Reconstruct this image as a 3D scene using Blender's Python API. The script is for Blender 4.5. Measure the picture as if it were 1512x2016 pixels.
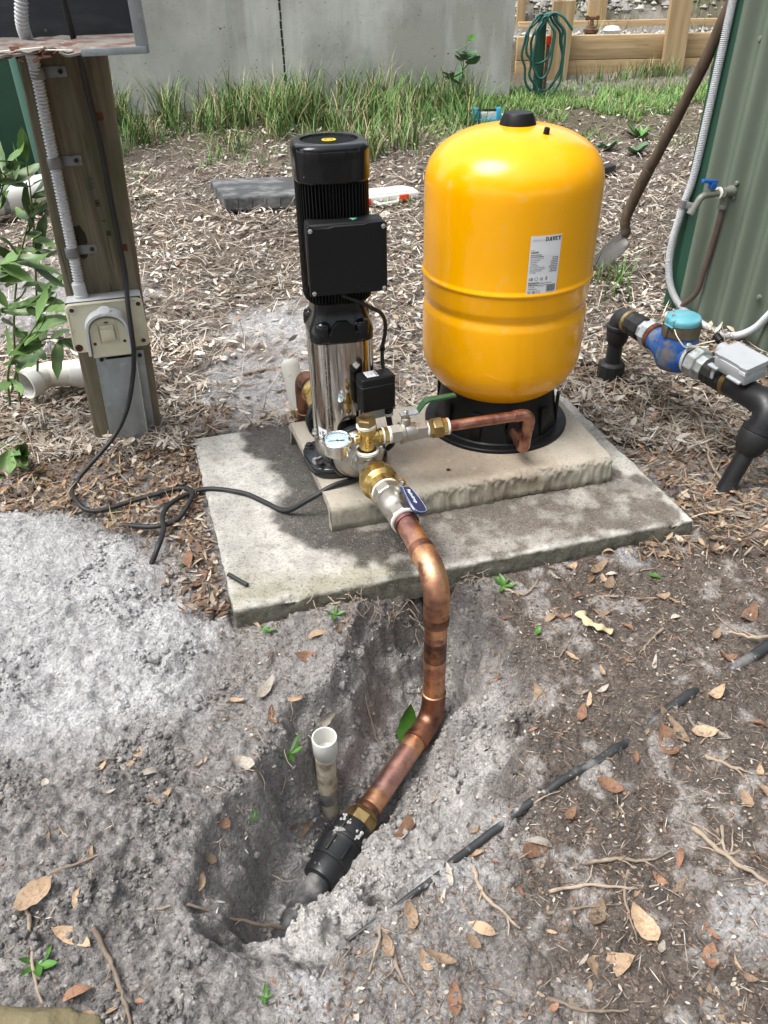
import bpy, bmesh, math, random
import numpy as np
from mathutils import Vector, Matrix
from math import radians, sin, cos, pi, sqrt, atan2

for o in list(bpy.data.objects):
    bpy.data.objects.remove(o)
S = bpy.context.scene
COL = S.collection
random.seed(7)
RNG = np.random.default_rng(11)

# ------------------------------------------------------------------ camera
cd = bpy.data.cameras.new('camera')
cam = bpy.data.objects.new('camera', cd)
COL.objects.link(cam)
cd.sensor_fit = 'VERTICAL'
cd.sensor_height = 24.0
cd.lens = 18.036
cd.clip_start = 0.02
cd.clip_end = 500
cam.matrix_world = Matrix(((0.99981603, 0.01918112, 0.0, 0.0),
                           (-0.0112738, 0.58764667, -0.80903912, 0.0),
                           (-0.01551828, 0.80889027, 0.5877548, 1.2),
                           (0, 0, 0, 1)))
S.camera = cam
S.render.resolution_x, S.render.resolution_y = 768, 1024

# ------------------------------------------------------------------ sky, sun, exposure
SUN_EL, SUN_AZ = 64.0, -112.0          # azimuth from +Y towards +X
to_sun = Vector((cos(radians(SUN_EL)) * sin(radians(SUN_AZ)), cos(radians(SUN_EL)) * cos(radians(SUN_AZ)), sin(radians(SUN_EL))))
W = bpy.data.worlds.new('World')
S.world = W
W.use_nodes = True
wn = W.node_tree
bg = wn.nodes['Background']
sky = wn.nodes.new('ShaderNodeTexSky')
sky.sky_type = 'NISHITA'
sky.sun_disc = False
sky.sun_elevation = radians(SUN_EL)
sky.sun_rotation = radians(SUN_AZ)
sky.air_density = 1.0
sky.dust_density = 4.0
sky.ozone_density = 1.0
hs = wn.nodes.new('ShaderNodeHueSaturation')
hs.inputs['Saturation'].default_value = 0.34
wn.links.new(sky.outputs[0], hs.inputs['Color'])
wn.links.new(hs.outputs[0], bg.inputs['Color'])
bg.inputs['Strength'].default_value = 0.15
sl = bpy.data.lights.new('sun', 'SUN')
sl.energy = 1.5
sl.angle = radians(34)
sl.color = (1.0, 0.965, 0.9)
sun = bpy.data.objects.new('sun', sl)
COL.objects.link(sun)
sun.rotation_euler = to_sun.to_track_quat('Z', 'Y').to_euler()
sun.location = (0, 0, 6)
S.view_settings.view_transform = 'Standard'
S.view_settings.look = 'None'
S.view_settings.gamma = 1.0
S.view_settings.use_curve_mapping = False
S.view_settings.exposure = 1.12


# ------------------------------------------------------------------ materials
def srgb(h):
    h = h.lstrip('#')
    c = [int(h[i:i + 2], 16) / 255 for i in (0, 2, 4)]
    return tuple(((x + .055) / 1.055) ** 2.4 if x > .04045 else x / 12.92 for x in c)


def mat(name, base, rough=.5, metal=0.0, layers=(), bump=None, bump2=None, rvar=0.0, rscale=30, coat=0.0, attr=None, spec=None, trans=0.0, ior=None, rand=0.0, sss=None):
    """layers: (colour, scale or (sx,sy,sz), lo, hi, detail, amount) noise-masked colours over the base"""
    m = bpy.data.materials.new(name)
    m.use_nodes = True
    nt = m.node_tree
    N, L = nt.nodes, nt.links
    b = N['Principled BSDF']
    tc = N.new('ShaderNodeTexCoord')

    def noise(scale, detail, rough_=.6):
        n = N.new('ShaderNodeTexNoise')
        n.inputs['Detail'].default_value = detail
        n.inputs['Roughness'].default_value = rough_
        if isinstance(scale, tuple):
            mp = N.new('ShaderNodeMapping')
            mp.inputs['Scale'].default_value = scale
            L.new(tc.outputs['Object'], mp.inputs['Vector'])
            L.new(mp.outputs[0], n.inputs['Vector'])
            n.inputs['Scale'].default_value = 1.0
        else:
            L.new(tc.outputs['Object'], n.inputs['Vector'])
            n.inputs['Scale'].default_value = scale
        return n
    if attr:
        a = N.new('ShaderNodeAttribute')
        a.attribute_name = attr
        cur = a.outputs['Color']
    else:
        rgb = N.new('ShaderNodeRGB')
        rgb.outputs[0].default_value = (*base, 1)
        cur = rgb.outputs[0]
    for ly in layers:
        col, scale, lo, hi = ly[:4]
        det = ly[4] if len(ly) > 4 else 5
        amt = ly[5] if len(ly) > 5 else 1.0
        n = noise(scale, det)
        mr = N.new('ShaderNodeMapRange')
        mr.inputs['From Min'].default_value = lo
        mr.inputs['From Max'].default_value = hi
        mr.inputs['To Max'].default_value = amt
        L.new(n.outputs['Fac'], mr.inputs['Value'])
        mx = N.new('ShaderNodeMix')
        mx.data_type = 'RGBA'
        if isinstance(col, float):        # multiply by a grey
            mx.blend_type = 'MULTIPLY'
            mx.inputs['B'].default_value = (col, col, col, 1)
        else:
            mx.inputs['B'].default_value = (*col, 1)
        L.new(mr.outputs[0], mx.inputs['Factor'])
        L.new(cur, mx.inputs['A'])
        cur = mx.outputs['Result']
    if rand:
        oi = N.new('ShaderNodeObjectInfo')
        mr = N.new('ShaderNodeMapRange')
        mr.inputs['To Min'].default_value = 1 - rand
        mr.inputs['To Max'].default_value = 1 + rand
        L.new(oi.outputs['Random'], mr.inputs['Value'])
        hv = N.new('ShaderNodeHueSaturation')
        L.new(mr.outputs[0], hv.inputs['Value'])
        L.new(cur, hv.inputs['Color'])
        cur = hv.outputs[0]
    L.new(cur, b.inputs['Base Color'])
    b.inputs['Metallic'].default_value = metal
    b.inputs['Roughness'].default_value = rough
    if rvar:
        n = noise(rscale, 4)
        mr = N.new('ShaderNodeMapRange')
        mr.inputs['From Min'].default_value = .3
        mr.inputs['From Max'].default_value = .7
        mr.inputs['To Min'].default_value = max(.02, rough - rvar)
        mr.inputs['To Max'].default_value = min(1, rough + rvar)
        L.new(n.outputs['Fac'], mr.inputs['Value'])
        L.new(mr.outputs[0], b.inputs['Roughness'])
    if coat:
        b.inputs['Coat Weight'].default_value = coat
        b.inputs['Coat Roughness'].default_value = .06
    if spec is not None:
        b.inputs['Specular IOR Level'].default_value = spec
    if trans:
        b.inputs['Transmission Weight'].default_value = trans
    if ior:
        b.inputs['IOR'].default_value = ior
    prev = None
    for bp in (bump, bump2):
        if bp:
            n = noise(bp[0], bp[3] if len(bp) > 3 else 6)
            bn = N.new('ShaderNodeBump')
            bn.inputs['Strength'].default_value = bp[1]
            bn.inputs['Distance'].default_value = bp[2]
            L.new(n.outputs['Fac'], bn.inputs['Height'])
            if prev:
                L.new(prev, bn.inputs['Normal'])
            prev = bn.outputs[0]
    if prev:
        L.new(prev, b.inputs['Normal'])
    return m


M = {}
M['ground'] = mat('soil_and_sand', (.2, .19, .18), .95, attr='col', layers=[(.6, 95, .50, .66, 4, .6), (.6, 230, .52, .64, 3, .6), ((.58, .56, .54), 210, .63, .69, 2, .45), ((.05, .043, .037), 140, .64, .71, 3, .6)], bump=(150, 1.0, .009, 5), bump2=(520, .9, .003, 3), spec=.15)
M['litter'] = mat('dry_litter', (.3, .25, .2), .85, attr='col', layers=[(.6, (60, 60, 60), .45, .7, 3, .6)], spec=.2)
M['grass'] = mat('grass_blade', (.1, .2, .05), .55, attr='col', spec=.3)
M['concrete_slab'] = mat('weathered_concrete', (.40, .385, .35), .92,
                         layers=[((.27, .25, .215), 7, .42, .62, 8, .9), ((.22, .19, .15), 3.1, .5, .68, 5, .55), ((.52, .51, .48), 26, .56, .72, 7, .55), ((.17, .17, .10), 5.3, .6, .74, 7, .6), (.55, 120, .55, .72, 4, .7), ((.09, .08, .07), 330, .67, .72, 2, .7)],
                         bump=(90, .5, .004, 6), bump2=(420, .5, .0015, 3), spec=.2)
M['concrete_plinth'] = mat('cast_concrete', (.46, .40, .31), .9,
                           layers=[((.34, .28, .2), 6, .45, .65, 7, .7), ((.55, .52, .44), 14, .55, .7, 6, .6), ((.30, .20, .13), 4, .62, .75, 5, .5), (.6, 150, .55, .7, 4, .7), ((.12, .10, .08), 260, .68, .73, 2, .8)],
                           bump=(110, .45, .003, 6), bump2=(380, .4, .0012, 3), spec=.2)
M['plinth_edge'] = mat('rough_concrete_edge', (.36, .34, .27), .95,
                       layers=[((.2, .2, .14), 22, .45, .6, 7, .8), ((.5, .47, .4), 60, .52, .66, 6, .8), ((.07, .065, .05), 90, .6, .7, 4, .8)], bump=(70, 1.0, .012, 8), spec=.15)
M['wet'] = mat('damp_concrete', (.085, .075, .065), .62, layers=[((.17, .15, .13), 18, .5, .7, 7, .8), ((.05, .045, .04), 40, .52, .66, 5, .6), ((.3, .28, .25), 150, .63, .72, 3, .5)], bump=(120, .5, .003, 5), spec=.35)
M['wall_concrete'] = mat('formed_concrete', (.46, .47, .445), .9,
                         layers=[((.26, .265, .245), 1.1, .42, .62, 8, .85), ((.36, .355, .32), .6, .45, .6, 5, .6), ((.54, .55, .525), (5, 5, .8), .52, .7, 7, .7), ((.28, .29, .275), (9, 9, .7), .55, .75, 6, .6), ((.11, .12, .1), (2.2, 2.2, 1.2), .62, .8, 7, .6), (.5, 60, .62, .7, 3, .5), ((.05, .05, .05), 38, .7, .73, 2, .9)],
                         bump=(30, .25, .006, 7), spec=.2)
M['yellow'] = mat('yellow_gloss_paint', srgb('#f4ab00'), .20, layers=[(.93, 3, .4, .7, 3, .6), ((.62, .50, .28), 26, .60, .78, 7, .22), (.86, (14, 14, 2), .56, .72, 5, .5)], rvar=.04, rscale=9, coat=.1, bump=(240, .03, .001, 2), spec=.42)
M['black_plastic'] = mat('black_plastic', (.008, .0085, .009), .45, rvar=.10, rscale=14, bump=(700, .06, .0006, 2), spec=.22)
M['black_gloss'] = mat('black_gloss_paint', (.006, .0065, .0075), .16, rvar=.06, rscale=11, spec=.4)
M['black_matte'] = mat('black_rubber', (.014, .0145, .015), .62, rvar=.1, layers=[((.09, .085, .08), 25, .58, .78, 5, .5)], spec=.35)
M['black_cast'] = mat('black_cast_paint', (.012, .013, .015), .2, rvar=.1, rscale=30, bump=(160, .2, .0015, 4), spec=.5)
M['poly_dirty'] = mat('dirty_black_polyethylene', (.03, .032, .034), .5, layers=[((.22, .215, .21), 14, .5, .66, 7, .85), ((.4, .39, .38), 40, .6, .68, 5, .7)], bump=(200, .3, .002, 4))
M['poly'] = mat('black_polyethylene', (.013, .014, .016), .42, rvar=.1, layers=[((.3, .3, .29), 22, .655, .69, 4, .75), ((.06, .06, .06), 9, .5, .7, 5, .6)], bump=(300, .1, .001, 3), spec=.4)
M['stainless'] = mat('stainless_sleeve', (.55, .52, .48), .11, 1.0, rvar=.04, rscale=6, layers=[(.8, (30, 30, 1.5), .45, .7, 3, .5)])
M['steel'] = mat('bright_steel', (.62, .61, .59), .24, 1.0, rvar=.08, rscale=50)
M['nickel'] = mat('nickel_plated_brass', (.50, .475, .42), .42, 1.0, rvar=.08, rscale=60, layers=[(.75, 60, .5, .7, 4, .6)], bump=(220, .12, .001, 3))
M['cast_steel'] = mat('cast_stainless', (.42, .40, .36), .38, 1.0, rvar=.08, rscale=50, layers=[(.7, 35, .45, .7, 5, .6)], bump=(260, .35, .0012, 4))
M['brass'] = mat('raw_brass', (.62, .44, .16), .3, 1.0, rvar=.1, rscale=40, layers=[((.36, .25, .10), 35, .5, .7, 5, .6)], bump=(200, .1, .001, 3))
M['brass_dull'] = mat('dull_brass', (.40, .29, .13), .42, 1.0, rvar=.1, rscale=40, layers=[((.18, .13, .07), 30, .45, .68, 6, .8)], bump=(200, .2, .001, 3))
M['copper'] = mat('heat_stained_copper', (.72, .40, .225), .44, 1.0, rvar=.14, rscale=35,
                  layers=[((.42, .19, .125), 14, .44, .60, 7, .85), ((.78, .52, .29), 24, .55, .66, 6, .7), ((.12, .085, .075), 13, .56, .65, 8, .9), ((.26, .15, .19), 9, .56, .68, 4, .6), (.55, 70, .54, .66, 5, .7)], bump=(160, .2, .001, 4))
M['copper_dark'] = mat('scorched_copper', (.36, .175, .11), .48, 1.0, rvar=.12, rscale=35,
                       layers=[((.085, .055, .045), 14, .42, .6, 6, .9), ((.5, .24, .11), 22, .56, .7, 5, .7), ((.22, .10, .12), 9, .55, .7, 4, .6)], bump=(140, .15, .001, 4))
M['copper_pink'] = mat('pink_tarnished_copper', (.64, .37, .30), .38, 1.0, rvar=.12, rscale=35, layers=[((.40, .22, .22), 16, .44, .60, 7, .8), ((.74, .55, .46), 26, .57, .68, 5, .7), ((.14, .075, .06), 12, .58, .68, 6, .8), (.55, 80, .56, .68, 5, .6)], bump=(160, .2, .001, 4))
M['copper_tank'] = mat('mottled_copper', (.52, .26, .18), .4, 1.0, rvar=.12, rscale=40, layers=[((.22, .085, .07), 22, .45, .62, 7, .85), ((.62, .40, .28), 35, .58, .7, 5, .7), ((.09, .055, .05), 16, .6, .72, 5, .8)], bump=(200, .15, .001, 4))
M['tape'] = mat('white_thread_tape', (.72, .70, .64), .7, layers=[(.7, 80, .5, .7, 4, .6)], bump=(150, .5, .002, 3))
M['white_paint'] = mat('white_label', (.70, .72, .74), .38)
M['ink'] = mat('label_ink', (.02, .02, .022), .6)
M['grey_ink'] = mat('grey_label_ink', (.42, .45, .5), .6)
M['blue_handle'] = mat('navy_vinyl', srgb('#1c2f57'), .3, spec=.5, coat=.3)
M['green_handle'] = mat('green_enamel', srgb('#2f5234'), .5, layers=[((.16, .17, .15), 60, .6, .7, 4, .7)], spec=.4)
M['blue_print'] = mat('pale_print', (.62, .75, .8), .5)
M['dial'] = mat('gauge_dial', (.50, .68, .84), .5)
M['glass'] = mat('gauge_glass', (1, 1, 1), .02, trans=1.0, ior=1.2)
M['aqua'] = mat('aqua_plastic', srgb('#5797a4'), .5, layers=[((.2, .45, .5), 22, .5, .72, 6, .5), ((.28, .22, .16), 40, .68, .74, 4, .8)], spec=.4, bump=(300, .1, .001, 3))
M['meter_blue'] = mat('chipped_blue_paint', srgb('#24559c'), .45,
                      layers=[((.16, .17, .16), 13, .50, .60, 7, .9), ((.22, .15, .09), 18, .56, .64, 6, .9), ((.045, .10, .18), 5, .5, .7, 4, .6)], bump=(120, .25, .002, 5), spec=.4)
M['meter_band'] = mat('brown_bakelite', srgb('#5d5447'), .55, layers=[(.6, 30, .45, .7, 5, .7)], spec=.35)
M['galv'] = mat('galvanised_steel', (.36, .40, .42), .45, .75, rvar=.1, rscale=20, layers=[((.22, .25, .27), (14, 14, 5), .42, .62, 6, .7), ((.48, .5, .5), 28, .58, .7, 4, .6)], bump=(60, .15, .001, 4))
M['galv_nut'] = mat('galvanised_fitting', (.50, .53, .53), .45, .7, rvar=.1, rscale=40, layers=[(.6, 50, .48, .68, 5, .7)], bump=(200, .2, .001, 3))
M['grey_box'] = mat('grey_plastic', (.33, .35, .37), .5, layers=[(.85, 25, .45, .7, 4, .6)], spec=.35)
M['conduit'] = mat('grey_conduit', (.50, .52, .54), .45, layers=[(.8, 14, .45, .7, 4, .6)], spec=.4)
M['saddle'] = mat('galvanised_saddle', (.2, .205, .205), .55, .5, layers=[(.6, 60, .5, .7, 4, .7)])
M['post_wood'] = mat('treated_post', (.165, .142, .10), .85,
                     layers=[((.085, .07, .048), (55, 55, 2.2), .42, .62, 6, .8), ((.25, .22, .165), (30, 30, 1.6), .52, .7, 6, .7), ((.085, .09, .045), (7, 7, 3), .5, .66, 6, .75), ((.035, .028, .02), (90, 90, 4), .62, .7, 4, .7), ((.19, .13, .07), (12, 12, 2), .63, .74, 4, .5)],
                     bump=((120, 120, 5), .5, .003, 5), spec=.2)
M['post_dark'] = mat('dark_wood_stain', (.03, .026, .018), .9, layers=[((.06, .05, .03), (40, 40, 3), .5, .7, 5, .7)], spec=.15)
M['pine'] = mat('new_pine_sleeper', (.42, .305, .175), .85,
                layers=[((.30, .20, .10), (2.0, 14, 26), .42, .62, 6, .8), ((.54, .42, .26), (1.6, 14, 30), .55, .7, 5, .7), ((.22, .13, .06), (3, 9, 9), .62, .74, 5, .7)], bump=((4, 60, 60), .4, .004, 5), rand=.08, spec=.2)
M['pine_post'] = mat('new_pine_post', (.42, .31, .185), .85,
                     layers=[((.31, .21, .10), (22, 22, 1.5), .42, .62, 6, .75), ((.58, .44, .25), (26, 26, 1.4), .55, .7, 5, .7), ((.12, .09, .05), (5, 5, 3), .66, .78, 5, .7)], bump=((60, 60, 4), .4, .004, 5), rand=.08, spec=.2)
M['outlet_cream'] = mat('yellowed_plastic', (.56, .54, .41), .45, layers=[((.50, .47, .33), 12, .45, .65, 5, .7), ((.32, .20, .09), 22, .64, .74, 6, .7)], spec=.4)
M['outlet_grey'] = mat('grey_outlet_plastic', (.52, .54, .55), .45, layers=[(.8, 20, .5, .7, 5, .6)], spec=.4)
M['rust'] = mat('flaking_rust', (.13, .055, .032), .9, layers=[((.06, .028, .02), 35, .45, .62, 6, .85), ((.30, .24, .19), 22, .6, .7, 5, .7), ((.22, .09, .045), 60, .55, .7, 4, .6)], bump=(70, .9, .008, 6), spec=.2)
M['box_panel'] = mat('dark_meter_panel', (.048, .055, .066), .6, layers=[((.075, .085, .095), (8, 8, 30), .48, .66, 5, .7), ((.3, .3, .3), 30, .7, .74, 2, .6)], spec=.3)
M['box_floor'] = mat('stained_steel_tray', (.2, .18, .165), .8, .2, layers=[((.12, .05, .03), 12, .48, .62, 7, .9), ((.38, .36, .34), 30, .56, .7, 5, .7)], bump=(60, .6, .005, 6))
M['shed_green'] = mat('pale_green_cladding', (.125, .155, .12), .45, layers=[((.105, .132, .104), (3, 3, .8), .45, .7, 5, .6), ((.19, .215, .165), (7, 7, 1), .6, .75, 4, .5), (.7, 200, .66, .72, 2, .4)], spec=.4, rvar=.08, rscale=6)
M['shed_trim'] = mat('dark_green_flashing', (.016, .062, .04), .38, rvar=.08, rscale=7, layers=[(.75, 6, .45, .7, 4, .6)], spec=.45)
M['shed_trim_edge'] = mat('faded_green_flashing', (.10, .22, .175), .45, layers=[(.8, (6, 6, 1), .45, .7, 4, .6)], spec=.4)
M['pvc'] = mat('weathered_pvc', (.66, .65, .58), .42, layers=[((.48, .42, .32), 13, .52, .66, 6, .8), ((.20, .155, .11), 20, .6, .7, 6, .8)], spec=.4)
M['pvc_clean'] = mat('white_pvc', (.62, .62, .585), .35, layers=[((.62, .60, .53), 18, .55, .7, 5, .7)], spec=.45)
M['pvc_dirty'] = mat('muddy_pvc', (.52, .48, .38), .55, layers=[((.22, .17, .12), 24, .45, .6, 7, .85), ((.10, .09, .08), 17, .56, .66, 6, .8), ((.66, .63, .55), 30, .6, .7, 4, .6)], spec=.3, bump=(90, .3, .003, 5))
M['cable'] = mat('black_cable', (.016, .0175, .018), .5, layers=[((.07, .07, .068), 18, .58, .75, 5, .5)], spec=.4)
M['shovel_wood'] = mat('old_shovel_handle', (.105, .075, .052), .75, layers=[((.06, .042, .03), (40, 40, 6), .45, .65, 6, .8), ((.17, .13, .095), (60, 60, 5), .58, .72, 4, .6)], bump=((140, 140, 12), .4, .002, 4), spec=.25)
M['shovel_steel'] = mat('worn_shovel_steel', (.10, .095, .09), .5, .5, rvar=.1, layers=[((.08, .065, .055), 14, .45, .62, 6, .8), ((.2, .19, .18), 30, .58, .7, 5, .6)], bump=(80, .3, .002, 5))
M['brown_pipe'] = mat('painted_copper_riser', (.085, .058, .048), .5, layers=[((.15, .125, .11), 9, .5, .7, 5, .6)], spec=.4)
M['tap_grey'] = mat('grey_green_tap', (.155, .165, .14), .42, .1, layers=[(.7, 40, .5, .7, 4, .6)], spec=.45)
M['tap_blue'] = mat('blue_plastic_lever', srgb('#1a57a8'), .35, spec=.45, layers=[(.7, 14, .5, .7, 4, .5)])
M['hose'] = mat('green_hose', (.012, .085, .07), .35, spec=.5)
M['stake'] = mat('green_star_picket', (.025, .085, .055), .45, layers=[((.09, .11, .09), (40, 40, 3), .55, .7, 4, .6)], spec=.4)
M['rusty_brass'] = mat('rusty_valve', (.16, .085, .045), .7, .4, layers=[((.06, .035, .025), 30, .45, .6, 5, .8), ((.35, .22, .12), 40, .6, .7, 4, .6)])
M['lid'] = mat('dusty_black_lid', (.065, .068, .07), .75, layers=[((.25, .26, .265), (7, 11, 11), .44, .68, 8, .8), ((.035, .036, .038), 10, .55, .7, 5, .6)], spec=.3, bump=(90, .2, .002, 4))
M['case_clear'] = mat('milky_plastic', (.62, .62, .57), .3, spec=.45, layers=[((.75, .76, .72), 20, .5, .7, 4, .6)])
M['orange'] = mat('orange_plastic', srgb('#e0451c'), .4, spec=.4)
M['toolbox_blue'] = mat('blue_plastic', srgb('#3596bf'), .42, spec=.4, layers=[(.75, 30, .5, .7, 4, .5)])
M['twig'] = mat('dry_twig', (.27, .215, .165), .85, layers=[((.33, .28, .22), 60, .5, .68, 4, .7), ((.10, .08, .065), 35, .5, .66, 5, .7)], rand=.35, spec=.2)
M['log'] = mat('pale_rotting_log', (.17, .145, .085), .9, layers=[((.33, .30, .19), 26, .52, .64, 7, .8), ((.14, .11, .055), 26, .55, .66, 6, .85), ((.30, .17, .09), 9, .6, .7, 5, .6)], bump=(40, .7, .008, 7), spec=.2)
M['leaf_tan'] = mat('dry_leaf_tan', (.33, .235, .155), .75, layers=[((.17, .11, .07), 9, .5, .66, 6, .75), ((.42, .33, .24), 16, .56, .7, 4, .6), (.5, 40, .55, .68, 4, .6)], rand=.4, spec=.3)
M['leaf_rust'] = mat('dry_leaf_rust', (.22, .12, .075), .75, layers=[((.11, .06, .04), 8, .48, .64, 6, .8), ((.33, .21, .135), 14, .56, .7, 4, .6), (.5, 40, .55, .68, 4, .6)], rand=.4, spec=.3)
M['leaf_pale'] = mat('dry_leaf_grey', (.36, .325, .28), .8, layers=[((.22, .185, .145), 9, .48, .66, 6, .75), (.55, 35, .55, .68, 4, .6)], rand=.35, spec=.2)
M['leaf_green'] = mat('green_leaf', (.055, .16, .022), .42, layers=[((.095, .22, .04), 22, .5, .7, 4, .7), ((.035, .10, .015), 35, .52, .7, 4, .6)], rand=.3, spec=.45)
M['leaf_shrub'] = mat('shrub_leaf', (.10, .19, .05), .42, layers=[((.15, .25, .085), 1.4, .5, .7, 4, .6), ((.07, .13, .03), 3, .52, .7, 4, .5), ((.25, .2, .06), 2.5, .62, .75, 4, .5)], rand=.4, spec=.5)
M['leaf_round'] = mat('round_blue_green_leaf', (.07, .16, .075), .45, layers=[((.13, .22, .13), 14, .5, .7, 4, .7)], rand=.25, spec=.4)
M['leaf_yellow'] = mat('yellow_leaf', (.62, .47, .07), .55, layers=[((.5, .36, .06), 60, .5, .7, 4, .6)])
M['fungus'] = mat('cream_fungus', (.48, .41, .26), .8, layers=[((.40, .32, .18), 40, .5, .66, 5, .7)], bump=(60, .6, .006, 5))
M['stem_green'] = mat('green_stem', (.10, .14, .05), .6, spec=.3)
M['rock'] = mat('pale_rubble', (.42, .40, .37), .9, attr='col', layers=[(.6, 20, .45, .7, 6, .7)], bump=(30, .5, .02, 6), spec=.2)
M['scrap'] = mat('black_plastic_sheet', (.02, .02, .021), .5, spec=.4)
M['yellow_print'] = mat('yellow_sticker', srgb('#e8c818'), .5)
M['green_print'] = mat('green_sticker', (.12, .38, .24), .5)
M['silver_tape'] = mat('crumpled_silver_tape', (.5, .5, .5), .3, .8, bump=(90, .8, .004, 5), layers=[((.1, .1, .1), 30, .5, .62, 5, .8)])
M['sandy'] = mat('pale_wet_sand', (.42, .41, .40), .95, layers=[(.6, 120, .45, .7, 4, .7)], bump=(200, .8, .004, 4), spec=.15)


def crumbly(m, base_col_scale=(210, 80), amt=.75):
    """per-crumb tone and relief from Voronoi cells"""
    nt = m.node_tree
    N, L = nt.nodes, nt.links
    b = N['Principled BSDF']
    tc = N.new('ShaderNodeTexCoord')
    cur = b.inputs['Base Color'].links[0].from_socket
    nrm = b.inputs['Normal'].links[0].from_socket
    wob = N.new('ShaderNodeTexNoise')
    wob.inputs['Scale'].default_value = 60
    L.new(tc.outputs['Object'], wob.inputs['Vector'])
    mxv = N.new('ShaderNodeMix')
    mxv.data_type = 'VECTOR'
    mxv.inputs['Factor'].default_value = .012
    L.new(tc.outputs['Object'], mxv.inputs['A'])
    L.new(wob.outputs['Color'], mxv.inputs['B'])
    for sc, lo, hi, bd in ((base_col_scale[0], .84, 1.14, .0020), (base_col_scale[1], .92, 1.08, .003)):
        v = N.new('ShaderNodeTexVoronoi')
        v.inputs['Scale'].default_value = sc
        L.new(mxv.outputs['Result'], v.inputs['Vector'])
        sp = N.new('ShaderNodeSeparateColor')
        L.new(v.outputs['Color'], sp.inputs[0])
        mr = N.new('ShaderNodeMapRange')
        mr.inputs['To Min'].default_value = lo
        mr.inputs['To Max'].default_value = hi
        L.new(sp.outputs[0], mr.inputs['Value'])
        hv = N.new('ShaderNodeHueSaturation')
        L.new(mr.outputs[0], hv.inputs['Value'])
        L.new(cur, hv.inputs['Color'])
        cur = hv.outputs[0]
        bn = N.new('ShaderNodeBump')
        bn.invert = True
        bn.inputs['Strength'].default_value = .8
        bn.inputs['Distance'].default_value = bd
        L.new(v.outputs['Distance'], bn.inputs['Height'])
        L.new(nrm, bn.inputs['Normal'])
        nrm = bn.outputs[0]
    L.new(cur, b.inputs['Base Color'])
    L.new(nrm, b.inputs['Normal'])


crumbly(M['ground'])


# ------------------------------------------------------------------ noise and ground height (numpy)
PERM = np.random.default_rng(3).random((256, 256)).astype(np.float32)


def vnoise(x, y, sx=0, sy=0):
    xi = np.floor(x).astype(np.int64)
    yi = np.floor(y).astype(np.int64)
    fx, fy = x - xi, y - yi
    fx = fx * fx * fx * (fx * (fx * 6 - 15) + 10)
    fy = fy * fy * fy * (fy * (fy * 6 - 15) + 10)
    a = lambda i, j: PERM[(xi + i + sx) & 255, (yi + j + sy) & 255]
    return (a(0, 0) * (1 - fx) + a(1, 0) * fx) * (1 - fy) + (a(0, 1) * (1 - fx) + a(1, 1) * fx) * fy


def fbm(x, y, scale, octv=4, seed=0, gain=.5):
    v = 0
    amp, tot = 1.0, 0.0
    for k in range(octv):
        c, s = cos(.6 * k + .3), sin(.6 * k + .3)
        xx, yy = (x * c - y * s) / scale, (x * s + y * c) / scale
        v = v + amp * vnoise(xx + 17.3 * k, yy - 9.1 * k, seed * 31 + k * 7, seed * 17 + k * 5)
        tot += amp
        amp *= gain
        scale /= 2.03
    return v / tot


def cell(x, y, scale, seed=0):
    """cellular noise: clod height 0..1"""
    xs, ys_ = x / scale, y / scale
    xi, yi = np.floor(xs).astype(np.int64), np.floor(ys_).astype(np.int64)
    best = np.full(x.shape, 9.0)
    rnd = np.zeros(x.shape)
    for i in (-1, 0, 1):
        for j in (-1, 0, 1):
            a, b = (xi + i + seed * 13) & 255, (yi + j + seed * 29) & 255
            jx, jy = PERM[a, b], PERM[b, (a + 77) & 255]
            d = np.hypot(xi + i + jx - xs, yi + j + jy - ys_)
            k = d < best
            best = np.where(k, d, best)
            rnd = np.where(k, PERM[(a + 41) & 255, (b + 19) & 255], rnd)
    return rnd * np.clip(1 - (best / .62) ** 2, 0, 1) ** .6


def sst(a, b, x):
    t = np.clip((x - a) / (b - a), 0, 1)
    return t * t * (3 - 2 * t)


def poly_sd(x, y, P):
    """signed distance, positive inside"""
    d = np.full(x.shape, 1e9)
    inside = np.zeros(x.shape, bool)
    n = len(P)
    for i in range(n):
        x0, y0 = P[i]
        x1, y1 = P[(i + 1) % n]
        ex, ey = x1 - x0, y1 - y0
        t = np.clip(((x - x0) * ex + (y - y0) * ey) / (ex * ex + ey * ey), 0, 1)
        d = np.minimum(d, np.hypot(x - x0 - t * ex, y - y0 - t * ey))
        c = ((y0 > y) != (y1 > y)) & (x < (x1 - x0) * (y - y0) / (y1 - y0 + 1e-12) + x0)
        inside ^= c
    return np.where(inside, d, -d)


SLAB = [(-.345, 1.285), (.801, 1.594), (.585, 2.37), (-.585, 2.06)]
PLINTH = [(-.135, 1.57), (.63, 1.775), (.53, 2.2), (-.281, 2.03)]
PIT = [(-.05, 1.36), (.10, 1.46), (.177, 1.45), (.236, 1.3), (.302, 1.058), (.271, .933), (.21, .845), (.15, .765), (.05, .675), (-.042, .585), (-.15, .535), (-.26, .56), (-.315, .65), (-.30, .736), (-.262, .83), (-.235, .95), (-.205, 1.05), (-.13, 1.11), (-.078, 1.196)]
HEAP = [(-1.6, 1.75), (-1.05, 1.74), (-.80, 1.72), (-.62, 1.53), (-.45, 1.36), (-.38, 1.27), (-.36, 1.12), (-.40, .99), (-.52, .955), (-.75, .90), (-1.1, .86), (-1.6, .9)]
LOWER = [(-1.5, 1.0), (-.55, .97), (-.36, 1.05), (-.24, .95), (-.30, .72), (-.2, .55), (-.1, .3), (-1.5, .3)]


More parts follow.
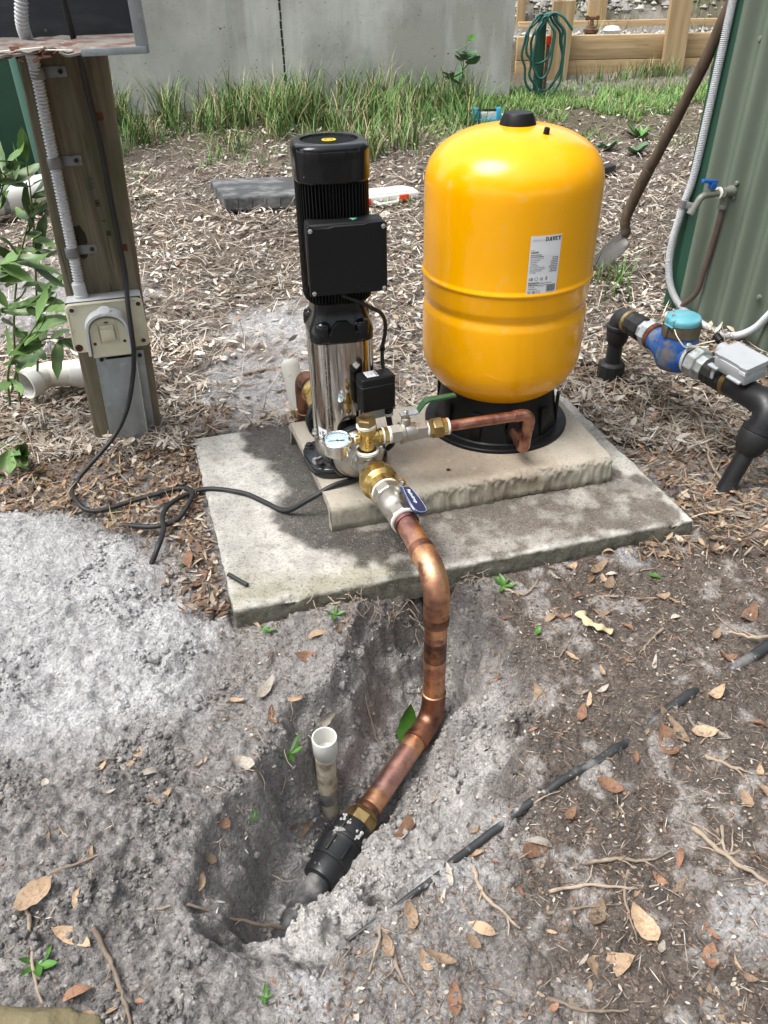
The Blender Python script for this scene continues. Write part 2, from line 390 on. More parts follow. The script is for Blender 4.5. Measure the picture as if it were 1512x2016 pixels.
def gh(x, y):
    x = np.asarray(x, float)
    y = np.asarray(y, float)
    z = np.interp(y, [-8, 2.4, 3, 3.6, 4.5, 6.6, 8, 8.4], [-.06, -.05, -.03, 0, .06, .22, .26, .27])
    back = np.interp(y, [8.03, 8.1, 8.75, 8.85, 9.3, 12, 20, 60], [0, .27, .27, .33, .55, 1.9, 4.0, 9.0])
    z = z + back * sst(.6, 1.1, x) + (1 - sst(.6, 1.1, x)) * np.interp(y, [8.03, 60], [0, 2])
    big = fbm(x, y, .55, 3, 1) - .5
    z = z + big * .05 * sst(.0, .25, -poly_sd(x, y, SLAB))
    rough = .5 + fbm(x, y, .35, 2, 5)
    z = z + (fbm(x, y, .11, 4, 2) - .5) * .030 * rough
    z = z + (fbm(x, y, .028, 4, 3) - .5) * .018 * rough
    # spoil heap of pale sand
    sh = poly_sd(x, y, HEAP)
    w = sst(-.03, .12, sh + (fbm(x, y, .1, 3, 8) - .5) * .10)
    cl = fbm(x, y, .05, 4, 9)
    z = z + w * (.028 + .030 * (fbm(x, y, .28, 3, 6) - .4))
    smooth = sst(.12, -.02, np.hypot((x + .98) * .8, (y - 1.52) * 1.1) - .18)
    z = z + w * (1 - smooth) * (np.abs(cl - .5) * -.06 + .012 + (fbm(x, y, .018, 3, 19) - .5) * .007)
    # clods on the lower left
    lo = sst(-.05, .1, poly_sd(x, y, LOWER)) * (1 - .0 * x)
    z = z + lo * (np.abs(fbm(x, y, .035, 4, 12) - .5) * .05 + (fbm(x, y, .014, 3, 18) - .5) * .012 + (fbm(x, y, .2, 3, 13) - .5) * .05)
    # dug pit
    sp = poly_sd(x, y, PIT) + (fbm(x, y, .13, 4, 14) - .5) * .09
    rt = sst(-.02, .10, (x - .10) * .848 - (y - 1.19) * .53) * sst(1.30, 1.12, y)
    ws_ = 1 + 1.7 * rt
    sps = sp / ws_
    e1, e2, e3 = [(fbm(x, y, s_, 4, k_) - .5) for s_, k_ in ((.07, 25), (.09, 26), (.06, 27))]
    d = sst(-.02, .075, sps)
    d2 = .20 * sst(-.012, .012, sps + e1 * .07) + .30 * sst(0, .020, sps - .022 + e2 * .09) + .27 * sst(0, .018, sps - .050 + e3 * .09) + .23 * sst(0, .05, sps - .07 + e1 * .06)
    nearend = np.interp(y, [.48, .54, .60, .72, 1.1], [.12, .20, .245, .262, .275])
    pit = (d * .25 + d2 * .75) * nearend
    z = z - pit + d * (np.abs(fbm(x, y, .05, 4, 15) - .5) * -.09 + .016 + (fbm(x, y, .16, 3, 16) - .5) * .07)
    cz = cell(x, y, .034, 1) * .009 + cell(x, y, .015, 2) * .006
    wc = np.clip(w * (1 - smooth) * 1.0 + lo * .9 + d * .9, 0, 1)
    patchy = sst(.40, .58, fbm(x, y, .12, 3, 17))
    z = z + cz * wc * (.25 + .75 * patchy) * (1 - .45 * w) + (cell(x, y, .011, 3) * .005 + cell(x, y, .028, 4) * .006 * patchy) * (1 - wc) * sst(2.2, 1.8, y)
    rim = np.exp(-((sp + .04) / .035) ** 2)
    z = z + rim * .010
    # bed of the poly pipe and the hole round the standpipe
    z = z - .055 * np.exp(-(((x + .125) / .06) ** 2 + ((y - .965) / .06) ** 2))
    ax0, ay0, ex, ey = -.10, .88, -.53, -.848
    t = (x - ax0) * ex + (y - ay0) * ey
    dist = np.abs((x - ax0) * ey - (y - ay0) * ex)
    bed = -.30 + np.maximum(dist - .03, 0) * 2.4 + np.maximum(t - .15, 0) * 1.7 + (fbm(x, y, .05, 3, 28) - .5) * .03
    z = np.where((t > -.05) & (t < .30), np.minimum(z, bed), z)
    # litter piled against the slab sides, soil cut away below it
    ss = poly_sd(x, y, SLAB)
    near = np.exp(-(np.maximum(-ss, 0) / .10) ** 2)
    side = sst(1.25, 1.75, y - .26 * x)
    z = z + near * side * .030
    lip = np.where(side > .4, -.022, -.06)
    z = np.where(ss > -.012, np.minimum(z, lip), z)
    z = np.where(ss > .015, np.minimum(z, -.07), z)
    # soil heaped round the post foot
    z = z + .03 * np.exp(-(((x + .8) / .22) ** 2 + ((y - 2.08) / .16) ** 2))
    return z


def g1(x, y):
    return float(gh(np.array([x]), np.array([y]))[0])


def gcol(x, y, z):
    n1 = fbm(x, y, .30, 4, 21)
    n2 = fbm(x, y, .055, 4, 22)
    n3 = fbm(x, y, .016, 3, 23)
    pale = np.array([.515, .51, .515])
    mid = np.array([.30, .285, .275])
    dark = np.array([.06, .05, .043])
    brown = np.array([.105, .083, .067])
    grey = np.array([.37, .355, .345])
    b = lambda w: np.asarray(w)[..., None]
    c = mid * b(.75 + .5 * n2)
    # right: dark humus with pale specks
    hum = sst(.0, .22, x - .12 + (n1 - .5) * .3) * sst(1.95, 1.5, y)
    c = c * b(1 - .85 * hum) + (brown * b(.5 + .6 * n3) + dark * b(.25 + .55 * n2)) * b(.85 * hum)
    patch = sst(.56, .68, n2 + .25 * (n1 - .5)) * hum
    c = c * b(1 - .5 * patch) + grey * 1.5 * b(.5 * patch)
    # bare pale patches in the foreground
    for (px, py, r) in ((.13, .70, .09), (.56, .60, .07), (.19, .80, .04), (-.14, .50, .05), (.62, 1.50, .05)):
        wgt = sst(1.0, .3, np.hypot(x - px, y - py) / r + (n2 - .5) * 1.8)
        c = c * b(1 - .75 * wgt) + pale * b(.75 * wgt)
    # lower left: mixed clods
    lo = sst(-.05, .12, poly_sd(x, y, LOWER))
    mixed = mid * b(.55 + .8 * n3) * b(.7 + .6 * n1)
    c = c * b(1 - lo) + mixed * b(lo)
    # behind the slab: dry soil
    bk = sst(1.9, 2.4, y)
    dry = (np.array([.165, .137, .112]) * b(.6 + .7 * n2))
    c = c * b(1 - bk) + dry * b(bk)
    for (px, py, r) in ((-.42, 2.5, .42), (-1.5, 3.3, .6), (-.28, 2.95, .35), (-.55, 2.25, .25), (.25, 2.6, .3), (-.5, 3.0, .3), (1.9, 7.35, .25), (1.35, 7.4, .4), (2.2, 8.4, 1.2), (-.35, 2.2, .2)):
        wgt = sst(1.0, .35, np.hypot(x - px, y - py) / r + (n2 - .5) * 1.2 + (n1 - .5) * .8)
        c = c * b(1 - .75 * wgt) + pale * .88 * b(.75 * wgt)
    lawn = sst(5.2, 6.2, y)
    c = c * b(1 - .5 * lawn) + np.array([.11, .10, .05]) * b(.5 * lawn)
    # heap
    sh = poly_sd(x, y, HEAP)
    w = sst(-.04, .08, sh + (fbm(x, y, .1, 3, 8) - .5) * .12)
    hp = pale * b(.78 + .38 * n2) * b(.86 + .25 * n1)
    c = c * b(1 - w) + hp * b(w)
    # pit: damp grey sand, darker topsoil band at the rim
    sp = poly_sd(x, y, PIT) + (fbm(x, y, .13, 4, 14) - .5) * .09
    d = sst(-.02, .10, sp)
    pc = grey * b(.85 + .75 * n1) * b(.75 + .5 * n2)
    c = c * b(1 - d) + pc * b(d)
    band = np.exp(-((sp - .025) / .022) ** 2) * sst(.45, .6, n1)
    c = c * b(1 - .3 * band) + dark * b(.3 * band)
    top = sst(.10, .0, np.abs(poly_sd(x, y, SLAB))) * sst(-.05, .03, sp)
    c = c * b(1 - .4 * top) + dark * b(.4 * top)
    return np.clip(c * b(.8 + .4 * n3), 0.01, .8)


# ------------------------------------------------------------------ mesh helpers
def link(name, me, parent=None):
    o = bpy.data.objects.new(name, me)
    COL.objects.link(o)
    if parent is not None:
        o.parent = parent
    return o


def props(o, label=None, cat=None, group=None, kind=None):
    if label:
        o['label'] = label
    if cat:
        o['category'] = cat
    if group:
        o['group'] = group
    if kind:
        o['kind'] = kind
    return o


def thing(name, label, cat, loc=(0, 0, 0), group=None):
    o = bpy.data.objects.new(name, None)
    o.empty_display_size = .05
    COL.objects.link(o)
    o.location = loc
    return props(o, label, cat, group)


def V3(*a):
    return Vector(a if len(a) > 1 else a[0])


def basis(axis):
    a = Vector(axis).normalized()
    r = Vector((0, 0, 1)) if abs(a.z) < .95 else Vector((1, 0, 0))
    u = r.cross(a).normalized()
    return u, a.cross(u), a


class MB:
    def __init__(s):
        s.v, s.f = [], []

    def add(s, vs, fs):
        n = len(s.v)
        s.v += [tuple(p) for p in vs]
        s.f += [tuple(i + n for i in q) for q in fs]
        return s

    def box(s, c, size, ax=None, bev=0.0, seg=2):
        bm = bmesh.new()
        bmesh.ops.create_cube(bm, size=1)
        bmesh.ops.scale(bm, vec=size, verts=bm.verts)
        if bev > 0:
            bmesh.ops.bevel(bm, geom=list(bm.edges), offset=bev, segments=seg, affect='EDGES', profile=.5)
        ax = ax or (Vector((1, 0, 0)), Vector((0, 1, 0)), Vector((0, 0, 1)))
        c = Vector(c)
        bm.verts.index_update()
        s.add([c + ax[0] * q.co.x + ax[1] * q.co.y + ax[2] * q.co.z for q in bm.verts], [[q.index for q in f.verts] for f in bm.faces])
        bm.free()
        return s

    def lathe(s, prof, org, axis=(0, 0, 1), n=40, phase=0.0, caps=True, sq=None, uax=None):
        """prof: (radius, height) pairs along axis; sq: superellipse-like section function(angle)->factor"""
        u, w, a = basis(axis)
        if uax is not None:
            u = Vector(uax).normalized()
            w = a.cross(u)
        org = Vector(org)
        vs, fs = [], []
        for r, h in prof:
            for k in range(n):
                t = phase + 2 * pi * k / n
                q = sq(t) if sq else 1
                vs.append(org + a * h + (u * cos(t) + w * sin(t)) * r * q)
        for i in range(len(prof) - 1):
            for k in range(n):
                k2 = (k + 1) % n
                fs.append((i * n + k, i * n + k2, (i + 1) * n + k2, (i + 1) * n + k))
        if caps:
            if prof[0][0] > 1e-6:
                fs.append(tuple(range(n))[::-1])
            if prof[-1][0] > 1e-6:
                b = (len(prof) - 1) * n
                fs.append(tuple(range(b, b + n)))
        return s.add(vs, fs)

    def tube(s, path, r, n=14, caps=True, rfun=None):
        P = [Vector(p) for p in path]
        m = len(P)
        T = []
        for i in range(m):
            d = (P[min(i + 1, m - 1)] - P[max(i - 1, 0)])
            T.append(d.normalized() if d.length > 1e-9 else Vector((0, 0, 1)))
        u = basis(T[0])[0]
        vs, fs = [], []
        for i in range(m):
            u = (u - T[i] * u.dot(T[i]))
            u = u.normalized() if u.length > 1e-6 else basis(T[i])[0]
            w = T[i].cross(u)
            rr = rfun(i / (m - 1), i) if rfun else (r[i] if isinstance(r, (list, tuple)) else r)
            for k in range(n):
                t = 2 * pi * k / n
                vs.append(P[i] + (u * cos(t) + w * sin(t)) * rr)
        for i in range(m - 1):
            for k in range(n):
                k2 = (k + 1) % n
                fs.append((i * n + k, i * n + k2, (i + 1) * n + k2, (i + 1) * n + k))
        if caps:
            fs.append(tuple(range(n))[::-1])
            fs.append(tuple(range((m - 1) * n, m * n)))
        return s.add(vs, fs)

    def prism(s, poly, org, u, v, h, bev=0.0):
        """extrude 2d polygon (in u,v) by h along u x v"""
        u, v = Vector(u).normalized(), Vector(v).normalized()
        nrm = u.cross(v)
        org = Vector(org)
        n = len(poly)
        if bev > 0:
            cx = sum(p[0] for p in poly) / n
            cy = sum(p[1] for p in poly) / n
            ins = []
            for (a, b) in poly:
                d = sqrt((a - cx) ** 2 + (b - cy) ** 2)
                k = max(0, (d - bev) / d) if d > 1e-6 else 1
                ins.append((cx + (a - cx) * k, cy + (b - cy) * k))
            rings = [(ins, 0), (poly, bev), (poly, h - bev), (ins, h)]
        else:
            rings = [(poly, 0), (poly, h)]
        vs, fs = [], []
        for pl, hh in rings:
            vs += [org + u * a + v * b + nrm * hh for a, b in pl]
        for i in range(len(rings) - 1):
            for k in range(n):
                k2 = (k + 1) % n
                fs.append((i * n + k, i * n + k2, (i + 1) * n + k2, (i + 1) * n + k))
        fs.append(tuple(range(n))[::-1])
        b = (len(rings) - 1) * n
        fs.append(tuple(range(b, b + n)))
        return s.add(vs, fs)

    def mesh(s, name, m, ang=38, smooth=True):
        me = bpy.data.meshes.new(name)
        me.from_pydata(s.v, [], s.f)
        me.materials.append(m)
        if smooth:
            me.polygons.foreach_set('use_smooth', [True] * len(me.polygons))
            me.set_sharp_from_angle(angle=radians(ang))
        me.update()
        return me


def part(name, mb, m, parent=None, ang=38, smooth=True, label=None):
    me = mb.mesh(name, M[m] if isinstance(m, str) else m, ang, smooth)
    if parent is not None:
        l = parent.location
        p = parent.parent
        off = Vector(l)
        while p is not None:
            off = off + p.location
            p = p.parent
        me.transform(Matrix.Translation(-off))
    o = link(name, me, parent)
    if label:
        o['label'] = label
    return o


def single(name, mb, m, label, cat, group=None, ang=38, smooth=True, kind=None):
    """a thing of one mesh, origin at its centre"""
    me = mb.mesh(name, M[m] if isinstance(m, str) else m, ang, smooth)
    n = len(mb.v)
    c = Vector((sum(p[0] for p in mb.v) / n, sum(p[1] for p in mb.v) / n, min(p[2] for p in mb.v)))
    me.transform(Matrix.Translation(-c))
    o = link(name, me)
    o.location = c
    return props(o, label, cat, group, kind)


def catmull(P, n=8):
    P = [Vector(p) for p in P]
    Q = [P[0] * 2 - P[1]] + P + [P[-1] * 2 - P[-2]]
    out = []
    for i in range(1, len(Q) - 2):
        for k in range(n):
            t = k / n
            a, b, c, d = Q[i - 1], Q[i], Q[i + 1], Q[i + 2]
            out.append(.5 * ((2 * b) + (c - a) * t + (2 * a - 5 * b + 4 * c - d) * t * t + (-a + 3 * b - 3 * c + d) * t ** 3))
    out.append(P[-1])
    return out


def bent(P, R, seg=10):
    """polyline with rounded corners"""
    P = [Vector(p) for p in P]
    out = [P[0]]
    for i in range(1, len(P) - 1):
        a, b = (P[i - 1] - P[i]).normalized(), (P[i + 1] - P[i]).normalized()
        ang = a.angle(b)
        t = R / math.tan(ang / 2)
        p0, p1 = P[i] + a * t, P[i] + b * t
        ctr = P[i] + (a + b).normalized() * (R / sin(ang / 2))
        v0, v1 = p0 - ctr, p1 - ctr
        tot = v0.angle(v1)
        for k in range(seg + 1):
            q = k / seg
            out.append(ctr + (v0 * sin((1 - q) * tot) + v1 * sin(q * tot)) / sin(tot))
    out.append(P[-1])
    return out


def resample(path, step):
    P = [Vector(p) for p in path]
    d = [0]
    for i in range(1, len(P)):
        d.append(d[-1] + (P[i] - P[i - 1]).length)
    n = max(2, int(d[-1] / step))
    out, j = [], 0
    for k in range(n + 1):
        s = d[-1] * k / n
        while j < len(P) - 2 and d[j + 1] < s:
            j += 1
        t = (s - d[j]) / max(1e-9, d[j + 1] - d[j])
        out.append(P[j].lerp(P[j + 1], min(1, t)))
    return out


def text_mesh(txt, size, bold=0.0, extrude=0.0003, align='LEFT', res=2):
    cu = bpy.data.curves.new('t', 'FONT')
    cu.body = txt
    cu.size = size
    cu.offset = bold
    cu.extrude = extrude
    cu.align_x = align
    cu.resolution_u = res
    o = bpy.data.objects.new('t', cu)
    COL.objects.link(o)
    bpy.context.view_layer.update()
    me = bpy.data.meshes.new_from_object(o.evaluated_get(bpy.context.evaluated_depsgraph_get()))
    mb = MB()
    mb.v = [tuple(v.co) for v in me.vertices]
    mb.f = [tuple(p.vertices) for p in me.polygons]
    bpy.data.objects.remove(o)
    bpy.data.curves.remove(cu)
    bpy.data.meshes.remove(me)
    return mb


def placed(mb, fn):
    r = MB()
    r.v = [tuple(fn(*p)) for p in mb.v]
    r.f = list(mb.f)
    return r


def mesh_np(name, Vt, F, m, cols=None, smooth=True):
    me = bpy.data.meshes.new(name)
    nv, nf, k = len(Vt), len(F), F.shape[1]
    me.vertices.add(nv)
    me.vertices.foreach_set('co', np.asarray(Vt, np.float32).ravel())
    me.loops.add(nf * k)
    me.loops.foreach_set('vertex_index', np.asarray(F, np.int32).ravel())
    me.polygons.add(nf)
    me.polygons.foreach_set('loop_start', np.arange(0, nf * k, k, dtype=np.int32))
    me.polygons.foreach_set('loop_total', np.full(nf, k, dtype=np.int32))
    me.polygons.foreach_set('use_smooth', np.full(nf, smooth, dtype=bool))
    me.update()
    if cols is not None:
        at = me.color_attributes.new('col', 'FLOAT_COLOR', 'POINT')
        c4 = np.ones((nv, 4), np.float32)
        c4[:, :3] = cols
        at.data.foreach_set('color', c4.ravel())
    me.materials.append(M[m])
    return me


def bool_cut(o, cutter_mb):
    cme = bpy.data.meshes.new('c')
    cme.from_pydata(cutter_mb.v, [], cutter_mb.f)
    co = bpy.data.objects.new('c', cme)
    COL.objects.link(co)
    if o.parent:
        off = Vector(o.parent.location)
        p = o.parent.parent
        while p is not None:
            off = off + p.location
            p = p.parent
        cme.transform(Matrix.Translation(-off))
        co.location = off
    md = o.modifiers.new('b', 'BOOLEAN')
    md.operation = 'DIFFERENCE'
    md.object = co
    md.solver = 'EXACT'
    bpy.context.view_layer.update()
    me = bpy.data.meshes.new_from_object(o.evaluated_get(bpy.context.evaluated_depsgraph_get()))
    o.modifiers.clear()
    o.data = me
    bpy.data.objects.remove(co)


# ------------------------------------------------------------------ ground sheet
th = np.radians(np.linspace(10.5, 83.6, 740))
ys = np.concatenate([[-30, -12, -6, -3, -1.5, -.8, -.4, -.15, .05, .15], 1.2 * np.tan(th), [12, 14, 17, 22, 30, 45, 70]])
ss_ = np.concatenate([[-9, -4, -2.2, -1.5, -1.1, -.9], np.linspace(-.78, .78, 640), [.9, 1.1, 1.5, 2.2, 4, 9]])
YY, SS = np.meshgrid(ys, ss_, indexing='ij')
XX = SS * np.sqrt(YY ** 2 + 1.44)
ZZ = gh(XX.ravel(), YY.ravel())
CC = gcol(XX.ravel(), YY.ravel(), ZZ)
nr, nc = YY.shape
idx = np.arange(nr * nc).reshape(nr, nc)
FQ = np.stack([idx[:-1, :-1].ravel(), idx[:-1, 1:].ravel(), idx[1:, 1:].ravel(), idx[1:, :-1].ravel()], 1)
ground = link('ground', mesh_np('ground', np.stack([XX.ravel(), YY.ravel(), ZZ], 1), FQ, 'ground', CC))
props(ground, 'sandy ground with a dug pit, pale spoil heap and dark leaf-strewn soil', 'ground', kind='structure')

# ------------------------------------------------------------------ concrete slab under everything
M['slab_attr'] = mat('weathered_slab', (.4, .385, .35), .9, attr='col',
                     layers=[(.72, 9, .45, .62, 8, .55), ((.5, .48, .44), 30, .57, .72, 7, .22), (.5, 130, .53, .64, 5, .75), ((.07, .062, .055), 300, .64, .69, 2, .8), ((.62, .6, .55), 360, .64, .69, 2, .65), (.6, 38, .5, .66, 7, .6)],
                     bump=(90, .55, .004, 6), bump2=(420, .5, .0015, 3), spec=.22)
STA = [(-.316, 2.19), (-.24, 2.22), (-.23, 2.04), (-.16, 1.77), (-.135, 1.56), (.04, 1.53), (-.02, 1.47), (-.085, 1.50), (-.19, 1.57), (-.235, 1.65), (-.215, 1.77), (-.285, 1.95), (-.36, 2.02), (-.365, 2.12)]
STB = [(-.136, 1.559), (.639, 1.788), (.69, 1.77), (.72, 1.63), (.53, 1.56), (.31, 1.53), (.06, 1.45), (-.02, 1.48)]
MOSS = [(-.345, 1.29), (-.36, 1.39), (-.19, 1.38), (-.045, 1.455), (.05, 1.42), (.0, 1.36), (-.18, 1.31)]


def quad_pt(Q, u, v):
    a, b, c, d = [np.array(q) for q in Q]
    u = np.asarray(u)[..., None]
    v = np.asarray(v)[..., None]
    return (a * (1 - u) + b * u) * (1 - v) + (d * (1 - u) + c * u) * v


def make_slab():
    nu, nv_ = 250, 170
    u = np.linspace(0, 1, nu)
    v = np.linspace(0, 1, nv_)
    rings_in = [0.0, .004, .0085]
    U, Vv = np.meshgrid(u, v, indexing='ij')
    P = quad_pt(SLAB, U, Vv)
    x, y = P[..., 0], P[..., 1]
    e = poly_sd(x.ravel(), y.ravel(), SLAB).reshape(x.shape)
    chip = fbm(x, y, .09, 4, 40)
    z = (fbm(x, y, .3, 3, 41) - .5) * .006 + (fbm(x, y, .02, 3, 42) - .5) * .0028
    z -= (1 - sst(0, .009, e)) * (.003 + .016 * sst(.60, .78, chip))
    # border pulled in and out
    cx, cy = x.mean(), y.mean()
    edge = (e < 1e-4)
    k = np.where(edge, (fbm(x, y, .03, 4, 43) - .5) * .006, 0)
    r = np.hypot(x - cx, y - cy)
    x = x + (x - cx) / r * k
    y = y + (y - cy) / r * k
    n1 = fbm(x, y, .16, 5, 44)
    n2 = fbm(x, y, .04, 4, 45)
    base = np.array([.44, .425, .39])
    b = lambda w: np.asarray(w)[..., None]
    n4 = fbm(x, y, .075, 5, 48)
    c = base * b(.62 + .72 * n1) * b(.68 + .64 * n4)
    wa = sst(-.012, .022, poly_sd(x.ravel(), y.ravel(), STA).reshape(x.shape) + (n1 - .5) * .10 + (n2 - .5) * .05 + .050)
    wb = sst(-.015, .025, poly_sd(x.ravel(), y.ravel(), STB).reshape(x.shape) + (n1 - .5) * .12 + (n2 - .5) * .06 + .040)
    wm = sst(-.05, .05, poly_sd(x.ravel(), y.ravel(), MOSS).reshape(x.shape) + (n2 - .5) * .12)
    ws = sst(1.1, .5, np.hypot(x - .035, y - 1.415) / .035 + (n2 - .5) * 1.2)
    c = c * b(1 - .55 * wm) + np.array([.20, .19, .10]) * b(.55 * wm)
    wb = wb * (.6 + .4 * sst(.3, .6, n2))
    c = c * b(1 - .85 * wb) + np.array([.085, .066, .052]) * b(.85 * wb)
    c = c * b(1 - .90 * wa) + np.array([.055, .050, .045]) * b(.90 * wa)
    c = c * b(1 - .8 * ws) + np.array([.045, .042, .032]) * b(.8 * ws)
    # sides
    V = [np.stack([x, y, z], -1).reshape(-1, 3)]
    Cc = [c.reshape(-1, 3)]
    idx = np.arange(nu * nv_).reshape(nu, nv_)
    F = [np.stack([idx[:-1, :-1].ravel(), idx[1:, :-1].ravel(), idx[1:, 1:].ravel(), idx[:-1, 1:].ravel()], 1)]
    loop = np.concatenate([idx[:-1, 0], idx[-1, :-1], idx[:0:-1, -1], idx[0, :0:-1]])
    top = V[0][loop]
    n0 = nu * nv_
    prev = loop
    for j, dz in enumerate((.012, .024, .036, .050, .085)):
        q = top.copy()
        q[:, 2] = -dz
        kk = (fbm(q[:, 0] * 1.0 + j * .37, q[:, 1] + j * .21, .02, 4, 46) - .5) * .009 - (.006 if j > 3 else 0)
        dv = q[:, :2] - np.array([cx, cy])
        q[:, :2] += dv / np.linalg.norm(dv, axis=1)[:, None] * kk[:, None]
        V.append(q)
        g = fbm(q[:, 0] * 1.7 + j * .3, q[:, 1] * 1.7 - j * .2, .05, 4, 47)
        Cc.append(np.array([.20, .19, .15]) * (.45 + .95 * g)[:, None])
        cur = np.arange(n0, n0 + len(loop))
        n0 += len(loop)
        F.append(np.stack([prev, np.roll(prev, -1), np.roll(cur, -1), cur], 1)[:, ::-1])
        prev = cur
    return mesh_np('concrete_slab', np.concatenate(V), np.concatenate(F), 'slab_attr', np.concatenate(Cc))


slab = link('concrete_slab', make_slab())
props(slab, 'large stained grey concrete slab lying at ground level under the pump and tank', 'slab')


def make_plinth():
    H, T, R = .075, .020, .026
    prof = [(.0, .0), (.001, .02), (.003, .040)]
    for k in range(1, 9):
        t = k / 8 * pi / 2
        prof.append((.003 + R * (1 - cos(t)), .049 + R * sin(t)))
    for k in range(1, 46):
        prof.append((.029 + (.441 - .029) * k / 45, H))
    for k in range(1, 8):
        t = k / 7 * pi / 2
        prof.append((.441 + R * sin(t), .049 + R * cos(t)))
    prof += [(.468, .03), (.47, 0)]
    inner = [(.448, 0), (.446, .04), (.43, H - T), (.3, H - T - .002), (.15, H - T - .002), (.04, H - T), (.024, .045), (.022, 0)]
    full = np.array(prof + inner)
    nT = len(prof)
    ns = 190
    a, b_, c_, d_ = [np.array(p) for p in PLINTH]
    V = []
    for i in range(ns):
        u = i / (ns - 1)
        p0 = a * (1 - u) + b_ * u
        p1 = d_ * (1 - u) + c_ * u
        dirv = (p1 - p0) / .47
        xy = p0[None] + full[:, :1] * dirv[None]
        V.append(np.concatenate([xy, full[:, 1:]], 1))
    V = np.array(V)
    x, y, z = V[..., 0], V[..., 1], V[..., 2]
    # the front lip is broken and rough towards the right
    u = np.linspace(0, 1, ns)[:, None] + 0 * x
    front = sst(.055, .0, full[:, 0])[None] * (np.arange(len(full)) < nT)[None]
    rough = sst(.12, .5, u)
    nn = fbm(x * 1.0 + z * 2.1, y - z * 1.3, .026, 5, 50, .62) - .5
    n2 = fbm(x + z * 3, y + z, .012, 3, 51) - .5
    dirn = np.array([.25, -.97])
    k = front * (nn * .020 * rough + n2 * .012 * (.3 + rough)) 
    x = x + dirn[0] * k
    y = y + dirn[1] * k
    z = z + np.where(z > .05, front * nn * .009 * rough, 0) + np.where((np.arange(len(full)) < nT)[None] & (z > .07), (fbm(x, y, .15, 3, 52) - .5) * .004, 0)
    z = np.where(full[None, :, 1] == 0, z + sst(.02, -.0, full[:, 0])[None] * np.maximum(0, fbm(x, y, .12, 3, 53) - .45) * .03 * rough, z)
    # ragged ends
    e = (fbm(y * 1.0, z * 3.0, .03, 3, 54) - .5) * .008
    x[0] += e[0]
    x[-1] += e[-1]
    m = len(full)
    idx = np.arange(ns * m).reshape(ns, m)
    nx = np.roll(idx, -1, axis=1)
    F = np.stack([idx[:-1].ravel(), nx[:-1].ravel(), nx[1:].ravel(), idx[1:].ravel()], 1)
    Vt = np.stack([x, y, z], -1).reshape(-1, 3)
    n1 = fbm(x, y, .16, 5, 55)
    n3 = fbm(x + z, y, .035, 4, 56)
    bb = lambda w: np.asarray(w)[..., None]
    c = np.array([.40, .365, .305]) * bb(.66 + .66 * n1)
    fr = front * sst(.07, .055, z)
    c = c * bb(1 - fr) + np.array([.33, .31, .25]) * bb(fr) * bb(.35 + 1.2 * n3)
    stain = sst(1.2, .5, np.hypot(x - .25, (y - 1.80) * 1.6) / .25 + (n3 - .5))
    c = c * bb(1 - .35 * stain) + np.array([.30, .2, .12]) * bb(.35 * stain)
    c = np.where(bb((full[None, :, 1] < .06) & (np.arange(m)[None] >= nT)), c * .6, c)
    me = mesh_np('plinth', Vt, F, 'plinth_attr', c.reshape(-1, 3))
    # end caps
    bm = bmesh.new()
    bm.from_mesh(me)
    bm.verts.ensure_lookup_table()
    lay = None
    for row in (0, ns - 1):
        vs = [bm.verts[row * m + j] for j in range(m)]
        # strip between outer and inner profile
        outer = vs[:nT]
        inn = vs[nT:][::-1]
        for j in range(nT - 1):
            f0 = outer[j].co
            ia = min(range(len(inn)), key=lambda q: (inn[q].co - outer[j].co).length)
            ib = min(range(len(inn)), key=lambda q: (inn[q].co - outer[j + 1].co).length)
            try:
                if ia == ib:
                    bm.faces.new((outer[j], outer[j + 1], inn[ia]))
                else:
                    bm.faces.new((outer[j], outer[j + 1], inn[ib], inn[ia]))
            except ValueError:
                pass
    bm.to_mesh(me)
    bm.free()
    return me


M['plinth_attr'] = mat('cast_plinth', (.46, .4, .31), .9, attr='col',
                       layers=[(.75, 13, .45, .65, 7, .5), ((.56, .52, .43), 26, .58, .72, 6, .45), (.55, 150, .55, .7, 4, .65), ((.12, .10, .08), 280, .675, .73, 2, .8)],
                       bump=(110, .5, .003, 6), bump2=(380, .45, .0012, 3), spec=.2)
plinth = link('plinth', make_plinth())
props(plinth, 'tan concrete channel plinth with rounded rough front lip, on top of the slab', 'plinth')
hole = MB().lathe([(.006, 0), (.0062, .0015)], (.175, 1.735, .0745), n=20)
part('bolt_hole', hole, 'ink', plinth)

# ------------------------------------------------------------------ yellow pressure tank
TX, TY = .335, 2.015
tank = thing('pressure_tank', 'glossy yellow upright pressure tank with white specification label on a black skirt', 'tank', (TX, TY, .075))
prof = []
for k in range(0, 15):                       # lower dome
    t = k / 14 * pi / 2
    prof.append((.03 + .188 * sin(t), .315 - .148 * cos(t)))
prof += [(.2185, .34), (.2185, .425), (.217, .436), (.2125, .446), (.2115, .452), (.2125, .458), (.217, .468), (.2187, .478), (.219, .515),
         (.2195, .519), (.2225, .5225), (.2235, .526), (.2225, .5295), (.2195, .533), (.219, .537), (.2195, .60), (.2195, .70)]
for k in range(0, 21):                       # upper dome
    t = k / 20 * pi / 2
    e = 2.35
    prof.append((.2195 * max(0, cos(t)) ** (2 / e), .735 + .133 * sin(t) ** (2 / e)))
prof[-1] = (.0005, prof[-1][1])
part('tank_body', MB().lathe(prof, (TX, TY, 0), n=112, caps=False), 'yellow', tank, ang=60)
capz = .868
part('top_cap', MB().lathe([(.046, capz - .012), (.045, capz - .004), (.036, capz + .020), (.033, capz + .024), (0.0001, capz + .025)], (TX, TY, 0), n=40), 'black_plastic', tank, ang=30)
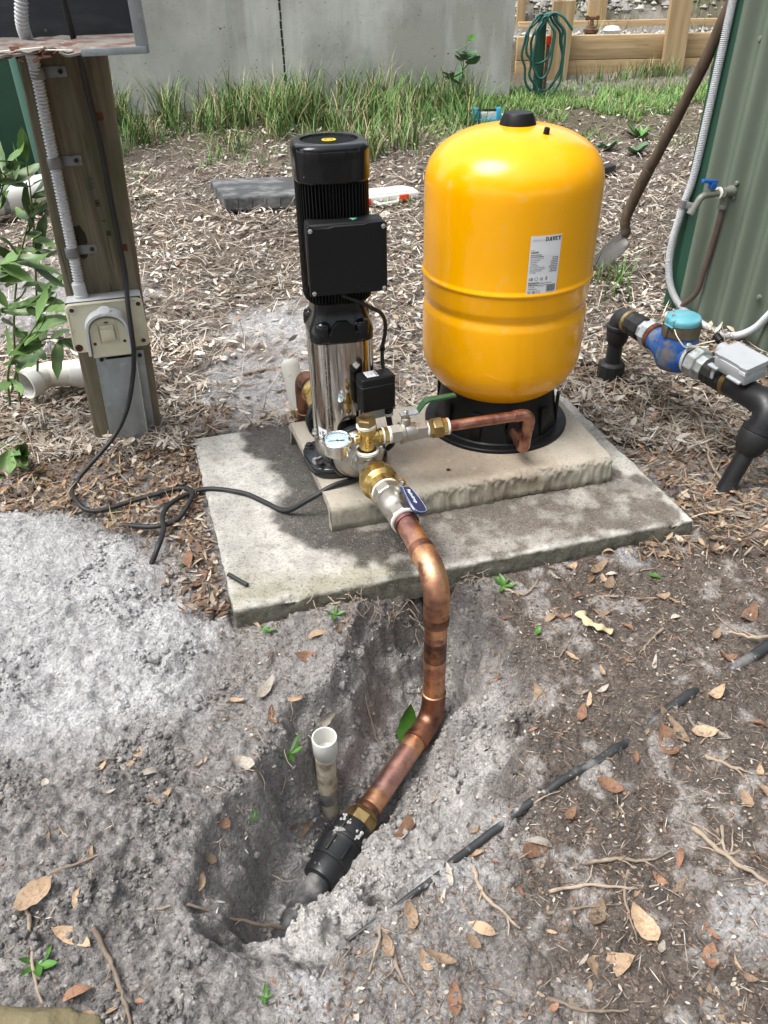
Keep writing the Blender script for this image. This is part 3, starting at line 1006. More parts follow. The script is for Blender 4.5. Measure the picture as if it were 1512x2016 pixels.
# air valve stub on the shoulder
sx, sy = .383 + .004, 1.934
nrm = Vector((sx - TX, sy - TY, .36)).normalized()
sb = Vector((sx, sy, .8465))
part('air_valve', MB().lathe([(.013, -.006), (.013, .002), (.009, .004), (.0075, .010), (.0065, .024), (.0055, .026), (.0001, .0265)], sb, (0.10, -.12, 1), n=24), 'black_plastic', tank, ang=35)
# skirt with a port
sk = MB().lathe([(.150, .235), (.160, .20), (.176, .09), (.180, .0865), (.2045, .0865), (.207, .084), (.207, .0765), (.196, .0765), (.172, .078), (.168, .09), (.152, .20), (.142, .235), (.150, .235)], (TX, TY, 0), n=96, caps=False)
skirt = part('skirt', sk, 'black_plastic', tank, ang=35)
hd = Vector((.045, -.168, 0)).normalized()
bool_cut(skirt, MB().lathe([(.042, .10), (.042, .22)], (TX, TY, .132), hd, n=40))
for k in range(10):                          # shallow ribs round the skirt
    t = radians(-150 + k * 34)
    d = Vector((cos(t), sin(t), 0))
    s_ = Vector((-d.y, d.x, 0))
    part('rib', MB().box(Vector((TX, TY, 0)) + d * .1745 + Vector((0, 0, .135)), (.010, .030, .085), (d, s_, Vector((0, 0, 1))), .004), 'black_plastic', skirt)


def on_tank(a_deg0, z0, r=.2199):
    """map label metres (x to the right, y up) onto the cylinder wall"""
    def fn(x, y, z=0):
        t = radians(a_deg0) + x / r
        return (TX + (r + z) * cos(t), TY + (r + z) * sin(t), z0 + y)
    return fn


LW, LH = .0775, .1385                        # label size
lab0 = on_tank(-86.2, .5305)
mb = MB()
nx_ = 14
for (zz, xa, xb, ya, yb) in ((.0005, 0, LW, 0, LH),):
    vs = [lab0(xa + (xb - xa) * i / nx_, yy, zz) for yy in (ya, yb) for i in range(nx_ + 1)]
    mb.add(vs, [(i, i + 1, nx_ + 1 + i + 1, nx_ + 1 + i) for i in range(nx_)])
label = part('label', mb, 'white_paint', tank, label='white specification label with black print')


def lab_text(txt, x, y, size, m='ink', bold=0.0, align='LEFT', name='print', squash=1.0):
    t = text_mesh(txt, size, bold, 0.00006, align, 1)
    part(name, placed(t, lambda a, b, c: lab0(x + a * squash, y + b, .0009 + c)), m, label, smooth=False)


def lab_rects(rects, m='ink', name='print'):
    q = MB()
    for (x0, y0, w, h) in rects:
        n = max(1, int(w / .006))
        vs = [lab0(x0 + w * i / n, yy, .0009) for yy in (y0, y0 + h) for i in range(n + 1)]
        q.add(vs, [(i, i + 1, n + 2 + i, n + 1 + i) for i in range(n)])
    part(name, q, m, label, smooth=False)


# DAVEY in heavy slab letters
def slab_word(word, x, y, h, m):
    G_ = {'D': [(0, 0, .62, .16), (0, .84, .62, .16), (.1, 0, .26, 1), (.56, .12, .26, .76)],
          'A': [(-.02, 0, .42, .15), (.52, 0, .42, .15), (.26, .27, .4, .15)],
          'V': [(-.04, .85, .42, .15), (.5, .85, .42, .15)],
          'E': [(0, 0, .74, .16), (0, .84, .74, .16), (.1, 0, .26, 1), (.3, .43, .3, .15), (.6, .0, .14, .3), (.6, .7, .14, .3)],
          'Y': [(-.04, .85, .42, .15), (.5, .85, .42, .15), (.32, 0, .26, .45), (.18, 0, .54, .15)]}
    D_ = {'A': [((.06, .1), (.30, .1), (.62, .98), (.36, .98)), ((.60, .1), (.86, .1), (.62, .98), (.36, .98))],
          'V': [((.32, .02), (.56, .02), (.32, .9), (.06, .9)), ((.32, .02), (.56, .02), (.84, .9), (.6, .9))],
          'Y': [((.32, .36), (.58, .36), (.34, .9), (.06, .9)), ((.32, .36), (.58, .36), (.84, .9), (.6, .9))]}
    adv = {'D': .92, 'A': .86, 'V': .84, 'E': .86, 'Y': .9}
    q = MB()
    for ch in word:
        for (a, b, w, hh) in G_.get(ch, []):
            q.add([lab0(x + p[0] * h, y + p[1] * h, .0009) for p in ((a, b), (a + w, b), (a + w, b + hh), (a, b + hh))], [(0, 1, 2, 3)])
        for quad in D_.get(ch, []):
            q.add([lab0(x + p[0] * h, y + p[1] * h, .00095) for p in quad], [(0, 1, 2, 3)])
        x += adv[ch] * h
    part('logo', q, m, label, smooth=False)


slab_word('DAVEY', .0355, .1255, .0092, 'ink')
lab_text('DEPEND ON', .0035, .1265, .0062, 'grey_ink', 0, squash=.95)
lab_text('Model:', .0035, .1045, .0032)
lab_text('24100P', .0035, .0985, .0062, bold=.00018)
lines = [None, None, 'Max. Operating Pressure', 'Factory Pre-charge', 'Test Pressure', 'Connection', 'Nominal Volume', 'Min. Operating Temperature', 'Max. Operating Temperature', 'Max. Fluid Temperature', 'Net Weight']
rr = random.Random(4)


def word_bars(x, x1, y, h):
    out = []
    while x < x1:
        w = min(rr.uniform(.0012, .0045), x1 - x)
        out.append((x, y, w, h))
        x += w + .0009
    return out


for i, tx in enumerate(lines):
    yy = .0935 - i * .0041
    if tx:
        lab_text(tx, .0038, yy, .0031)
        lab_rects(word_bars(.056 + rr.uniform(-.006, .004), .0735, yy + .0003, .0017), 'ink')
    else:
        lab_rects(word_bars(.0038, .030 + .006 * i, yy + .0003, .0017), 'ink')
lab_rects([(.0035, .0922 - i * .0041, .070, .00028) for i in range(11)], 'grey_ink')
lab_text('CE', .0035, .0345, .0085, bold=.0002)
ring = MB()
for k in range(24):
    t0, t1 = 2 * pi * k / 24, 2 * pi * (k + 1) / 24
    ring.add([lab0(.0225 + r * cos(t), .0375 + r * sin(t), .0009) for (r, t) in ((.0035, t0), (.0044, t0), (.0044, t1), (.0035, t1))], [(0, 1, 2, 3)])
part('certification_mark', ring, 'ink', label, smooth=False)
lab_rects([(.0322 + a * .0022, .0335 + b * .0019, .0014, .0009) for a in range(3) for b in range(4)] + [(.0322, .0335, .0006, .0078), (.0374, .0335, .0006, .0078)])
lab_rects([(.0455, .0338 + b * .0018, .0045, .0010) for b in range(5)])
for yy, xe in ((.0285, .030), (.0262, .062), (.0235, .026), (.0212, .054), (.0130, .026)):
    lab_rects(word_bars(.0035, xe, yy, .0015), 'ink')
lab_text('Serial Number', .0035, .0172, .0030)
lab_rects(word_bars(.028, .044, .0176, .0014), 'grey_ink')
bars = []
xx = .050
rr = random.Random(4)
while xx < .072:
    w = rr.choice([.0004, .0007, .0011, .0015])
    bars.append((xx, .0055, w, .0165))
    xx += w + rr.choice([.0004, .0007, .0011])
lab_rects(bars, name='barcode')
lab_rects(word_bars(.0495, .071, .0024, .0016), 'grey_ink')
lab_rects([(.0038, .0025, .0072, .0006), (.0038, .0095, .0072, .0006), (.0038, .0025, .0006, .0075), (.0105, .0025, .0006, .0075), (.006, .0045, .0028, .0028),
           (.0148, .0025, .0072, .0006), (.0148, .0095, .0072, .0006), (.0148, .0025, .0006, .0075), (.0215, .0025, .0006, .0075), (.0166, .0042, .0036, .0032)])
lab_rects(word_bars(.024, .034, .0080, .0014) + word_bars(.024, .036, .0032, .0014), 'ink')

# ------------------------------------------------------------------ pump
PA = radians(21)
PC = Vector((-.103, 1.80, 0))
ER = Vector((cos(PA), sin(PA), 0))
FR = Vector((sin(PA), -cos(PA), 0))
UP = Vector((0, 0, 1))


def PL(r, f, z):
    return PC + ER * r + FR * f + UP * z


def rsq(corner=.5, p=4.5):
    """rounded-square section"""
    def fn(t):
        return 1.0 / (abs(cos(t)) ** p + abs(sin(t)) ** p) ** (1 / p)
    return fn


pump = thing('pump', 'black and stainless vertical multistage pump with cooling fins, standing on the plinth', 'pump', (PC.x, PC.y, .075))
# foot plate
foot = MB()
pl = []
for k in range(48):
    t = 2 * pi * k / 48
    q = rsq(p=3.2)(t)
    pl.append((.110 * q * cos(t), .088 * q * sin(t)))
foot.prism(pl, PL(0, 0, .0755), ER, -FR, .030, .005)
fo = part('foot_plate', foot, 'black_cast', pump, ang=50)
for (r_, f_) in ((-.085, .05), (-.085, -.055), (.085, .05), (.085, -.055)):
    part('bolt', MB().lathe([(.013, 0), (.013, .0015), (.009, .0022), (.0085, .009), (.006, .0105), (.0001, .0108)], PL(r_, f_, .1055), n=20), 'black_matte', fo)
casting = MB()
casting.lathe([(.070, .100), (.078, .108), (.080, .118), (.080, .142), (.074, .152)], PC, n=48)
casting.lathe([(.046, -.115), (.046, .110)], PL(0, 0, .155), FR, n=36)
part('base_casting', casting, 'cast_steel', pump)
for s_, nm in ((1, 'flange'), (-1, 'flange')):
    part(nm, MB().lathe([(.050, .088 * 1), (.074, .090), (.0765, .093), (.0765, .105), (.074, .108), (.050, .108)], PL(0, 0, .155), FR * s_, n=56), 'black_cast', pump)
sleeve = part('sleeve', MB().lathe([(.0755, .150), (.0755, .160), (.0735, .162), (.0735, .452)], PC, n=72), 'stainless', pump)
for k in range(4):
    t = radians(45 + 90 * k)
    d = ER * cos(t) + FR * sin(t)
    rod = part('tie_rod', MB().tube([PC + d * .0865 + UP * .112, PC + d * .0865 + UP * .452], .0052, 12), 'steel', pump)
    part('nut', MB().lathe([(.0105, .142), (.0105, .153)], PC + d * .0865, n=6), 'steel', rod, smooth=False)
    part('washer', MB().lathe([(.013, .1395), (.013, .142)], PC + d * .0865, n=20), 'steel', rod)
# bleed screw beside the gauge
part('bleed_screw', MB().lathe([(.006, 0), (.006, .016), (.0095, .017), (.0095, .026)], PL(-.085, .062, .135), -ER + FR * .4, n=6), 'steel', pump, smooth=False)
# small number sticker low on the sleeve


def on_sleeve(deg, z0, r=.0739):
    def fn(x, y, z=0):
        t = radians(deg) + x / r
        return (PC.x + (r + z) * cos(t), PC.y + (r + z) * sin(t), z0 + y)
    return fn


st0 = on_sleeve(-150, .172)
mb = MB()
mb.add([st0(.034 * i / 8, yy, .0004) for yy in (0, .030) for i in range(9)], [(i, i + 1, 10 + i, 9 + i) for i in range(8)])
stk = part('sticker', mb, 'white_paint', sleeve)
part('print', placed(text_mesh('5', .020, .0006, .0001), lambda a, b, c: st0(.016 + a, .008 + b, .0008 + c)), 'ink', stk, smooth=False)
tri = MB().add([st0(a, b, .0008) for a, b in ((.004, .009), (.012, .009), (.008, .019))], [(0, 1, 2)])
part('print', tri, 'ink', stk, smooth=False)
# lantern between sleeve and motor
PA2 = radians(11)
ER1, FR1, PL1 = ER, FR, PL
ER = Vector((cos(PA2), sin(PA2), 0))
FR = Vector((sin(PA2), -cos(PA2), 0))


def PL(r, f, z):
    return PC + ER * r + FR * f + UP * z


lan = MB().lathe([(.076, .446), (.0785, .449), (.0785, .472), (.076, .476), (.072, .488), (.0655, .508), (.062, .53), (.062, .545)], PC, n=64, sq=rsq(p=5), uax=ER)
lantern = part('lantern', lan, 'black_gloss', pump, ang=42)
for (r_, f_) in ((-.046, .062), (.046, .062), (-.062, -.03), (.062, -.03)):
    part('boss', MB().lathe([(.020, .465), (.020, .487), (.017, .496), (.009, .501), (.0001, .502)], PL(r_, f_, 0), n=28), 'black_gloss', lantern, ang=50)
part('guard', MB().prism([(-.034, .452), (.034, .452), (.026, .490), (.012, .503), (-.012, .503), (-.026, .490)], PL(0, .0795, 0), ER, UP, .003, .001), 'black_plastic', lantern)
# motor with cooling fins
nf = 72
sec = rsq(p=3.3)
mot = MB()
vs, fs = [], []
n = nf * 4
for hh, k_ in ((.540, .90), (.550, 1), (.815, 1)):
    for k in range(n):
        t = 2 * pi * k / n
        tooth = (.0795 if k % 4 < 2 else .069) * k_
        d = ER * cos(t) + FR * sin(t)
        vs.append(PC + d * tooth * sec(t) + UP * hh)
for i in range(2):
    for k in range(n):
        k2 = (k + 1) % n
        fs.append((i * n + k, i * n + k2, (i + 1) * n + k2, (i + 1) * n + k))
fs.append(tuple(range(n))[::-1])
fs.append(tuple(range(2 * n, 3 * n)))
mot.add(vs, fs)
motor = part('motor_body', mot, 'black_plastic', pump, smooth=False)
cov = MB().lathe([(.080, .806), (.082, .808), (.0825, .812), (.083, .866), (.082, .873), (.0785, .8785), (.073, .8805), (.066, .881)], PC, n=96, sq=rsq(p=3.3), uax=ER, caps=False)
cover = part('fan_cover', cov, 'black_gloss', pump, ang=50)
top = MB()
nn_ = 96
vs = []
for i in range(nn_):
    t = 2 * pi * i / nn_
    d = ER * cos(t) + (UP.cross(ER)) * sin(t)
    q = rsq(p=3.3)(t)
    vs += [PC + d * .066 * q + UP * .881, PC + d * .0625 + UP * .8815, PC + d * .0615 + UP * .876]
top.add(vs, [f for i in range(nn_) for f in ((3 * i, 3 * ((i + 1) % nn_), 3 * ((i + 1) % nn_) + 1, 3 * i + 1), (3 * i + 1, 3 * ((i + 1) % nn_) + 1, 3 * ((i + 1) % nn_) + 2, 3 * i + 2))])
part('rim', top, 'black_gloss', cover, ang=30)
part('fan_well', MB().lathe([(.0615, .862), (.0615, .8625)], PC, n=48), 'ink', cover)
gr = MB()
ga, gb = (ER * .8 + FR * .6).normalized(), (FR * .8 - ER * .6).normalized()
for k in range(-7, 8):
    o_ = k * .0080
    h = sqrt(max(0, .0615 ** 2 - o_ ** 2))
    gr.box(PC + ga * o_ + UP * .8775, (.0013, 2 * h, .0014), (ga, gb, UP))
    gr.box(PC + gb * o_ + UP * .8779, (2 * h, .0013, .0014), (ga, gb, UP))
part('grille', gr, 'black_cast', cover, smooth=False)
hub = part('hub_sticker', MB().lathe([(.0155, .8787), (.0155, .8795)], PC, n=32), 'yellow_print', cover)
part('arrow_ring', MB().lathe([(.0075, .8797), (.0098, .8799), (.0098, .8800), (.0075, .8800)], PC, n=28, caps=False), 'ink', hub)
for (r_, f_) in ((-.0625, .0635), (.0775, .025), (-.0785, -.02)):
    d = (ER * r_ + FR * f_).normalized()
    part('screw', MB().lathe([(.0062, -.004), (.0062, .0025), (.0045, .0050), (.0001, .0056)], PL(r_, f_, .8215), d, n=18), 'steel', cover)
# motor controller
CF = .112                                    # front plane distance
cbox = MB()
cbox.box(PL(.012, CF - .026, .660), (.170, .058, .152), (ER, -FR, UP), .008, 3)
ctrl = part('controller_box', cbox, 'black_plastic', pump, ang=50)
cp = MB()
pl = [(-.088, -.076), (.086, -.076), (.087, -.07), (.087, .072), (.080, .077), (.046, .077), (.040, .0745), (-.030, .0745), (-.040, .0715), (-.074, .0715), (-.083, .077), (-.088, .073)]
cp.prism(pl, PL(.012, CF + .002, .660), ER, UP, .012, .003)
face = part('controller_cover', cp, 'black_plastic', ctrl, ang=40)
for (r_, z_) in ((-.079, .067), (.079, .067), (-.079, -.068), (.079, -.068)):
    part('screw', MB().lathe([(.0048, -.001), (.0048, .0018), (.0032, .003), (.0001, .0032)], PL(.012 + r_, CF + .014, .660 + z_), FR, n=16), 'steel', face)
t = text_mesh('DAVEY', .014, .0004, .0004)
part('embossed_logo', placed(t, lambda a, b, c: PL(.002 + a, CF + .0138 + c, .5985 + b)), 'black_gloss', face, smooth=False)
part('motor_mount', MB().box(PL(.0, .072, .662), (.10, .03, .13), (ER, -FR, UP), .004), 'black_plastic', ctrl)
part('mark', MB().lathe([(.010, 0), (.010, .0008)], PL(.032, CF - .022, .7362), n=3), 'green_print', ctrl)
ER2, FR2, PL2 = ER, FR, PL
ER, FR, PL = ER1, FR1, PL1
# pressure switch box on the front of the sleeve
PSF = .100
psb = part('pressure_switch', MB().box(PL(.056, PSF, .320), (.088, .050, .090), (ER, -FR, UP), .006, 3), 'black_plastic', pump, ang=45)
part('lid_groove', MB().box(PL(.056, PSF, .343), (.0892, .0512, .0018), (ER, -FR, UP), .0006, 1), 'ink', psb)
tl = part('sticker', MB().box(PL(.045, PSF - .002, .3656), (.030, .032, .0012), (ER, -FR, UP), .0003, 1), 'white_paint', psb)
lnz = MB()
for k in range(7):
    lnz.box(PL(.034 + k * .003, PSF + .004 - (k % 3) * .004, .3664), (.0012, .016, .0004), (ER, -FR, UP))
part('print', lnz, 'grey_ink', tl, smooth=False)
lnz = MB()
for k in range(6):
    lnz.box(PL(.0565, PSF + .011 - k * .0045, .3664), (.0035, .0028, .0004), (ER, -FR, UP))
part('print', lnz, 'ink', tl, smooth=False)
part('gland', MB().lathe([(.0115, .252), (.0135, .256), (.0135, .272), (.0115, .280)], PL(.088, PSF, 0), n=12), 'black_plastic', psb)
part('gland_washer', MB().lathe([(.0135, .245), (.0135, .252)], PL(.088, PSF, 0), n=20), 'outlet_grey', psb)
part('bracket', MB().box(PL(.050, PSF - .004, .262), (.050, .034, .03), (ER, -FR, UP), .003), 'galv', psb)
part('hose_tail', MB().tube(catmull([PL(.040, PSF, .25), PL(.045, .105, .215), PL(.03, .11, .18)], 5), .009, 12), 'black_matte', psb)
part('gland_cable', MB().tube(catmull([PL(.088, PSF, .245), PL(.094, PSF + .004, .20), PL(.100, .10, .16), PL(.098, .07, .125)], 6), .0075, 12), 'cable', psb)
# lead from the controller down to the switch
lead = catmull([PL2(-.012, .075, .565), PL(.018, .085, .552), PL(.050, .088, .532), PL(.082, .078, .508), PL(.0985, .062, .478), PL(.101, .055, .445), PL(.096, .050, .41), PL(.094, .052, .37), PL(.094, .07, .335)], 8)
cl = part('lead', MB().tube(lead, .0048, 12), 'cable', pump)
for z_ in (.405, .40):
    part('cable_tie', MB().lathe([(.0068, z_), (.0068, z_ + .003)], PL(.0955, .050, 0), n=14), 'black_plastic', cl)

# ------------------------------------------------------------------ discharge pipework
ZD = .158


def D(f, r=0, z=0):
    return PL(r - .028 * max(0, f - .3), f, ZD + z)      # the line drifts slightly left of square


dis = thing('discharge_manifold', 'silver pipe tee with brass riser and round pressure gauge at the front of the pump', 'pipe fitting', tuple(PL(0, .16, .085)))
bulb = MB().lathe([(.068, .1085), (.069, .116), (.064, .128), (.052, .139), (.040, .146), (.036, .150)], PL(0, 0, ZD), FR, n=56)
part('counter_flange', bulb, 'cast_steel', dis, ang=45)
for r_, z_ in ((-.047, .012), (.050, .010)):
    part('flange_bolt', MB().lathe([(.0135, .118), (.0135, .136), (.0115, .139), (.0001, .1392)], PL(r_, 0, ZD + z_), FR, n=6), 'steel', dis, smooth=False)
tee = MB().lathe([(.0335, .146), (.0335, .1585), (.030, .161), (.0285, .165), (.0285, .200), (.0315, .203), (.0315, .214)], PL(0, 0, ZD), FR, n=40)
tee.lathe([(.0265, .0), (.0265, .030), (.0285, .033), (.0285, .042)], PL(0, .178, ZD), UP, n=36)
part('tee', tee, 'cast_steel', dis)
part('thread_tape', MB().lathe([(.0272, .148), (.0345, .1485), (.0345, .152), (.0345, .1535), (.030, .154)], PL(0, 0, ZD), FR, n=36, caps=False), 'tape', dis)
TB = PL(0, .178, 0)
part('thread_tape', MB().lathe([(.0285, .199), (.0300, .200), (.0295, .203), (.0300, .206), (.024, .208)], TB, n=36, caps=False), 'tape', dis)
br = MB().lathe([(.0185, .205), (.0195, .210), (.0195, .248), (.0235, .254), (.0235, .266), (.022, .270)], TB, n=40)
AX = Vector((.97, .244, 0)).normalized()
br.lathe([(.0175, .008), (.0175, .028), (.0195, .030), (.0195, .040)], TB + UP * .238, AX, n=32)
br.lathe([(.0085, .010), (.0085, .032)], TB + UP * .238, -AX, n=24)
part('brass_tee', br, 'brass', dis)
part('thread_tape', MB().lathe([(.0225, .2695), (.0245, .2705), (.0240, .2735), (.0245, .276), (.020, .277)], TB, n=36, caps=False), 'tape', dis)
cap = part('hex_cap', MB().lathe([(.0205, .277), (.0245, .279), (.0245, .292), (.0225, .2945)], TB, n=6, phase=.3), 'brass_dull', dis, smooth=False)
part('cap_face', MB().lathe([(.0185, .2945), (.0180, .2962), (.0001, .2964)], TB, n=28), 'brass_dull', cap)
# gauge
GC = TB - AX * .073 + UP * .240
gt = Vector((0.02, -.08, 1)).normalized()
gauge = part('pressure_gauge', MB().lathe([(.0315, -.030), (.0335, -.028), (.0335, -.002), (.0365, .0), (.0370, .004), (.0365, .0075), (.0345, .0085), (.0325, .0075), (.0320, .002)], GC, gt, n=56, caps=False), 'steel', dis, ang=30)
part('gauge_back', MB().lathe([(.0001, -.0301), (.0315, -.030)], GC, gt, n=40), 'steel', gauge)
dial = part('dial', MB().lathe([(.0322, .0012), (.0001, .0014)], GC, gt, n=48), 'dial', gauge)
gu, gw, ga_ = basis(gt)
tk = MB()
for k in range(25):
    t = radians(-40 + k * 260 / 24) + .5
    d = gu * cos(t) + gw * sin(t)
    s_ = gt.cross(d)
    l_ = .006 if k % 4 == 0 else .003
    tk.box(GC + d * (.0285 - l_ / 2) + gt * .0019, (l_, .0009, .0003), (d, s_, gt))
part('scale_marks', tk, 'ink', dial, smooth=False)
nd = (AX * -.93 + FR * -.12).normalized()
ns_ = gt.cross(nd)
part('needle', MB().box(GC + nd * .008 + gt * .0034, (.030, .0014, .0006), (nd, ns_, gt)).box(GC - nd * .012 + gt * .0034, (.012, .0036, .0006), (nd, ns_, gt)).lathe([(.0028, .0028), (.0028, .0045)], GC, gt, n=14), 'ink', dial, smooth=False)
part('glass', MB().lathe([(.0324, .0062), (.0324, .0072), (.0001, .0072)], GC, gt, n=40), 'glass', gauge)
part('gauge_stem', MB().lathe([(.0065, .030), (.0065, .036), (.009, .037), (.009, .045)], TB + UP * .238 - AX * .0, -AX, n=6), 'brass', gauge, smooth=False)
part('thread_tape', MB().lathe([(.0085, .0285), (.0098, .029), (.0098, .032), (.008, .0325)], TB + UP * .238, -AX, n=20, caps=False), 'tape', gauge)

# union and blue-handled ball valve
un = thing('pipe_union', 'large brass barrel union between the silver tee and the blue lever valve', 'pipe fitting', tuple(D(.25, 0, -.05)))
part('nipple', MB().lathe([(.0325, .212), (.0325, .224)], PL(0, 0, ZD), FR, n=6, phase=.2), 'steel', un, smooth=False)
ub = MB().lathe([(.030, .222), (.0385, .225), (.0415, .230), (.0415, .238), (.0455, .241), (.0465, .246), (.0465, .268), (.0435, .273), (.0405, .276), (.0385, .279), (.0385, .300), (.034, .303)], PL(0, 0, ZD), FR, n=48)
part('barrel', ub, 'brass', un, ang=30)
part('locking_ring', MB().lathe([(.0415, .2295), (.0445, .2305), (.0445, .2405), (.0415, .2415)], PL(0, 0, ZD), FR, n=8, phase=.3), 'brass', un, smooth=False)

vb = thing('ball_valve', 'nickel ball valve with navy blue lever, joined to the thick copper pipe', 'valve', tuple(D(.36, 0, -.05)))
part('thread_tape', MB().lathe([(.0335, .301), (.0365, .302), (.0365, .306), (.034, .307)], PL(0, 0, ZD), FR, n=36, caps=False), 'tape', vb)
dv = (D(.43) - D(.31)).normalized()
o0 = D(.306)
part('hex_end', MB().lathe([(.0345, 0), (.0365, .002), (.0365, .024), (.0345, .027)], o0, dv, n=8, phase=.1), 'nickel', vb, smooth=False)
part('valve_body', MB().lathe([(.0330, .026), (.0345, .031), (.0355, .042), (.0355, .060), (.0345, .070), (.0315, .078), (.0305, .082), (.0305, .096)], o0, dv, n=44), 'nickel', vb)
part('hex_end', MB().lathe([(.0315, .094), (.0345, .096), (.0345, .117), (.0325, .120)], o0, dv, n=8, phase=.1), 'nickel', vb, smooth=False)
part('thread_tape', MB().lathe([(.0310, .119), (.0335, .120), (.0335, .126), (.029, .127)], o0, dv, n=36, caps=False), 'tape', vb)
st = (UP * .90 + ER * .34 + FR * .1).normalized()
sp0 = o0 + dv * .046
part('stem', MB().lathe([(.0125, .030), (.0125, .044), (.009, .046), (.009, .054)], sp0, st, n=20), 'nickel', vb)
part('stem_nut', MB().lathe([(.0085, .0575), (.0085, .064), (.006, .0645), (.006, .067)], sp0, st, n=6), 'steel', vb, smooth=False)
lv = (dv + ER * .22).normalized()
lu = (lv - st * lv.dot(st)).normalized()
lw = st.cross(lu)
plate = MB()
plate.prism([(-.011, -.010), (.012, -.011), (.026, -.0105), (.026, .0105), (.012, .011), (-.011, .010)], sp0 + st * .0545, lu, lw, .0025)
lever = part('lever_plate', plate, 'steel', vb, smooth=False)
hp = []
for (a, w) in ((.012, .0130), (.030, .0165), (.050, .0195), (.070, .0205), (.084, .0195), (.092, .0160), (.096, .009)):
    hp.append((a, w))
poly = [(a, -w) for a, w in hp] + [(a, w) for a, w in hp[::-1]]
tilt = (lu * .98 - st * .12).normalized()
tn = lw
grip = part('lever_grip', MB().prism(poly, sp0 + st * .0535 + lu * .002, tilt, lw, .0085, .0022), 'blue_handle', lever, ang=30)
gn = tilt.cross(lw).normalized()
hl = []
inn = [(a * .97 + .0012, w - .0028) for a, w in hp if w > .0035]
ring_ = [(a, -w) for a, w in inn] + [(a, w) for a, w in inn[::-1]]
ol = MB()
base_ = sp0 + st * .0535 + lu * .002 + gn * .0087
ol.tube([base_ + tilt * a + lw * b for a, b in ring_ + ring_[:1]], .0005, 6)
part('outline', ol, 'grey_ink', grip)
tw = text_mesh('Raindrop', .0125, .0003, .0002)
part('print', placed(tw, lambda a, b, c: base_ + tilt * (.023 + a * .95) + lw * (-b * -1 - .004) + gn * (.0002 + c)), 'blue_print', grip, smooth=False)

# thick copper pipe from valve to the pit
c0 = o0 + dv * .122
VX, VY = .108, 1.205
vert = Vector((VX, VY, 0))
corner = Vector((VX, VY, ZD - .004))
ZB = -.283
d2 = Vector((-.53, -.848, 0)).normalized()
cpath = [c0, corner, Vector((VX, VY, ZB)), Vector((VX, VY, ZB)) + d2 * .305]
cup = thing('copper_pipe', 'thick heat-stained copper pipe bending down from the slab into the dug pit', 'pipe', (VX, VY, ZB))
full = resample(bent(cpath[:3], .062, 12), .006)
part('pipe', MB().tube(full, .0254, 32), 'copper', cup, ang=60)
part('lower_run', MB().tube(resample(cpath[2:], .006), .0254, 32), 'copper_pink', cup, ang=60)
# elbows are slightly larger sockets
e1 = resample(bent([corner - (corner - c0).normalized() * .098, corner, corner - UP * .105], .062, 14), .005)
part('elbow', MB().tube(e1, .0282, 32), 'copper', cup, ang=60)
b1 = Vector((VX, VY, ZB))
e2 = resample(bent([b1 + UP * .085, b1, b1 + d2 * .085], .048, 14), .005)
part('elbow', MB().tube(e2, .0280, 32), 'copper_dark', cup, ang=60)
part('solder_collar', MB().lathe([(.0265, 0), (.0292, .001), (.0296, .016), (.0285, .019)], c0 - dv * .002, dv, n=32), 'copper_dark', cup)
part('solder_collar', MB().lathe([(.0256, 0), (.0288, .001), (.0288, .020), (.0258, .021)], e1[0] - (corner - c0).normalized() * .003, (corner - c0), n=32, caps=False), 'copper_dark', cup)
part('solder_collar', MB().lathe([(.0256, 0), (.0286, .0015), (.0286, .026), (.0258, .030)], corner - UP * .130, UP, n=32, caps=False), 'copper_dark', cup)
part('heat_band', MB().lathe([(.0255, 0), (.02565, .002), (.02565, .060), (.0255, .062)], corner - UP * .238, UP, n=32, caps=False), 'copper_dark', cup)
part('solder_collar', MB().lathe([(.0256, 0), (.0288, .0015), (.0288, .007), (.0258, .009)], b1 + UP * .082, UP, n=32, caps=False), 'copper_dark', cup)
part('solder_collar', MB().lathe([(.0282, 0), (.0300, .002), (.0300, .014), (.0256, .016)], b1 + d2 * .072, d2, n=32, caps=False), 'copper_dark', cup)

part('heat_band', MB().lathe([(.0255, 0), (.02565, .002), (.02565, .030), (.0255, .032)], b1 + d2 * .088, d2, n=32, caps=False), 'copper', cup)
part('heat_band', MB().lathe([(.0255, 0), (.02565, .002), (.02565, .036), (.0255, .038)], b1 + d2 * .248, d2, n=32, caps=False), 'copper', cup)

cpl = thing('compression_coupling', 'black ribbed compression coupling with brass adaptor at the bottom of the pit', 'pipe coupling', tuple(b1 + d2 * .285))
q0 = b1 + d2 * .290
part('copper_socket', MB().lathe([(.0262, -.004), (.0285, 0), (.0285, .012), (.026, .014)], q0, d2, n=32), 'copper_dark', cpl)
part('brass_adaptor', MB().lathe([(.0275, .010), (.0310, .014), (.0345, .020), (.0360, .024)], q0, d2, n=32), 'brass_dull', cpl)
part('brass_hex', MB().lathe([(.0345, .023), (.0375, .025), (.0375, .046), (.0350, .049)], q0, d2, n=8, phase=.2), 'brass_dull', cpl, smooth=False)
KR = .92
body = MB().lathe([(r * KR, h) for r, h in ((.034, .048), (.0455, .050), (.0470, .054), (.0470, .084), (.0485, .086), (.0485, .092), (.047, .094))], q0, d2, n=48)
bd = part('body', body, 'poly', cpl, ang=30)
nut = MB().lathe([(r * KR, h) for r, h in ((.0475, .095), (.0500, .097), (.0495, .101), (.0490, .105), (.0485, .142), (.0460, .145))], q0, d2, n=48)
nutp = part('nut', nut, 'poly', cpl, ang=30)
u_, w_, a_ = basis(d2)
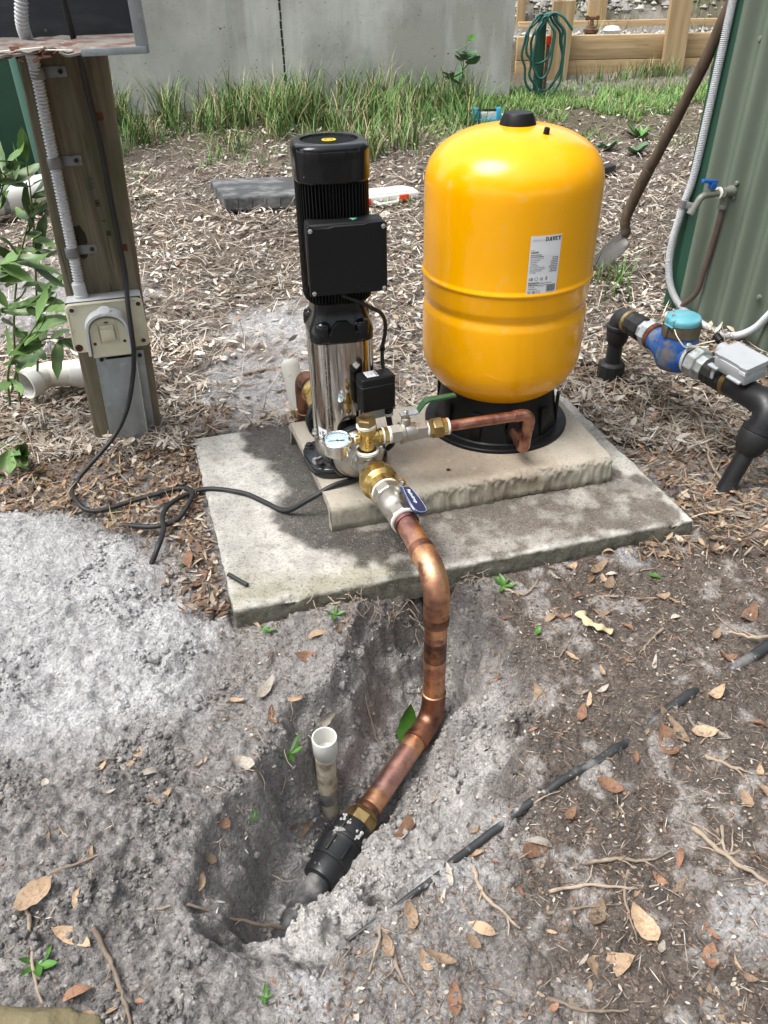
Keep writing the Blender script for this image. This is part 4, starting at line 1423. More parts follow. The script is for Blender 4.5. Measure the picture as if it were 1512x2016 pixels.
for k in range(8):
    t = 2 * pi * k / 8 + .2
    d = u_ * cos(t) + w_ * sin(t)
    s_ = d2.cross(d)
    part('rib', MB().box(q0 + d2 * .123 + d * .0488 * KR, (.036, .0055, .010), (d2, s_, d), .0016), 'poly', nutp)
    part('rib', MB().box(q0 + d2 * .069 + d * .0478 * KR, (.027, .0048, .008), (d2, s_, d), .0014), 'poly', bd)
slv = part('sleeve', MB().lathe([(r * KR, h) for r, h in ((.046, .144), (.0425, .146), (.0415, .178), (.0395, .182), (.0300, .184))], q0, d2, n=48), 'poly', cpl, ang=30)
t5 = text_mesh('50', .017, .0004, .0005, 'CENTER')
side5 = UP.cross(d2).normalized()


def on_slv(a, b, c):
    t = a / .039
    d = UP * cos(t) + side5 * sin(t)
    return q0 + d2 * (.166 - b + .006) + d * (.0416 * KR + c)


part('embossed_mark', placed(t5, lambda a, b, c: on_slv(-a, b, c)), 'poly_dirty', slv, smooth=False)
clod = MB()
rr = random.Random(9)
for (f_, t_, s_) in ((.062, -.35, .010), (.066, -.10, .007), (.078, .55, .011), (.084, .62, .008), (.094, -.32, .007), (.118, -.05, .007), (.128, -1.35, .014), (.136, -1.38, .010)):
    d = UP * cos(t_) - side5 * sin(t_) * -1
    for k in range(9):
        c = q0 + (d2 * (f_ + rr.uniform(-.8, .8) * s_) + d * (.0470 * KR) + side5 * rr.uniform(-.8, .8) * s_)
        clod.lathe([(.0001, -.3 * s_), (s_ * rr.uniform(.2, .45), 0), (s_ * rr.uniform(.15, .35), s_ * .14), (.0001, s_ * .24)], c, d + Vector((rr.uniform(-.3, .3), rr.uniform(-.3, .3), 0)), n=6)
single('sand_crumbs', clod, 'sandy', 'crumbs of pale wet sand stuck to the black coupling', 'sand', kind='stuff')
pe = q0 + d2 * .180
pend = pe + d2 * .30 + UP * -.02
single('poly_pipe', MB().tube(resample([pe - d2 * .02, pe + d2 * .1 - UP * .004, pend], .01), .0252, 28), 'poly_dirty', 'muddy black poly pipe leaving the compression coupling into the soil', 'pipe', ang=60)

# white standpipe in the pit
sp_ = thing('standpipe', 'cut white plastic standpipe with taped muddy base standing in the pit', 'pipe', (-.131, 1.0, -.36))
part('socket', MB().lathe([(.0215, -.155), (.0235, -.140), (.0258, -.137), (.0262, -.093), (.0255, -.090), (.0228, -.090), (.0222, -.094), (.0218, -.135), (.0001, -.137)], (-.1305, 1.0, 0), n=40, caps=False), 'pvc_clean', sp_, ang=40)
part('pipe', MB().lathe([(.0212, -.42), (.0212, -.152)], (-.1305, 1.0, 0), (0.012, .004, 1), n=32), 'pvc_dirty', sp_)
part('tape_wrap', MB().lathe([(.0214, -.300), (.0228, -.298), (.0224, -.288), (.0230, -.276), (.0222, -.262), (.0214, -.260)], (-.131, 1.0, 0), (0.012, .004, 1), n=24, caps=False), 'silver_tape', sp_)

# ------------------------------------------------------------------ branch to the tank
TZ = .238
t0 = TB + UP * TZ


def B(s, dz=0):
    return t0 + AX * s + UP * dz


gv = thing('ball_valve', 'nickel ball valve with raised green lever between brass tee and tank', 'valve', tuple(B(.11, -.05)))
part('thread_tape', MB().lathe([(.0178, .0385), (.0205, .0395), (.0205, .0435), (.018, .045)], t0, AX, n=28, caps=False), 'tape', gv)
part('nipple', MB().lathe([(.0185, .0445), (.0205, .046), (.0205, .0535), (.0185, .055)], t0, AX, n=6, phase=.2), 'brass', gv, smooth=False)
part('thread_tape', MB().lathe([(.0185, .0545), (.0215, .0555), (.0215, .0605), (.019, .062)], t0, AX, n=28, caps=False), 'tape', gv)
part('hex_end', MB().lathe([(.0215, .061), (.0235, .063), (.0235, .083), (.0225, .085)], t0, AX, n=6, phase=.35), 'nickel', gv, smooth=False)
part('collar', MB().lathe([(.0215, .083), (.0275, .085), (.0275, .094), (.0245, .097)], t0, AX, n=36), 'nickel', gv)
part('valve_body', MB().lathe([(.0235, .095), (.0240, .100), (.0240, .118), (.0225, .122), (.0225, .126)], t0, AX, n=36), 'nickel', gv)
part('hex_end', MB().lathe([(.0225, .124), (.0240, .126), (.0240, .150), (.0225, .153)], t0, AX, n=6, phase=.35), 'nickel', gv, smooth=False)
part('thread_tape', MB().lathe([(.0195, .1525), (.0218, .1535), (.0218, .157), (.019, .158)], t0, AX, n=28, caps=False), 'tape', gv)
part('stem', MB().lathe([(.0115, .018), (.0115, .040), (.008, .042), (.008, .050)], B(.100), UP, n=20), 'nickel', gv)
part('stem_nut', MB().lathe([(.0075, .0525), (.0075, .060), (.005, .0605), (.005, .063)], B(.100), UP, n=6), 'steel', gv, smooth=False)
sd = UP.cross(AX)
hl_ = [(-.014, .050), (.022, .0505), (.030, .053), (.047, .076), (.056, .0805), (.122, .083), (.126, .0815)]
mb = MB()
for zoff in (0,):
    vs, fs = [], []
    for (a, h) in hl_:
        w = .0095 if a < .12 else .006
        for (sgn, th_) in ((-1, 0), (1, 0), (1, .0028), (-1, .0028)):
            vs.append(B(.100 + a, h + th_) + sd * sgn * w)
    for i in range(len(hl_) - 1):
        for k in range(4):
            fs.append((4 * i + k, 4 * i + (k + 1) % 4, 4 * i + 4 + (k + 1) % 4, 4 * i + 4 + k))
    fs += [(0, 1, 2, 3)[::-1], tuple(range(4 * len(hl_) - 4, 4 * len(hl_)))]
    mb.add(vs, fs)
lev = part('lever', mb, 'steel', gv, smooth=False)
mb = MB()
vs, fs = [], []
hg = [(.030, .0545), (.046, .0765), (.056, .0815), (.120, .0842), (.126, .083)]
for (a, h) in hg:
    w = .0108 if a < .12 else .0075
    for (sgn, th_) in ((-1, -.0022), (1, -.0022), (1, .0032), (-1, .0032)):
        vs.append(B(.100 + a, h + th_) + sd * sgn * w)
for i in range(len(hg) - 1):
    for k in range(4):
        fs.append((4 * i + k, 4 * i + (k + 1) % 4, 4 * i + 4 + (k + 1) % 4, 4 * i + 4 + k))
fs += [(0, 1, 2, 3)[::-1], tuple(range(4 * len(hg) - 4, 4 * len(hg)))]
part('lever_sleeve', mb.add(vs, fs), 'green_handle', lev, smooth=False)

tu = thing('pipe_union', 'small dull brass union beside the green lever valve', 'pipe fitting', tuple(B(.18, -.04)))
part('tail', MB().lathe([(.0205, .157), (.0220, .159), (.0220, .168), (.0205, .170)], t0, AX, n=6, phase=.1), 'brass_dull', tu, smooth=False)
part('nut', MB().lathe([(.0260, .168), (.0285, .171), (.0285, .190), (.0245, .194)], t0, AX, n=6, phase=.5), 'brass_dull', tu, smooth=False)
part('tail', MB().lathe([(.0195, .193), (.0215, .195), (.0215, .205), (.019, .207)], t0, AX, n=6, phase=.1), 'brass', tu, smooth=False)
part('thread_tape', MB().lathe([(.0185, .2055), (.0215, .207), (.0215, .211), (.016, .213)], t0, AX, n=28, caps=False), 'tape', tu)
tc = thing('copper_pipe', 'thin mottled copper pipe hooking down into the port of the black tank skirt', 'pipe', tuple(B(.3, -.1)))
pe1 = B(.432)
pth = bent([B(.210), pe1, Vector((pe1.x - .006, pe1.y + .004, .128)), Vector((.348, 1.93, .128))], .021, 9)
part('pipe', MB().tube(resample(pth, .004), .0135, 24), 'copper_tank', tc, ang=60)
part('elbow', MB().tube(resample(bent([pe1 - AX * .045, pe1, Vector((pe1.x - .003, pe1.y + .002, TZ - .045))], .021, 10), .003), .0155, 24), 'copper_tank', tc, ang=60)
lowc = Vector((pe1.x - .006, pe1.y + .004, .128))
part('elbow', MB().tube(resample(bent([lowc + UP * .045, lowc, lowc + (Vector((.348, 1.93, .128)) - lowc).normalized() * .045], .021, 10), .003), .0155, 24), 'copper_tank', tc, ang=60)

# ------------------------------------------------------------------ suction side behind the pump
BK = -FR
su = thing('suction_pipe', 'brass union and scorched copper elbow behind the pump on the suction side', 'pipe', tuple(PL(0, -.30, 0)))
part('counter_flange', MB().lathe([(.066, .1085), (.066, .120), (.045, .135), (.035, .150)], PL(0, 0, ZD), BK, n=44), 'cast_steel', su)
part('union', MB().lathe([(.032, .150), (.036, .155), (.036, .170), (.044, .176), (.044, .205), (.037, .212), (.037, .235), (.031, .240)], PL(0, 0, ZD), BK, n=8, phase=.2), 'brass', su, smooth=False)
part('union_ring', MB().lathe([(.0375, .232), (.040, .238), (.040, .262), (.030, .268)], PL(0, 0, ZD), BK, n=40), 'brass', su)
pth = bent([PL(0, -.26, ZD), PL(0, -.385, ZD), PL(0, -.385, -.18)], .055, 12)
part('pipe', MB().tube(resample(pth, .006), .0254, 28), 'copper_dark', su, ang=60)
part('elbow', MB().tube(resample(bent([PL(0, -.30, ZD), PL(0, -.385, ZD), PL(0, -.385, ZD - .11)], .055, 12), .005), .0280, 28), 'copper_dark', su, ang=60)
part('heat_band', MB().lathe([(.0258, 0), (.0285, .002), (.0285, .05), (.0258, .052)], PL(0, -.385, -.02), UP, n=28, caps=False), 'copper_dark', su)
wp = thing('vent_pipe', 'short leaning white plastic pipe with brass nut behind the pump', 'pipe', (-.29, 2.22, -.05))
a0, a1 = Vector((-.250, 2.17, -.06)), Vector((-.305, 2.30, .215))
dw = (a1 - a0).normalized()
part('copper_tail', MB().tube([a0 - dw * .03, a0 + dw * .06], .0235, 24), 'copper_dark', wp)
part('brass_nut', MB().lathe([(.027, .05), (.031, .054), (.031, .084), (.028, .088)], a0, dw, n=8), 'brass_dull', wp, smooth=False)
part('sleeve', MB().lathe([(.0275, .085), (.0295, .092), (.0290, .225), (.026, .238), (.018, .245)], a0, dw, n=28), 'pvc', wp)

# ------------------------------------------------------------------ power leads
leadpath = [(-.045, 1.71, .083), (-.075, 1.685, .083), (-.13, 1.66, .082), (-.20, 1.64, .05), (-.26, 1.65, .012), (-.325, 1.70, .008), (-.386, 1.742, .008), (-.485, 1.77, .005), (-.548, 1.748, .0), (-.583, 1.698, .0), (-.587, 1.648, .0), (-.572, 1.592, .0), (-.57, 1.525, .0), (-.593, 1.487, -.02), (-.605, 1.465, -.05)]
lp = []
for i, p in enumerate(leadpath):
    x_, y_, z_ = p
    if i >= 7:
        z_ = max(z_, g1(x_, y_) + (.020 if i < 12 else .008)) if i < 13 else g1(x_, y_) - .012 * (i - 12)
    lp.append((x_, y_, z_))
single('power_lead', MB().tube(catmull(lp, 10), .0068, 14), 'cable', 'black power lead running from the pump across the slab into the sand', 'cable', ang=70)

# ------------------------------------------------------------------ water meter and its risers
MA = Vector((.815, 2.485, .192))
MZ = Vector((1.062, 1.850, .182))
MX = (MZ - MA).normalized()
LM = (MZ - MA).length
MS = MX.cross(UP).normalized()


def Mp(s, z=0, w=0):
    return MA + MX * s + UP * z + MS * w


rl = thing('riser_elbow', 'black plastic riser with elbow on the tank side of the blue water meter', 'pipe', (.812, 2.487, -.05))
part('ground_fitting', MB().lathe([(.044, -.06), (.046, -.02), (.046, .018), (.041, .024), (.036, .027)], (.812, 2.49, 0), n=10), 'black_matte', rl, ang=20)
part('pipe', MB().lathe([(.0265, .0), (.0265, .12)], (.813, 2.489, 0), n=28), 'poly', rl)
part('reducer', MB().lathe([(.028, .095), (.034, .105), (.039, .135), (.0395, .152), (.036, .156)], (.814, 2.487, 0), n=28), 'black_matte', rl)
part('ring', MB().lathe([(.0395, .150), (.0425, .152), (.0425, .162), (.0395, .164)], (.814, 2.487, 0), n=28), 'poly', rl)
part('elbow', MB().tube(resample(bent([(.814, 2.487, .15), (.815, 2.485, .194), Mp(.06, .002)], .030, 10), .004), .0355, 28), 'poly', rl, ang=60)
part('brass_ring', MB().lathe([(.036, .040), (.0385, .042), (.0385, .054), (.036, .056)], MA, MX, n=32), 'brass_dull', rl)
part('coupling', MB().lathe([(.035, .055), (.0385, .058), (.0385, .078), (.036, .082), (.0405, .086), (.0405, .118), (.037, .122)], MA, MX, n=10), 'black_matte', rl, ang=20)

wm = thing('water_meter', 'chipped blue water meter with aqua hinged lid beside the green shed', 'water meter', tuple(Mp(.30, -.15)))
part('hex_nut', MB().lathe([(.031, .118), (.0345, .121), (.0345, .140), (.032, .142)], MA, MX, n=8, phase=.2), 'galv_nut', wm, smooth=False)
part('hex_nut', MB().lathe([(.041, .141), (.0455, .145), (.0455, .166), (.043, .169)], MA, MX, n=8), 'galv_nut', wm, smooth=False)
part('rusty_collar', MB().lathe([(.038, .168), (.043, .170), (.043, .184), (.039, .187)], MA, MX, n=36), 'rust', wm)
CM = .285                                  # centre of the chamber along the line
bm_ = MB().lathe([(.0395, .184), (.0405, .200), (.046, .222), (.054, .240), (.058, CM), (.054, .298), (.046, .318), (.041, .336), (.040, .362), (.038, .368)], MA + UP * -.004, MX, n=44)
bm_.lathe([(.038, -.058), (.052, -.052), (.060, -.034), (.063, -.005), (.061, .030), (.056, .046), (.054, .056)], Mp(CM), UP, n=48)
mbod = part('meter_body', bm_, 'meter_blue', wm, ang=50)
part('casting_seam', MB().lathe([(.0625, -.0015), (.0645, -.001), (.0645, .001), (.0625, .0015)], Mp(CM), MX, n=48, caps=False).lathe([(.0565, -.002), (.0605, -.001), (.0605, .001), (.0565, .002)], Mp(CM, -.004), MX, n=48, caps=False), 'meter_blue', mbod)
part('register_band', MB().lathe([(.0530, .052), (.0570, .055), (.0575, .062), (.0560, .076), (.0565, .080), (.0555, .092), (.051, .095)], Mp(CM), UP, n=48), 'meter_band', wm)
part('band_lug', MB().box(Mp(CM, .070, .0575), (.016, .008, .034), (MX, MS, UP), .002), 'meter_band', wm)
part('band_screw', MB().lathe([(.009, 0), (.009, .012), (.007, .014)], Mp(CM + .072, .045, .030), UP + MX * .8, n=6), 'galv_nut', wm, smooth=False)
lt = Vector((-.02, -.05, 1)).normalized()
lid_ = part('lid', MB().lathe([(.0490, .0925), (.0520, .095), (.0525, .104), (.0505, .111), (.046, .1135), (.0001, .1145)], Mp(CM), lt, n=48), 'aqua', wm, ang=45)
for w_ in (-.013, .013):
    c_ = Mp(CM, .098, .0) + MS * .0505 + MX * (w_ + .006)
    part('hinge', MB().box(c_, (.007, .014, .028), (MX, MS, UP), .002), 'aqua', lid_)
part('hinge_pin', MB().tube([Mp(CM - .012, .091, .0575), Mp(CM + .026, .091, .0575)], .003, 10), 'aqua', lid_)
for k in range(7):
    rr = random.Random(k)
    a, b = rr.uniform(-.042, -.005), rr.uniform(-.02, .042)
    part('dirt_fleck', MB().lathe([(rr.uniform(.002, .005), 0), (rr.uniform(.001, .003), .002)], Mp(CM + a, .1145, b), UP, n=6), 'leaf_pale', lid_)
tv = text_mesh('B', .016, .0006, .001)
part('cast_mark', placed(tv, lambda a, b, c: Mp(CM - .050 + a, .012 + b, .0) + MS * (.049 + c)), 'meter_blue', mbod, smooth=False)
part('flow_arrow', MB().box(Mp(CM - .045, -.02, .056), (.030, .004, .004), ((MX * .93 - UP * .3).normalized(), MS, (UP * .93 + MX * .3).normalized()), .001), 'meter_band', mbod)
part('hex_nut', MB().lathe([(.043, .366), (.0475, .370), (.0475, .396), (.044, .400)], MA, MX, n=8, phase=.1), 'galv_nut', wm, smooth=False)
part('hex_nut', MB().lathe([(.032, .398), (.035, .401), (.035, .430), (.033, .433)], MA, MX, n=8, phase=.2), 'galv_nut', wm, smooth=False)
# signal wire wound round the outlet
wpth = []
for k in range(60):
    t = k / 59 * 2 * pi * 3.1
    wpth.append(Mp(.352 + .010 * k / 59, 0, 0) + (UP * cos(t) + MS * sin(t)) * (.043 + .001 * sin(k)))
wpth2 = catmull([Mp(CM + .03, .088, .054), Mp(CM + .055, .075, .060), Mp(CM + .080, .05, .045), wpth[0]], 6)
wpth3 = catmull([wpth[-1], Mp(.375, .055, .02), Mp(.405, .075, .03), Mp(.432, .092, .005)], 6)
single('signal_wire', MB().tube(wpth2 + wpth[1:] + wpth3[1:], .0019, 8), 'outlet_cream', 'thin cream wire wound round the outlet of the blue water meter', 'wire', ang=70)

lg = thing('data_logger', 'grey plastic logger box with black antenna plug mounted on the meter pipe', 'logger box', tuple(Mp(.49, .05)))
ba = [MX, MS, UP]
tl_ = (UP * .97 + MS * .22).normalized()
tm = MX.cross(tl_) * -1
ba = [MX, (MS - tl_ * MS.dot(tl_)).normalized(), tl_]
lbx = part('housing', MB().box(Mp(.548, .066, .012), (.122, .076, .044), ba, .007, 2), 'grey_box', lg, ang=45)
lpoly = [(-.063, -.040), (.063, -.040), (.063, .039), (.042, .042), (.028, .039), (-.028, .039), (-.042, .042), (-.063, .039)]
part('cover', MB().prism(lpoly, Mp(.548, .084, .010), ba[0], ba[1] * 1.0, -.014, .0), 'grey_box', lbx, ang=45)
part('mount_tab', MB().box(Mp(.492, .046, .048), (.036, .016, .007), ba, .002), 'grey_box', lg)
part('mount_tab', MB().box(Mp(.575, .044, .048), (.050, .016, .007), ba, .002), 'grey_box', lg)
part('strap', MB().box(Mp(.490, .024, .044), (.012, .005, .034), (MX, MS, UP), .002), 'grey_box', lg)
part('end_boss', MB().lathe([(.020, 0), (.020, .030), (.016, .034)], Mp(.455, .076, .0), MX, n=24), 'grey_box', lg)
part('antenna_plug', MB().lathe([(.0075, 0), (.0075, .016), (.0115, .017), (.0115, .040), (.0095, .043)], Mp(.458, .086, -.004), -MX + UP * .45, n=20), 'black_plastic', lg)
part('sticker', MB().box(Mp(.60, .074, .0538), (.022, .001, .010), ba), 'white_paint', lbx)

rd = thing('drop_elbow', 'black plastic elbow and leaning pipe entering the soil under the grey logger box', 'pipe', (.98, 1.82, -.05))
part('coupling', MB().lathe([(.036, .430), (.0405, .433), (.0405, .462), (.037, .466), (.0400, .470), (.0400, .505), (.037, .508)], MA, MX, n=12), 'black_matte', rd, ang=20)
part('brass_ring', MB().lathe([(.037, .510), (.040, .512), (.040, .526), (.037, .528)], MA, MX, n=32), 'brass_dull', rd)
elb = Mp(LM, 0)
foot_ = Vector((.978, 1.812, -.06))
part('neck', MB().lathe([(.036, .526), (.036, .60)], MA, MX, n=32), 'poly', rd)
part('elbow', MB().tube(resample(bent([Mp(.55), elb, elb + (foot_ - elb).normalized() * .085], .042, 12), .004), .037, 32), 'poly', rd, ang=60)
dd = (foot_ - elb).normalized()
part('ring', MB().lathe([(.038, .058), (.046, .060), (.046, .072), (.040, .074)], elb, dd, n=36), 'poly', rd)
part('reducer', MB().lathe([(.044, .074), (.046, .080), (.044, .105), (.036, .130), (.029, .140)], elb, dd, n=36), 'black_matte', rd, ang=50)
part('pipe', MB().tube([elb + dd * .14, foot_ + dd * .06], .0245, 28), 'poly', rd)

# ------------------------------------------------------------------ shed on the right
S0 = Vector((1.195, 3.098, 0))
SD = Vector((.527, -.85, 0)).normalized()
SN = Vector((-SD.y, SD.x, 0)) * -1         # towards the camera side
if SN.dot(Vector((-1, -1, 0))) < 0:
    SN = -SN
shed = thing('corrugated_shed', 'pale green corrugated shed wall with dark green corner flashing at the right edge', 'shed', tuple(S0 + UP * -.08))


def sheet(o, d, nrm, L_, z0, z1, pitch=.098, amp=.019, per=14):
    n_ = int(L_ / pitch * per)
    vs, fs = [], []
    for j, z in enumerate((z0, z0 + .5, z1)):
        for i in range(n_ + 1):
            s = L_ * i / n_
            vs.append(o + d * s + nrm * (amp * sin(2 * pi * s / pitch)) + UP * z)
    for j in range(2):
        for i in range(n_):
            a = j * (n_ + 1) + i
            fs.append((a, a + 1, a + n_ + 2, a + n_ + 1))
    # thickness: back sheet
    m = len(vs)
    vs += [p - nrm * .03 for p in vs]
    for j in range(2):
        for i in range(n_):
            a = m + j * (n_ + 1) + i
            fs.append((a + n_ + 1, a + n_ + 2, a + 1, a))
    return MB().add(vs, fs)


part('cladding', sheet(S0 + SD * .055, SD, SN, 2.6, -.12, 2.4), 'shed_green', shed, ang=70)
fl = MB()
sec = [(0, .012), (.030, .014), (.034, .019), (.072, .016), (.074, .010), (.0, .006), (-.002, -.12), (-.006, -.12), (-.006, .010)]
vs = []
for z in (-.12, 2.42):
    vs += [S0 + SD * a + SN * b + UP * z for a, b in sec]
n_ = len(sec)
fl.add(vs, [(i, (i + 1) % n_, n_ + (i + 1) % n_, n_ + i) for i in range(n_)])
part('corner_flashing', fl, 'shed_trim', shed, smooth=False)
part('side_cladding', sheet(S0 - SN * .02, -SN, -SD, 2.0, -.12, 2.4), 'shed_green', shed, ang=70)
for (s_, z_) in ((.405, .15), (.16, .95), (.55, .9)):
    part('roofing_screw', MB().lathe([(.011, 0), (.011, .002), (.0075, .003), (.0065, .008), (.0001, .009)], S0 + SD * s_ + SN * .008 + UP * z_, SN, n=16), 'tap_grey', shed)


def Sp(s, z, off=.03):
    return S0 + SD * s + SN * off + UP * z


# corrugated conduit on the shed


def corrugated(path, r, pitch=.0078, n=14):
    P = resample(path, pitch / 4)
    return MB().tube(P, r, n, rfun=lambda t, i: r * (1.0 if (i % 4) in (0, 1) else .80))


cpts = [(1.189, 3.05, 2.0), (1.189, 3.05, 1.2), (1.189, 3.05, .97), (1.185, 3.057, .535), (1.172, 3.067, .404), (1.160, 3.075, .266), (1.163, 3.070, .166), (1.185, 3.042, .075), (1.230, 2.975, .012), (1.306, 2.856, -.020), (1.355, 2.777, -.012), (1.393, 2.716, .038), (1.417, 2.678, .108), (1.46, 2.61, .26), (1.50, 2.545, .5)]
con = thing('conduit', 'pale grey corrugated conduit running down the shed corner and looping to the right', 'conduit', (1.19, 3.05, 0))
part('tube', corrugated(catmull(cpts, 14), .0145, .0056), 'conduit', con, ang=80)
cs = Vector((1.172, 3.067, .404))
part('saddle', MB().lathe([(.0175, -.013), (.0175, .013)], cs, (Vector((1.185, 3.057, .535)) - Vector((1.16, 3.075, .266))), n=24).box(cs + SD * .030 + SN * .004, (.034, .006, .026), (SD, SN, UP), .002), 'saddle', con)

# tap on the shed
tp = thing('wall_tap', 'grey wall tap with blue lever and brown riser pipe on the shed wall', 'tap', tuple(Sp(.17, .0)))
tq = Vector((1.283, 2.935, .480))
part('wall_plate', MB().lathe([(.018, -.012), (.022, -.006), (.022, .004), (.016, .012), (.0165, .046)], tq, SN, n=24), 'tap_grey', tp)
for dz in (.028, -.022):
    part('lug', MB().lathe([(.0085, 0), (.0085, .010), (.006, .013)], tq + UP * dz + SD * .012 + SN * -.012, SN, n=14), 'tap_grey', tp)
spd = (Vector((1.165, 2.900, .474)) - tq).normalized()
part('washer', MB().lathe([(.0175, .046), (.0205, .047), (.0205, .052), (.0175, .053)], tq, spd, n=24), 'tape', tp)
spout = bent([tq + spd * .045, tq + spd * .122, tq + spd * .15 - UP * .055], .03, 8)
part('spout', MB().tube(resample(spout, .004), .0125, 20), 'tap_grey', tp, ang=60)
part('hose_thread', MB().lathe([(.0135, 0), (.0165, .001), (.0165, .016), (.014, .018)], spout[-1] - (spout[-1] - spout[-2]).normalized() * .010, (spout[-1] - spout[-2]), n=24), 'tap_grey', tp)
lb = tq + spd * .085
part('lever_neck', MB().lathe([(.008, .008), (.008, .022)], lb, UP, n=14), 'tap_grey', tp)
part('lever', MB().box(lb + UP * .031, (.022, .022, .024), (spd, UP.cross(spd), UP), .003).box(lb + UP * .046 + spd * .016, (.062, .018, .012), ((spd + UP * .18).normalized(), UP.cross(spd), (UP - spd * .18).normalized()), .003), 'tap_blue', tp)
part('branch', MB().lathe([(.0145, 0), (.0145, -.045), (.0165, -.047), (.0165, -.058), (.014, -.060)], tq + spd * .020, UP, n=20), 'tap_grey', tp)
rp = catmull([tq + spd * .020 - UP * .05, (1.262, 2.93, .33), (1.254, 2.938, .19), (1.247, 2.945, .10), (1.222, 2.985, .035), (1.195, 3.03, -.03), (1.18, 3.05, -.08)], 8)
part('riser', MB().tube(rp, .0105, 18), 'brown_pipe', tp, ang=60)

# ------------------------------------------------------------------ shovel leaning on the shed
shv = thing('shovel', 'old long-handled shovel with worn steel blade leaning against the shed corner', 'shovel', (.98, 3.5, -.01))


h0 = Vector((1.088, 3.45, .185))
hpts = [h0, (1.075, 3.445, .24), (1.082, 3.43, .30), (1.105, 3.37, .44), (1.125, 3.30, .56), (1.165, 3.15, .84), (1.188, 3.075, 1.02), (1.235, 2.99, 1.30)]
hp_ = catmull(hpts, 10)
part('handle', MB().tube(hp_, .017, 18, rfun=lambda t, i: .0215 - .001 * t + .0008 * sin(i * .9)), 'shovel_wood', shv, ang=60)
part('ferrule', MB().tube(hp_[:34], .0195, 18, rfun=lambda t, i: .0185 + .0045 * min(1, t * 2.0)), 'shovel_wood', shv, ang=60)
# dished blade
tip = Vector((.962, 3.50, .0))
bx = (tip - h0).normalized()
vw = (h0 - Vector((0, 0, 1.2))).normalized()
ba1 = vw.cross(bx).normalized()
ba2 = bx.cross(ba1).normalized()
bs = (ba1 * .62 + ba2 * .78).normalized()
bn_ = bx.cross(bs)
vs, fs = [], []
nu_, nv2 = 14, 8
Lb = (tip - h0).length * 1.02
for side in (0, 1):
    for i in range(nu_ + 1):
        t = i / nu_
        w = .098 * (1 - max(0, (t - .70) / .30) ** 2 * .85) * (1 if t > .06 else .75)
        for j in range(nv2 + 1):
            s = -1 + 2 * j / nv2
            dish = .020 * s * s - .010 * sin(pi * t)
            vs.append(h0 + bx * (.012 + t * Lb) + bs * s * w * .62 + bn_ * (dish + (.0022 if side else 0)))
mrow = nv2 + 1
off = (nu_ + 1) * mrow
for i in range(nu_):
    for j in range(nv2):
        a = i * mrow + j
        fs.append((a, a + 1, a + mrow + 1, a + mrow))
        fs.append((off + a + mrow, off + a + mrow + 1, off + a + 1, off + a))
for j in range(nv2):
    for i in (0, nu_):
        a = i * mrow + j
        fs.append((a, a + 1, off + a + 1, off + a))
for i in range(nu_):
    for j in (0, nv2):
        a = i * mrow + j
        fs.append((a, a + mrow, off + a + mrow, off + a))
part('blade', MB().add(vs, fs), 'shovel_steel', shv, ang=50)
part('socket', MB().tube(catmull([h0 + bx * .07 + bn_ * .004, h0 + bx * .02 + bn_ * .006, h0, hp_[6], hp_[12]], 5), .02, 16, rfun=lambda t, i: .010 + .011 * min(1, t * 1.6)), 'shovel_steel', shv, ang=60)

# ------------------------------------------------------------------ post with outlet, conduit and broken meter box
PE = Vector((.97, .243, 0)).normalized()
PN = Vector((PE.y, -PE.x, 0))
LEAN = .058
PO = Vector((-.793, 2.098, 0))             # centre of the front face at z = 0


def Pp(a, z, f=0):
    return PO + PE * a + PN * f + UP * z + Vector((LEAN * z, 0, 0))


post = thing('timber_post', 'weathered mossy timber post with steel shoe, carrying outlet and meter box', 'post', tuple(Pp(0, -.1)))
pm = MB()
nz = 60
secp = [(-.100, -.003), (-.097, 0), (.097, 0), (.100, -.003), (.100, -.072), (.097, -.075), (-.097, -.075), (-.100, -.072)]
# finer front face
front = [(-.097 + .194 * i / 24, 0) for i in range(25)]
secp = [(-.100, -.003)] + front + [(.100, -.003), (.100, -.04), (.100, -.072), (.097, -.075), (-.097, -.075), (-.100, -.072), (-.1, -.04)]
vs, fs = [], []
n_ = len(secp)
for i in range(nz + 1):
    z = -.15 + 2.25 * i / nz
    for (a, f) in secp:
        k = float(fbm(np.array([a * 1.0 + 3]), np.array([z * .12]), .02, 3, 70)[0] - .5) * .003
        vs.append(Pp(a + k * .4, z, f + k))
for i in range(nz):
    for k in range(n_):
        k2 = (k + 1) % n_
        fs.append((i * n_ + k, i * n_ + k2, (i + 1) * n_ + k2, (i + 1) * n_ + k))
fs += [tuple(range(n_))[::-1], tuple(range(nz * n_, nz * n_ + n_))]
shaft = part('shaft', pm.add(vs, fs), 'post_wood', post, ang=50)
kn = MB()
for (a, z, ra, rb) in ((-.040, .600, .021, .034), (-.035, .565, .012, .02)):
    pl = [(ra * cos(2 * pi * k / 18) * (1 + .12 * sin(3 * k)), rb * sin(2 * pi * k / 18) * (1 + .1 * cos(2 * k))) for k in range(18)]
    kn.prism(pl, Pp(a, z, -.001), PE, UP, .0022 if ra > .015 else .0026)
part('knot', kn, 'post_dark', shaft, smooth=False)
for (a, z) in ((.062, .885), (.072, .565)):
    part('nail_plug', MB().prism([(-.009, -.009), (.009, -.009), (.009, .009), (-.009, .009)], Pp(a, z, -.001), PE, UP, .002), 'rust', shaft, smooth=False)
